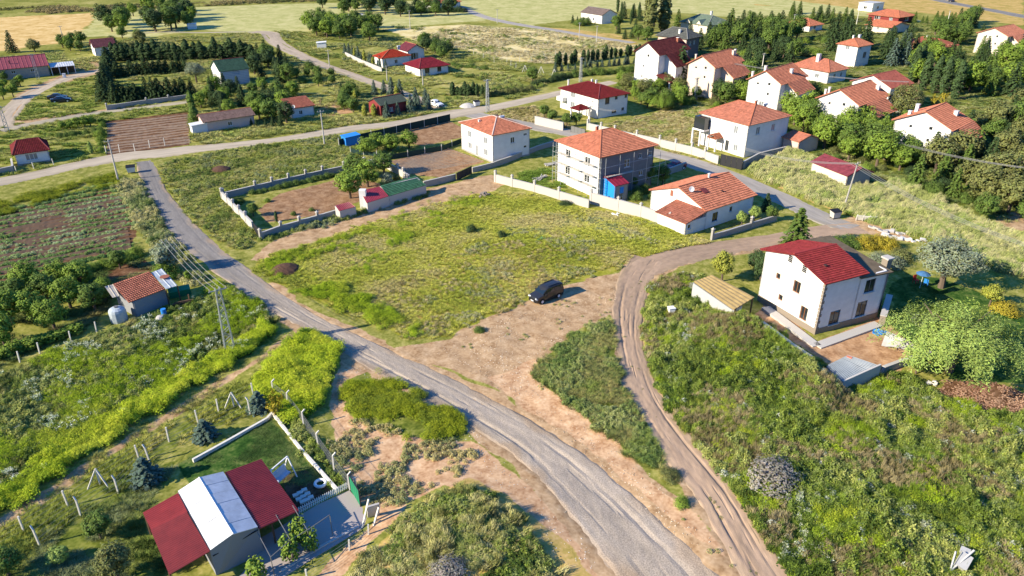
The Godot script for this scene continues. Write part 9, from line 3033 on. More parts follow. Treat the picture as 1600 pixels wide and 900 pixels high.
	[3,2,68,-167.2,4.8,4.6,1,8,2],
	[1,0,73.7,-173.4,4.5,5.4,0,12,0],
	[1,0,69.5,-163.9,3.9,4.7,0,9,4],
	[3,2,71.4,-168.6,4.1,3.9,1,8,3],
	[3,2,68.2,-177.5,3.6,3.4,1,8,1],
	[1,0,67.8,-172.1,4.4,5.3,1,8,2],
	[1,0,69.2,-182.6,5,6,1,8,1],
	[1,0,71.5,-176.5,5.2,6.2,1,8,3],
	[1,0,66.7,-185,3.5,4.2,2,8,2],
	[1,0,63.2,-189.4,4.1,4.9,1,7,3],
	[1,6,65.4,-127.4,6.8,8.2,1,34,1],
	[1,0,68.6,-131.4,6.6,7.9,0,10,2],
	[1,6,74.3,-143.7,4.6,5.5,0,10,2],
	[1,6,67.6,-146.1,6.7,8,3,9,1],
	[1,6,63,-146.9,5.3,6.4,0,9,3],
	[1,6,74.9,-148.1,5.2,6.2,1,9,1],
	[1,0,67.3,-134.8,6.7,8,0,10,1],
	[1,6,64.2,-139,5.6,6.7,1,35,2],
	[1,0,65.2,-156.6,5.1,6.1,0,9,2],
	[1,0,71.3,-127.3,5.3,6.4,3,10,0],
	[1,6,59.9,-149.4,6.4,7.7,2,35,0],
	[1,6,79.6,-146.6,5.8,7,2,10,0],
	[1,6,71.2,-140.1,5.7,6.8,0,10,1],
	[1,6,60.5,-156.4,6.1,7.3,0,9,1],
	[1,0,63.1,-135.1,6.2,7.4,1,35,2],
	[1,0,62.1,-153,6.8,8.2,0,9,1],
	[1,6,70.6,-144,5.4,6.5,3,9,3],
	[1,6,66.2,-142.4,5.7,6.8,1,35,3],
	[1,6,60.2,-138.6,7,8.4,1,35,1],
	[1,6,61.9,-131.3,5,6,1,35,4],
	[1,6,64.4,-160.4,6.8,8.2,0,9,2],
	[1,0,61,-143.7,5.1,6.1,1,35,1],
	[1,6,68.4,-125.2,4.8,5.8,1,34,2],
	[1,6,77.3,-152.2,5.5,6.6,1,9,2],
	[1,6,72.7,-131.6,4.9,5.9,0,10,3],
	[1,0,68.2,-160.4,5,6,0,9,3],
	[1,6,71.2,-147.5,6.7,8,3,9,2],
	[3,2,82.6,-123.1,7.2,6.8,1,10,3],
	[3,0,78.9,-107.7,6.3,6,1,34,3],
	[3,0,85.5,-132,6.9,6.6,1,10,3],
	[3,0,77.6,-121.4,6.4,6.1,1,10,1],
	[3,0,71.1,-112.3,5.1,4.8,1,34,2],
	[1,7,75.3,-116.2,5.5,6.6,3,10,2],
	[3,2,75.5,-128.3,6.7,6.4,3,10,0],
	[1,7,79.6,-116.1,6.5,7.8,1,10,5],
	[3,0,73.1,-119.8,6,5.7,3,10,0],
	[3,2,93.9,-137.6,5.8,5.5,1,10,4],
	[1,7,90,-130.9,6.3,7.6,1,10,6],
	[1,7,73.3,-108.5,6.4,7.7,1,34,1],
	[3,2,84.5,-118.5,5.3,5,1,10,5],
	[1,7,97.2,-146.8,7.9,9.5,1,10,4],
	[1,7,98.5,-140.7,5.9,7.1,1,10,7],
	[3,0,67.1,-116.6,6.1,5.8,1,34,1],
	[1,7,92.7,-146,5.8,7,1,10,3],
	[3,0,87.2,-138.1,6.5,6.2,1,10,2],
	[1,7,88,-121.9,6.1,7.3,1,10,8],
	[1,0,104.9,-149.1,8.2,9.8,1,10,3],
	[3,2,100.1,-152,7.3,6.9,1,12,1],
	[3,0,116,-166.9,6.4,6.1,1,12,3],
	[1,7,112.8,-162.8,7,8.4,1,12,0],
	[3,2,90.7,-125.6,6.6,6.3,1,10,7],
	[3,2,83.6,-127.2,5.4,5.1,1,10,2],
	[3,2,89.6,-142.8,7.1,6.7,1,10,1],
	[1,0,101.8,-145.8,7.7,9.2,1,10,2],
	[3,2,105.6,-155.1,7.2,6.8,1,12,2],
	[1,7,79.2,-126.1,7.6,9.1,1,10,2],
	[1,7,81.8,-111.6,7.1,8.5,1,10,9],
	[3,0,109.8,-158.8,6,5.7,1,12,2],
	[1,7,82.8,-138.4,5.6,6.7,1,10,1],
	[1,7,77,-111.6,8.1,9.7,1,34,2],
	[3,2,94.5,-133.1,6.2,5.9,1,10,6],
	[1,7,75.4,-104.8,6.5,7.8,1,34,3],
	[1,0,94.5,-141.9,5.5,6.6,1,10,1],
	[1,7,74.1,-123.9,7.1,8.5,3,10,1],
	[1,0,69.7,-101.6,4.6,5.2,"round green tree with pale trunk at the right-hand path"],
	[1,0,75.9,-101.6,3.6,4,"green tree at right edge beyond the path"],
	[3,0,163.9,-316.2,4.8,4.6,1,17,1],
	[3,0,166.6,-315.2,3.2,3,1,17,2],
	[3,0,167.3,-313.4,3.5,3.4,1,17,3],
	[3,0,170.4,-312.2,5.5,5.3,1,17,4],
	[3,0,172.4,-311.9,5.6,5.3,1,17,5],
	[3,0,174.8,-309.7,5.2,4.9,1,17,6],
	[3,0,176.2,-309.7,5.3,5.1,1,17,7],
	[3,0,178.6,-308.5,5.1,4.9,1,17,8],
	[7,2,139.8,-294.1,2.3,2.5,0,18,0],
	[7,2,142.6,-293.4,3,3.3,1,18,1],
	[7,2,145.5,-292.7,2.6,2.9,1,18,2],
	[7,2,149.2,-292.4,1.9,2.1,1,18,3],
	[7,2,152.1,-291.3,2.9,3.2,1,18,4],
	[7,2,154.3,-291.3,2,2.3,1,18,5],
	[7,2,51.4,-172.9,2.3,2.5,0,8,0],
	[7,0,58.8,-186.4,1.9,2.1,1,7,0],
	[7,7,59.5,-178.5,1.7,1.9,0,8,4],
	[7,7,47.8,-174.6,2.7,3,3,7,0],
	[7,7,53,-176.6,1.9,2.1,0,8,1],
	[7,0,59,-162.2,1.6,1.8,3,8,0],
	[7,7,53.2,-182.5,2,2.2,1,7,1],
	[7,7,57,-186.8,1.9,2.1,1,7,2],
	[7,7,61.9,-166.5,1.7,1.9,1,8,0],
	[7,7,56.2,-166,2,2.2,0,8,5],
	[7,6,48.1,-172.9,1.7,1.9,0,8,1],
	[7,6,56.3,-177.1,2.2,2.4,0,8,2],
	[7,7,53.2,-172.2,2.1,2.3,0,8,2],
	[7,6,60.2,-158.7,1.9,2.1,0,9,0],
	[7,7,53.4,-170.2,2.1,2.3,0,8,3],
	[7,0,51.2,-170.9,2.4,2.6,0,8,1],
	[7,2,51.7,-179.9,2.3,2.5,1,7,0],
	[7,0,54.6,-176.2,1.9,2.1,0,8,2],
	[7,0,62.4,-158.8,1.9,2.1,0,9,1],
	[7,2,60.4,-160.7,2.1,2.3,0,9,1],
	[7,6,62.6,-124.9,2.3,2.5,1,34,1],
	[7,2,68.6,-122.8,1.7,1.9,1,34,1],
	[7,0,67.9,-138.4,2.5,2.8,0,10,1],
	[7,2,58.8,-144.7,1.9,2.1,2,35,0],
	[7,6,59.8,-146.4,2,2.2,2,35,0],
	[7,7,63.8,-129.7,1.6,1.8,1,35,3],
	[7,2,70.3,-136.3,1.7,1.9,0,10,2],
	[7,6,74.5,-150.1,1.9,2.1,1,9,0],
	[7,7,61,-135.5,1.9,2.1,1,35,2],
	[7,0,78,-144.5,2.7,3,0,10,4],
	[7,0,65.1,-131.9,2.7,3,1,35,3],
	[7,2,78.9,-149.1,2.7,3,1,9,0],
	[7,0,64.3,-136.7,2.6,2.9,1,35,2],
	[7,7,68.7,-133.2,2.6,2.9,0,10,1],
	[7,2,71.7,-141.9,2.9,3.2,0,10,1],
	[7,7,71.5,-162,3,3.3,2,9,0],
	[7,6,62.7,-140.5,2.1,2.3,1,35,0],
	[7,2,70.3,-124.8,2.1,2.3,3,10,1],
	[7,0,59.8,-131.4,1.8,2,1,35,1],
	[7,7,61.4,-141.9,1.7,1.9,1,35,1],
	[7,7,72.4,-129.3,3.1,3.4,3,10,0],
	[7,0,68.7,-144.8,2.3,2.5,3,9,0],
	[7,7,64.9,-149.5,1.9,2.1,0,9,0],
	[7,0,74.2,-141.6,1.8,2,0,10,2],
	[7,7,78.1,-146.2,2.1,2.3,0,10,2],
	[7,6,76.3,-145.2,2.6,2.9,0,10,0],
	[7,2,69,-127.3,1.8,2,0,10,3],
	[7,7,65.4,-125.4,1.7,1.9,1,34,1],
	[7,0,73.1,-149,1.9,2.1,1,9,0],
	[7,2,65.5,-159.1,2,2.2,0,9,2],
	[7,0,69.7,-129.6,1.7,1.9,0,10,3],
	[7,0,62.7,-150.5,2.8,3.1,0,9,2],
	[7,6,92.1,-128.4,3.2,3.5,1,10,10],
	[7,6,89.4,-132.8,2.1,2.3,1,10,2],
	[7,2,75.7,-119.9,3.4,3.7,3,10,3],
	[7,6,99.3,-142.9,2.6,2.9,1,10,8],
	[7,2,80.2,-123.6,2,2.2,1,10,3],
	[7,0,102.5,-152.5,3.1,3.4,1,12,1],
	[7,7,73.2,-110.8,2.3,2.5,1,34,2],
	[7,2,73.4,-104.7,1.9,2.1,1,34,3],
	[7,2,79.2,-111.2,3.3,3.6,1,10,6],
	[7,0,90.5,-138.3,3.3,3.6,1,10,2],
	[7,6,97.9,-148.6,3.3,3.6,1,10,1],
	[7,2,73.5,-127.6,2.6,2.9,3,10,2],
	[7,6,88.9,-123.9,3.2,3.5,1,10,9],
	[7,2,97.2,-138.4,2.2,2.4,1,10,7],
	[7,7,80.5,-129.6,3.3,3.6,1,10,1],
	[7,6,91.2,-132.9,3.4,3.7,1,10,5],
	[7,0,84,-129.1,2.2,2.4,1,10,1],
	[7,2,71.1,-115.1,2.7,3,1,34,2],
	[7,2,84.2,-140.2,3.3,3.6,1,10,1],
	[7,2,105.8,-157.9,1.9,2.1,1,12,0],
	[7,6,86.6,-124,3.4,3.7,1,10,7],
	[7,2,82.9,-131.2,2.5,2.8,1,10,2],
	[7,2,88.4,-126.6,2.1,2.3,1,10,5],
	[7,7,83.6,-115.1,2.5,2.8,1,10,3],
	[7,7,75.1,-107,2,2.2,1,34,3],
	[7,6,85,-123.1,2.6,2.9,1,10,4],
	[7,7,88.4,-128.5,2.9,3.2,1,10,2],
	[7,6,74.7,-114.3,2,2.2,1,34,2],
	[7,6,81,-118.2,3,3.3,1,10,3],
	[7,0,71.4,-109.4,2.3,2.5,1,34,2],
	[7,0,68.5,-113.7,2.9,3.2,1,34,1],
	[7,6,101.9,-149.7,3.1,3.4,1,10,6],
	[7,2,91.8,-136.1,3,3.3,1,10,4],
	[7,0,113.4,-164.5,3,3.3,1,12,2],
	[7,6,97.4,-247,2.2,2.4,0,13,2],
	[7,0,81.5,-246.2,2.7,3,0,13,0],
	[7,6,96.5,-240.3,3.1,3.4,0,13,3],
	[7,0,108.5,-265.5,3.4,3.7,1,16,2],
	[7,7,73.1,-273.5,2.6,2.9,3,20,0],
	[7,0,107.4,-270.1,2.1,2.3,3,16,0],
	[7,7,87.9,-249.5,3.3,3.6,0,13,2],
	[7,7,81.6,-233.8,3.1,3.4,0,13,1],
	[7,2,80.9,-271.7,2.9,3.2,1,20,1],
	[7,6,73.7,-240.6,3,3.3,1,19,0],
	[7,2,92,-238.4,2.9,3.2,0,13,2],
	[7,2,112.6,-273.7,2.2,2.4,1,16,0],
	[7,2,90.8,-254.7,3.6,4,0,13,1],
	[7,2,88,-288.3,2.2,2.4,1,20,2],
	[7,6,94.6,-244.5,2.9,3.2,0,13,1],
	[7,7,99.6,-279.9,3.1,3.4,0,16,0],
	[7,6,86.1,-277.5,2,2.2,1,20,0],
	[7,7,92.5,-277.4,2.6,2.9,1,20,0],
	[7,2,73.9,-243.5,2.2,2.4,1,19,0],
	[7,6,101,-263.8,3,3.3,3,16,0],
	[7,7,111.7,-286.1,2.4,2.6,1,16,0],
	[7,0,109.9,-273.8,2.4,2.6,1,16,1],
	[7,2,33.1,-185.8,1.6,1.8,0,6,10],
	[7,6,28,-195.3,1.5,1.7,0,6,1],
	[7,6,28.4,-184.3,1.6,1.8,0,6,2],
	[7,6,41.2,-173.8,2.4,2.6,0,7,0],
	[7,0,35.5,-173.1,2,2.2,1,5,0],
	[7,2,37.7,-169.9,2.5,2.8,1,5,2],
	[7,7,36.7,-180.9,2.6,2.9,0,7,1],
	[7,2,31.9,-187.6,2.6,2.9,0,6,9],
	[7,2,31.3,-196.8,2.6,2.9,0,6,8],
	[7,6,34.5,-183.2,2.1,2.3,3,6,0],
	[7,2,34.7,-186.3,2.4,2.6,3,6,0],
	[7,7,36.5,-175.5,1.6,1.8,0,7,2],
	[7,0,42.6,-175.3,2.2,2.4,0,7,3],
	[7,0,42.9,-178.9,2.2,2.4,0,7,2],
	[7,2,33,-179.2,2.1,2.3,1,5,1],
	[7,0,42,-187.7,1.4,1.5,0,7,1],
	[7,0,22.3,-111.1,1.3,1.4,1,36,3],
	[7,0,20.4,-113.1,2,2.2,1,36,1],
	[7,0,21.6,-114.1,2,2.2,1,36,2]]
const POLYS := [
	[[-32.9,-88.7],[-27.2,-93.8],[-18.8,-102.8],[-8.8,-110.5],[-3.7,-114.1],[3.1,-112.3],[9.9,-106.8],[19.2,-102.8],[26.3,-96],[27.3,-93.3],[21.5,-89.9],[13.1,-85.2],[6.4,-81.9],[2.3,-78.1],[-5.6,-69.9],[-7.6,-67.8],[-11,-68],[-17.4,-72.6],[-24.5,-78.1],[-29.4,-81.5],[-33.3,-85.2]],
	[[-8.2,-85.2],[0,-102.8],[9.8,-105.5],[19.2,-102.8],[27,-95.1],[21.5,-89.9],[6.3,-80.5],[-5.6,-69.1],[-7.5,-67.1],[-12.7,-70.5]],
	[[-18.1,-76.5],[-8.5,-89.1],[7.2,-95.6],[13.6,-89.1],[6.3,-80.5],[-5.6,-69.1],[-11.1,-68.4]],
	[[-27.2,-79.4],[-23.8,-81.5],[-18.6,-78.9],[-13.1,-73.4],[-9.8,-69.1],[-11,-67.8],[-17.3,-72.3],[-23.6,-77.3]],
	[[-32.9,-86.7],[-30.2,-90.3],[-25.1,-94.7],[-21.3,-98.9],[-23.5,-91.6],[-28.4,-87.1],[-29.4,-81.5]],
	[[-25,-94.4],[-15.8,-106.8],[-6.3,-114.1],[-3.1,-112.6],[-9.5,-101.6],[-15.3,-89.1],[-19.4,-83.3]],
	[[-49.6,-55.2],[-50.3,-60.2],[-47,-65.8],[-42.6,-70.8],[-37.6,-76.2],[-35.8,-80.6],[-29.9,-75.7],[-27,-71.9],[-26.3,-68.4],[-31.3,-59.9],[-35,-54.3],[-37.7,-48.6],[-39.6,-42.9],[-40.3,-40.9]],
	[[-41.1,-42.3],[-40.5,-44.4],[-38.8,-48.6],[-36.6,-52.9],[-33.4,-58.8],[-30.2,-64],[-27.1,-71.2],[-25.7,-69.1],[-27.8,-64.4],[-32,-57],[-34.8,-51.5],[-37.2,-45.8],[-38.9,-41.7],[-39.7,-40]],
	[[-24.7,-57.8],[-24.5,-62.2],[-22.7,-68],[-21,-69.4],[-18.6,-67.5],[-17.6,-64],[-17.9,-59.4],[-18,-55.2],[-19.4,-52.9],[-21.2,-55.2]],
	[[-38.6,-41.3],[-36.1,-45.7],[-33.5,-51.2],[-30.1,-56.8],[-26.1,-63.2],[-24,-67.8],[-23.2,-65.8],[-25.6,-61.8],[-29.5,-55.2],[-32.9,-49.8],[-35.6,-44.7],[-38,-40.3]],
	[[-38,-40.3],[-35.6,-44.7],[-32.9,-49.8],[-29.5,-55.2],[-25.4,-61],[-22.4,-59.4],[-23.6,-55.2],[-27.3,-52.4],[-31.4,-46.6],[-34.4,-39.1],[-35.8,-36.7]],
	[[-36.5,-37.9],[-33.8,-41.3],[-31.2,-46.2],[-27.8,-48.2],[-28.2,-42.3],[-23.9,-36.2],[-33.5,-33.1]],
	[[-27.3,-47.5],[-22,-53.8],[-14.2,-44.8],[-16.3,-42.9],[-18.7,-46.2],[-20.9,-48.3]],
	[[-21.8,-54.8],[-21.4,-55.7],[-18.8,-52.6],[-13.4,-45.4],[-13.9,-44.9],[-17.5,-49.8]],
	[[-16.2,-59.4],[-14.4,-61.6],[-11.3,-60.2],[-7.3,-57.2],[-4.5,-54.3],[-4.2,-51.5],[-5.5,-50.7],[-8.4,-51.5],[-11.3,-52.2],[-14.7,-54.3]],
	[[-16.6,-50.7],[-13.8,-53.3],[-4.4,-50.7],[-2.1,-46.6],[-5.2,-46.6],[-7.9,-42.9],[-9.8,-42.3],[-13.3,-45.1]],
	[[-11.9,-34.1],[-10.4,-37.3],[-9.3,-39.1],[-7.7,-41.3],[-5.5,-43.6],[-3.5,-44.5],[-1,-42.3],[1.4,-39.1],[3.7,-35.6],[4.2,-33.1]],
	[[10.5,-72.3],[11,-69.8],[10.8,-64],[10.9,-59.4],[11.3,-55.2],[11.9,-50.7],[12.6,-46.2],[11.1,-47],[8.9,-50.7],[4.8,-56.7],[2.2,-60.2],[1.9,-61.8],[4.7,-65.8],[7.7,-69.4]],
	[[18.2,-81.5],[22.6,-83.3],[24.2,-79.8],[25.6,-73.4],[27.8,-71.2],[30.3,-64.2],[31.1,-59.4],[33.1,-58.1],[38.1,-61],[40.3,-56.7],[42.8,-54.8],[47.2,-53.3],[52.6,-49.8],[40.2,-33.1],[19.3,-33.1],[18.8,-36.2],[17.1,-42.3],[15.6,-49.8],[14.5,-55.2],[13.9,-62.8],[14.6,-70.5],[16.4,-78.1]],
	[[21.2,-45.1],[21.8,-42.9],[22.8,-39.1],[23.9,-37.3],[21.7,-36.2],[20.7,-38.5]],
	[[23,-83.3],[24.6,-79.8],[26.3,-73.4],[27.6,-70.5],[30.1,-64.4],[30.9,-60.5],[27.9,-62.8],[24.8,-70.5],[22.4,-78.9]],
	[[41.1,-124.7],[53.8,-137],[56,-126.8],[57.8,-114.7],[64.9,-118.8],[67.3,-106.8],[69.6,-97.4],[73.6,-92.2],[66.6,-81.5],[61.9,-84.2],[60.2,-90.1],[57.5,-95.1],[52.2,-101.6],[48,-108.2],[43.3,-118.8]],
	[[-66.3,-117.2],[-65.1,-120.5],[-62.5,-118.8],[-49.5,-97.9],[-43.5,-89.1],[-38.1,-81.5],[-39,-79.8],[-46.9,-89.1],[-51.9,-95.6],[-60,-108.2]],
	[[-63.8,-128.3],[-59.7,-133.3],[-47.9,-141.8],[-35.3,-147.8],[-25.4,-143.1],[-18.1,-135.4],[-30.9,-126.8],[-37.9,-118.8],[-47,-112.6],[-36.7,-97.4],[-36.3,-90.8],[-42.4,-95.6],[-49.9,-105.5]],
	[[-63.8,-128.3],[-59.7,-133.3],[-47.9,-141.8],[-35.3,-147.8],[-25.4,-143.1],[-30.9,-126.8],[-37.9,-118.8],[-47,-112.6],[-36.7,-97.4],[-36.3,-90.8],[-42.4,-95.6],[-49.9,-105.5]],
	[[-81.6,-101.6],[-75.3,-110.5],[-67.5,-118.5],[-59,-108.2],[-52.6,-95.1],[-50.9,-89.5],[-62.4,-79.8],[-66,-78.1]],
	[[-84.2,-105.5],[-80.9,-109.6],[-74.5,-116.6],[-69.2,-123.2],[-65.2,-117.2],[-71.9,-111.7],[-76.7,-102.8],[-80.4,-99.8]],
	[[-64.9,-76.5],[-58.7,-81.5],[-50.7,-88.1],[-44,-84.2],[-48.4,-79.8],[-45.3,-71.9],[-51.5,-62.2],[-54.2,-60.5]],
	[[-35.5,-93.8],[-32.1,-97.4],[-24.2,-104.1],[-13.6,-114.1],[-13.2,-113.2],[-23.4,-103.1],[-31.8,-96.3]],
	[[19.9,-156.3],[28.5,-163.4],[42.6,-175.6],[44.5,-170.6],[36.2,-137.4],[29,-141.8]],
	[[-2.2,-119.2],[0,-123.2],[8,-126.8],[8.6,-117.2],[12.2,-110.5],[7.3,-114.1],[3.2,-116.6]],
	[[-5.8,-165.8],[4.5,-173.7],[11.7,-156.3],[13.3,-151.2],[28.4,-138.7],[37,-128.3],[36.4,-126.1],[27.8,-135.4],[10.6,-149.7],[2.8,-157.9]],
	[[-107,-117.2],[-108.9,-135.4],[-111.4,-159],[-125.9,-198.9],[-113.9,-209],[-76.6,-176.9],[-62.1,-139.6],[-76.6,-131.4],[-88.6,-122.2]],
	[[-167.8,-207.3],[-159.6,-236.9],[-136.2,-272.5],[-87.8,-294.3],[-36.3,-272.5],[3.9,-228.3],[9.8,-191],[-14.4,-165.8],[-32.8,-155.8],[-62.1,-139.6],[-78.1,-176.9],[-115.7,-216.4]],
	[[-36.7,-275.4],[-17.8,-308.2],[14.6,-294.3],[43.7,-261.4],[31.9,-236.9],[15.3,-226.2],[0,-228.3]],
	[[-113.5,-272.5],[-40.7,-308.2],[22.9,-275.4],[40.8,-242.6],[13.9,-203],[-5.9,-170.6],[-15.3,-176.9],[-28.3,-207.3],[-53.6,-226.2],[-86.3,-272.5]],
	[[-257.7,-349.1],[-237.9,-363.4],[-213.7,-373.6],[-179.4,-378.9],[-152.6,-389.9],[-100.2,-410.8],[-96.7,-395.7],[-146.5,-373.6],[-188.4,-353.7],[-220.8,-335.8],[-234.4,-315.6]],
	[[26.2,-191],[45.9,-261.4],[76.4,-308.2],[111.1,-337.9],[161.7,-327.4],[187.7,-248.6],[84.5,-100.3],[72.1,-101.6],[67.3,-108.8],[58.8,-117.2],[53.9,-137.4],[57.6,-156.3],[45.2,-173.7]],
	[[-8,-65.4],[-2.9,-71.2],[3,-74.6],[7.5,-75.7],[12.5,-79.8],[16.4,-85.2],[15.8,-76.5],[11,-73.4],[5.5,-67.8],[2.3,-62.5],[4.2,-56.7],[10.5,-46.6],[14.1,-37.9],[11.9,-37.9],[5.5,-49.8],[-1.9,-59.4]],
	[[-18.1,-65.8],[-12.9,-62.2],[-4.7,-54.3],[4.7,-39.1],[6.2,-36.2],[4.6,-36.2],[0,-42.9],[-5.5,-49.8],[-15.1,-60.5]],
	[[42.3,-59.4],[45.9,-60.2],[49.8,-57.5],[47.7,-54.1],[43.1,-55.2],[40.3,-56.7]],
	[[-6.7,-65.4],[2.2,-73.4],[12.5,-79.8],[17.3,-85.2],[15.8,-76.5],[13.3,-71.9],[12.4,-59.4],[15,-43.6],[16.8,-36.2],[14.2,-36.2],[12.6,-46.6],[8.9,-50.7],[2.5,-59.4],[5.5,-67.8]],
	[[-21.4,-71.2],[-16.7,-69.1],[-6.3,-60.5],[1.7,-53.3],[7.8,-46.6],[14.6,-36.2],[15.9,-33.1],[8.4,-33.1],[7.1,-36.2],[2.1,-45.8],[-6.5,-55.2],[-15.8,-64],[-22.8,-71.2]],
	[[15.2,-85.2],[16.4,-85.2],[14.3,-76.5],[12.6,-67.8],[12.4,-60.5],[13,-53.3],[14.5,-45.8],[16.4,-39.7],[17,-36.2],[16.4,-35.9],[15.5,-39.7],[13.5,-45.8],[11.9,-52.4],[11.6,-60.5],[12,-67.8],[13.6,-76.5]]]
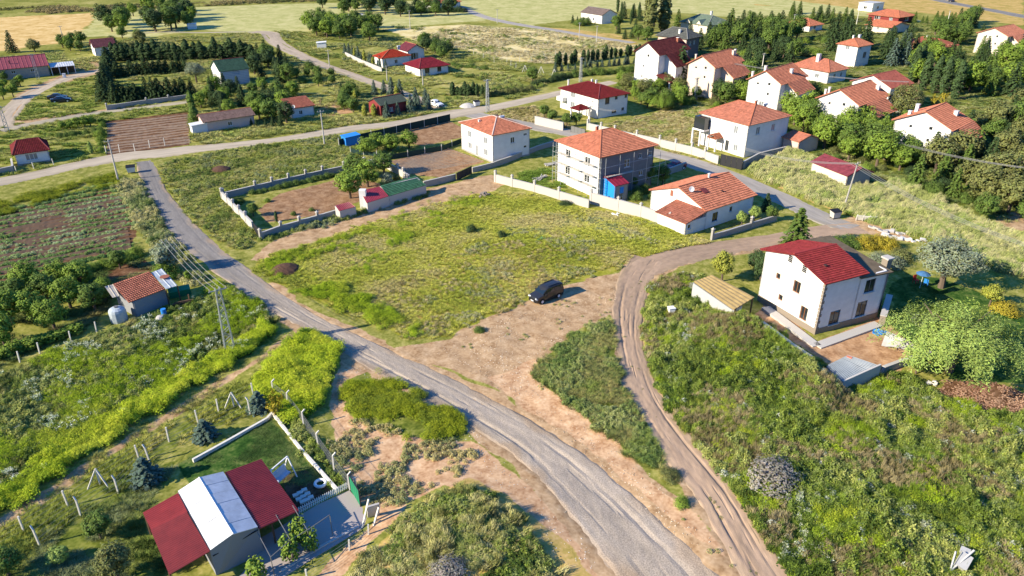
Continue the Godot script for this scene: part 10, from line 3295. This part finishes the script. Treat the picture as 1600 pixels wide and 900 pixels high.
const COVER := [
	{"name":"meadow_grass","label":"short yellow-green grass covering the middle meadow","cat":"grass","kind":"grass","poly":0,"per":13.3,"h":[.18,.38],"w":[.38,.68],"cols":[[.34,.38,.055],[.46,.47,.075],[.52,.5,.12],[.5,.44,.18]],"seed":11,"freq":2},
	{"name":"meadow_weeds","label":"grey-green weeds scattered over the right half of middle meadow","cat":"weeds","kind":"weed","poly":1,"per":4,"h":[.2,.4],"w":[.42,.77],"cols":[[.22,.26,.09],[.3,.32,.14],[.38,.37,.18]],"seed":12,"gap":.22,"freq":2.5},
	{"name":"dry_tufts","label":"dry straw tufts on the parched patch of middle meadow","cat":"grass","kind":"straw","poly":2,"per":4.18,"h":[.2,.4],"w":[.42,.68],"cols":[[.3,.27,.1],[.42,.35,.16],[.5,.42,.22],[.38,.35,.14]],"seed":13,"gap":.05,"freq":3},
	{"name":"mustard_edge","label":"bright yellow-green mustard along the lane edge of middle meadow","cat":"flowers","kind":"mustard","poly":3,"per":13.3,"h":[.45,.85],"w":[.51,.85],"cols":[[.22,.3,.04],[.3,.38,.05],[.2,.27,.05],[.34,.38,.08]],"seed":14,"gap":-.25},
	{"name":"mustard_edge","label":"bright yellow-green mustard at the left tip of middle meadow","cat":"flowers","kind":"mustard","poly":4,"per":9.5,"h":[.35,.6],"w":[.42,.77],"cols":[[.22,.3,.04],[.3,.38,.05],[.2,.27,.05],[.34,.38,.08]],"seed":15,"gap":-.1},
	{"name":"meadow_flowers","label":"yellow-green flowering band across upper middle meadow","cat":"flowers","kind":"mustard","poly":5,"per":4.75,"h":[.3,.5],"w":[.42,.77],"cols":[[.22,.3,.04],[.3,.38,.05],[.2,.27,.05],[.34,.38,.08]],"seed":16,"gap":.05},
	{"name":"tall_weeds","label":"tangled tall green weeds filling the left meadow","cat":"weeds","kind":"weed","poly":6,"per":15.2,"h":[.4,.8],"w":[.51,.94],"cols":[[.04,.07,.015],[.1,.155,.028],[.2,.26,.042],[.15,.2,.06],[.3,.33,.09]],"seed":17,"freq":1.6,"lump":.8},
	{"name":"left_grass","label":"pale green grass between weeds of left meadow","cat":"grass","kind":"straw","poly":6,"per":9.5,"h":[.4,.75],"w":[.42,.77],"cols":[[.319,.348,.102],[.464,.45,.16],[.58,.522,.232]],"seed":18,"gap":-.15,"freq":1.6},
	{"name":"left_mustard","label":"yellow mustard drifts in the left meadow","cat":"flowers","kind":"mustard","poly":6,"per":10,"h":[.5,.9],"w":[.51,.94],"cols":[[.22,.3,.04],[.3,.38,.05],[.2,.27,.05],[.34,.38,.08]],"seed":19,"gap":.08,"freq":1.3},
	{"name":"white_umbels","label":"white flowering clumps dotted over the left meadow","cat":"flowers","kind":"bloom","poly":6,"per":3.04,"h":[.5,.9],"w":[.42,.77],"cols":[[.46,.5,.36],[.6,.62,.5]],"seed":20,"gap":.22,"freq":3.5},
	{"name":"mustard_bank","label":"tall yellow mustard bank along lower edge of left meadow","cat":"flowers","kind":"mustard","poly":7,"per":26.6,"h":[.7,1.1],"w":[.59,.94],"cols":[[.27,.35,.06],[.44,.49,.075],[.32,.4,.06],[.48,.5,.11]],"seed":21,"lump":.25},
	{"name":"mustard_mound","label":"bright yellow-green mustard thicket on the mound beside the lane","cat":"flowers","kind":"mustard","poly":8,"per":30.4,"h":[.7,1.2],"w":[.59,1.02],"cols":[[.27,.35,.06],[.44,.49,.075],[.32,.4,.06],[.48,.5,.11]],"seed":22,"lump":.2},
	{"name":"track_grass","label":"yellow-green grass between wheel ruts of left track","cat":"grass","kind":"grass","poly":9,"per":9,"h":[.15,.35],"w":[.4,.7],"cols":[[.26,.28,.07],[.38,.37,.1],[.42,.36,.16]],"seed":23,"gap":0,"freq":3},
	{"name":"fence_grass","label":"yellow-green grass along the post fence","cat":"grass","kind":"grass","poly":10,"per":15.2,"h":[.25,.5],"w":[.42,.77],"cols":[[.29,.334,.058],[.435,.435,.087],[.493,.435,.145]],"seed":24,"gap":-.35},
	{"name":"garden_grass","label":"patchy green grass of the bottom left garden","cat":"grass","kind":"grass","poly":11,"per":15.2,"h":[.2,.45],"w":[.42,.77],"cols":[[.1,.15,.035],[.18,.24,.05],[.27,.3,.08],[.21,.25,.12]],"seed":25,"gap":-.35,"lump":1},
	{"name":"lawn_grass","label":"dark lawn behind the near shed","cat":"grass","kind":"grass","poly":12,"per":22.8,"h":[.06,.12],"w":[.34,.51],"cols":[[.043,.087,.022],[.102,.16,.043],[.189,.232,.072]],"seed":26,"gap":-.2},
	{"name":"hedge_weeds","label":"green strip of plants between kerb and wire fence","cat":"weeds","kind":"weed","poly":13,"per":17.1,"h":[.4,.8],"w":[.51,.85],"cols":[[.04,.07,.015],[.1,.155,.028],[.2,.26,.042],[.15,.2,.06],[.3,.33,.09]],"seed":27},
	{"name":"bank_shrubs","label":"olive green scrub on the bank left of the gravel road","cat":"weeds","kind":"mustard","poly":14,"per":20.9,"h":[.4,.8],"w":[.59,.94],"cols":[[.186,.231,.035],[.269,.29,.043],[.145,.181,.053]],"seed":28,"gap":-.05},
	{"name":"bank_weeds","label":"grey-green weeds on the sandy bank","cat":"weeds","kind":"weed","poly":15,"per":7.6,"h":[.25,.55],"w":[.42,.77],"cols":[[.174,.217,.087],[.29,.29,.116],[.406,.348,.145]],"seed":29,"gap":0},
	{"name":"mound_grass","label":"tall olive grass on the bottom mound","cat":"grass","kind":"straw","poly":16,"per":19,"h":[.35,.65],"w":[.51,.85],"cols":[[.242,.261,.075],[.393,.385,.137],[.512,.479,.226],[.302,.355,.091]],"seed":30,"gap":-.4,"lump":1},
	{"name":"mound_weeds","label":"green weeds on the bottom mound","cat":"weeds","kind":"weed","poly":16,"per":15.2,"h":[.3,.6],"w":[.51,.85],"cols":[[.04,.07,.015],[.1,.155,.028],[.2,.26,.042],[.15,.2,.06],[.3,.33,.09]],"seed":31,"gap":.08},
	{"name":"triangle_grass","label":"scrubby green grass on the wedge between the two tracks","cat":"grass","kind":"grass","poly":17,"per":22.8,"h":[.25,.5],"w":[.42,.77],"cols":[[.145,.189,.058],[.261,.275,.087],[.377,.334,.131],[.203,.275,.058]],"seed":32,"gap":-.45},
	{"name":"triangle_weeds","label":"green weeds on the wedge between the two tracks","cat":"weeds","kind":"weed","poly":17,"per":13.3,"h":[.3,.6],"w":[.42,.77],"cols":[[.102,.16,.043],[.203,.261,.072],[.29,.319,.116]],"seed":33,"gap":-.1},
	{"name":"hill_weeds","label":"lush green weeds covering the right-hand hillside","cat":"weeds","kind":"weed","poly":18,"per":20.9,"h":[.4,.85],"w":[.51,.94],"cols":[[.04,.07,.015],[.1,.155,.028],[.2,.26,.042],[.15,.2,.06],[.3,.33,.09]],"seed":34,"freq":1.6,"lump":1.1},
	{"name":"hill_grass","label":"bright tufted grass on the right-hand hillside","cat":"grass","kind":"grass","poly":18,"per":15.2,"h":[.4,.75],"w":[.51,.85],"cols":[[.151,.234,.025],[.236,.328,.043],[.279,.328,.061]],"seed":35,"gap":-.25,"lump":1.1,"freq":2},
	{"name":"hill_straw","label":"brownish dry grass in the lower right hillside","cat":"grass","kind":"straw","poly":18,"per":11.4,"h":[.5,.9],"w":[.42,.77],"cols":[[.209,.18,.08],[.296,.252,.128],[.348,.296,.16]],"seed":36,"gap":.12,"freq":1.5},
	{"name":"hill_silver","label":"silvery wormwood clumps over the right-hand hillside","cat":"weeds","kind":"weed","poly":18,"per":2.4,"h":[.4,.8],"w":[.51,.94],"cols":[[.24,.28,.18],[.32,.36,.25],[.4,.43,.33]],"seed":37,"gap":.2,"freq":4},
	{"name":"hill_mustard","label":"yellow-green flowering clumps on the hillside along dirt track","cat":"flowers","kind":"mustard","poly":18,"per":6.65,"h":[.4,.8],"w":[.51,.85],"cols":[[.22,.3,.04],[.3,.38,.05],[.2,.27,.05],[.34,.38,.08]],"seed":38,"gap":.3,"freq":2.5},
	{"name":"hill_umbels","label":"white flowers along the lower edge of right-hand hillside","cat":"flowers","kind":"bloom","poly":19,"per":7.6,"h":[.4,.7],"w":[.34,.59],"cols":[[.46,.5,.36],[.6,.62,.5]],"seed":39},
	{"name":"yard_edge_grass","label":"tall light green grass along the yard wall of tall red-roofed house","cat":"grass","kind":"grass","poly":20,"per":19,"h":[.5,.9],"w":[.51,.77],"cols":[[.29,.392,.058],[.435,.478,.116],[.522,.522,.203]],"seed":40},
	{"name":"tall_straw","label":"tall pale green and straw grass on the right-hand slope","cat":"grass","kind":"straw","poly":21,"per":15,"h":[.8,1.3],"w":[.68,1.1],"cols":[[.3,.339,.108],[.4,.41,.168],[.46,.43,.228],[.26,.328,.096]],"seed":41,"wind":true,"lump":.35},
	{"name":"tall_green","label":"green grass drifts in the pale right-hand slope","cat":"grass","kind":"grass","poly":21,"per":7.6,"h":[.6,1],"w":[.68,1.02],"cols":[[.232,.319,.058],[.377,.435,.116]],"seed":42,"gap":.02},
	{"name":"lane_verge","label":"dry weeds on the verge left of asphalt lane","cat":"weeds","kind":"weed","poly":22,"per":9.5,"h":[.4,.9],"w":[.59,1.02],"cols":[[.174,.232,.072],[.319,.334,.131],[.435,.406,.174]],"seed":43},
	{"name":"corner_meadow","label":"yellow-green grass right of the asphalt lane","cat":"grass","kind":"grass","poly":23,"per":9.5,"h":[.25,.5],"w":[.51,.85],"cols":[[.261,.304,.058],[.377,.392,.102],[.464,.42,.174],[.319,.362,.087]],"seed":44},
	{"name":"corner_weeds","label":"weedy clumps right of the asphalt lane","cat":"weeds","kind":"weed","poly":24,"per":4.18,"h":[.4,.7],"w":[.51,.94],"cols":[[.1,.15,.035],[.18,.24,.05],[.27,.3,.08],[.21,.25,.12]],"seed":45,"gap":-.05},
	{"name":"crop_rows","label":"green weeds among the rows of vegetable plot","cat":"plants","kind":"weed","poly":25,"per":9.5,"h":[.25,.45],"w":[.42,.77],"cols":[[.128,.226,.056],[.217,.339,.094],[.362,.452,.226]],"seed":46,"gap":-.5,"rows":[.55,.84,2.1,.48],"freq":1.6},
	{"name":"plot_edge","label":"tall green weeds along top of vegetable plot","cat":"weeds","kind":"mustard","poly":26,"per":9.5,"h":[.4,.8],"w":[.51,.94],"cols":[[.162,.203,.041],[.264,.274,.05]],"seed":47,"gap":-.2},
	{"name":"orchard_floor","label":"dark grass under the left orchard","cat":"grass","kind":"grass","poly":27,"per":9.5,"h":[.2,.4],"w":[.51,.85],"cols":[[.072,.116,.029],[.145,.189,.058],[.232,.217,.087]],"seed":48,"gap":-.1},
	{"name":"wall_weeds","label":"weeds at the foot of the walled bare plot","cat":"weeds","kind":"weed","poly":28,"per":11.4,"h":[.4,.8],"w":[.51,.94],"cols":[[.1,.15,.035],[.18,.24,.05],[.27,.3,.08],[.21,.25,.12]],"seed":49,"gap":-.3},
	{"name":"mown_plot","label":"mown yellowish grass behind the street wall","cat":"grass","kind":"straw","poly":29,"per":6.65,"h":[.2,.4],"w":[.59,.94],"cols":[[.3,.27,.1],[.42,.35,.16],[.5,.42,.22],[.38,.35,.14],[.29,.348,.087]],"seed":50},
	{"name":"scaffold_garden","label":"green grass in front of the scaffolded house","cat":"grass","kind":"grass","poly":30,"per":13.3,"h":[.2,.4],"w":[.51,.85],"cols":[[.116,.203,.029],[.232,.319,.058]],"seed":51,"gap":-.1},
	{"name":"street_verge","label":"dry grass along the village street","cat":"grass","kind":"straw","poly":31,"per":5.7,"h":[.3,.5],"w":[.59,.94],"cols":[[.3,.27,.1],[.42,.35,.16],[.5,.42,.22],[.38,.35,.14]],"seed":52},
	{"name":"mid_field_left","label":"grass of the plots left of the far road","cat":"grass","kind":"grass","poly":32,"per":2.47,"h":[.3,.6],"w":[.77,1.27],"cols":[[.174,.246,.043],[.29,.348,.072],[.377,.377,.116]],"seed":53,"gap":-.1,"holes":[[[-88.7,-159],[-73.8,-167.5],[-62.7,-140.4],[-75.6,-133.3]]]},
	{"name":"far_meadow","label":"rough grass of the far meadow","cat":"grass","kind":"grass","poly":33,"per":1.33,"h":[.35,.7],"w":[.94,1.7],"cols":[[.232,.275,.072],[.348,.362,.102],[.464,.42,.174],[.29,.348,.087]],"seed":54,"gap":-.2,"freq":1,"holes":[[[-49.6,-299.3],[-18,-311.9],[14.5,-291],[41.2,-266.8],[42.1,-251.1],[32.5,-241.5],[15.5,-229.3],[-2,-231.5],[-18.4,-258.7],[-31.2,-266.8]]]},
	{"name":"far_straw","label":"pale dry grass of the far field","cat":"grass","kind":"straw","poly":34,"per":1.52,"h":[.3,.6],"w":[1.02,1.7],"cols":[[.44,.39,.2],[.54,.47,.27],[.6,.53,.33],[.4,.4,.18]],"seed":55,"gap":-.3,"freq":1},
	{"name":"far_scrub","label":"low scrub between the far fields","cat":"weeds","kind":"weed","poly":35,"per":.47,"h":[.5,1],"w":[1.02,1.87],"cols":[[.1,.15,.035],[.18,.24,.05],[.27,.3,.08],[.21,.25,.12]],"seed":56,"gap":.25,"freq":1},
	{"name":"top_scrub","label":"dark scrub along the top edge","cat":"weeds","kind":"weed","poly":36,"per":.47,"h":[.6,1.3],"w":[1.36,2.55],"cols":[[.116,.131,.043],[.232,.217,.087],[.319,.261,.116]],"seed":57,"gap":-.05,"freq":.6},
	{"name":"village_grass","label":"garden grass beneath the village trees","cat":"grass","kind":"grass","poly":37,"per":1.52,"h":[.3,.6],"w":[.77,1.36],"cols":[[.102,.145,.043],[.189,.232,.072],[.319,.319,.131]],"seed":58,"gap":-.2},
	{"name":"dirt_stones","label":"small clods and stones on the dirt clearing","cat":"stones","kind":"clod","poly":38,"per":9.5,"h":[.08,.2],"w":[.07,.21],"cols":[[.435,.304,.203],[.609,.45,.319],[.725,.58,.435]],"seed":59},
	{"name":"road_gravel","label":"loose stones along the gravel road edges","cat":"stones","kind":"clod","poly":39,"per":7.6,"h":[.06,.16],"w":[.05,.17],"cols":[[.435,.348,.261],[.58,.522,.464],[.725,.652,.58]],"seed":60},
	{"name":"soil_clods","label":"brown clods of the dug strip below the drooping tree","cat":"soil","kind":"clod","poly":40,"per":26.6,"h":[.1,.25],"w":[.17,.34],"cols":[[.232,.116,.072],[.319,.174,.116],[.406,.246,.16]],"seed":61},
	{"name":"dirt_weeds","label":"sparse tufts on the dirt clearing and track","cat":"weeds","kind":"weed","poly":41,"per":1.14,"h":[.15,.3],"w":[.26,.51],"cols":[[.203,.246,.072],[.319,.319,.131]],"seed":62,"gap":.05},
	{"name":"road_stones","label":"loose grey stones lying on the gravel road","cat":"stones","kind":"clod","poly":42,"per":7,"h":[.05,.12],"w":[.06,.17],"cols":[[.3,.25,.21],[.4,.35,.31],[.52,.47,.42]],"seed":63,"onroad":true},
	{"name":"track_tufts","label":"thin tufts down the middle of rutted dirt track","cat":"weeds","kind":"weed","poly":43,"per":3,"h":[.1,.25],"w":[.25,.5],"cols":[[.14,.17,.06],[.24,.23,.1]],"seed":64,"gap":-.05,"onroad":true}]
const SPECIES := [["broadleaf_tree","great","broadleaf tree","tree","trees about the village"],["broadleaf_tree","broad","broadleaf tree","tree","trees about the village"],["fruit_tree","orchard","fruit tree","tree","trees about the village"],["conifer_tree","conifer","conifer","tree","trees about the village"],["spruce_tree","spruce","spruce","tree","trees about the village"],["cypress_tree","cypress","slim cypress","tree","trees about the village"],["willow_tree","willow","drooping tree","tree","trees about the village"],["shrub","shrub","shrub","shrub","garden and field shrubs"],["vine_plant","vine","leafy vine","vine","vines"],["golden_shrub","spiky","upright golden shrub","shrub","garden and field shrubs"]]
func plants() -> void:
	var i := 0
	for t in TREES:
		var s = SPECIES[t[0]]
		var label: String
		if t.size() > 6 and t[6] is String:
			label = t[6]
		else:
			label = "%s %s %s %s" % [TONES[t[1]][1], s[2], RELATIONS[t[6]], LANDMARKS[t[7]]]
			if t[8] > 0:
				label += ", %s from left" % ORDINALS[t[8] - 1]
		tree([s[0], label, s[1], i % 3, TONES[t[1]][0], t[2], t[3], t[4], t[5], fmod(i * 2.399, TAU), s[4], s[3]])
		i += 1
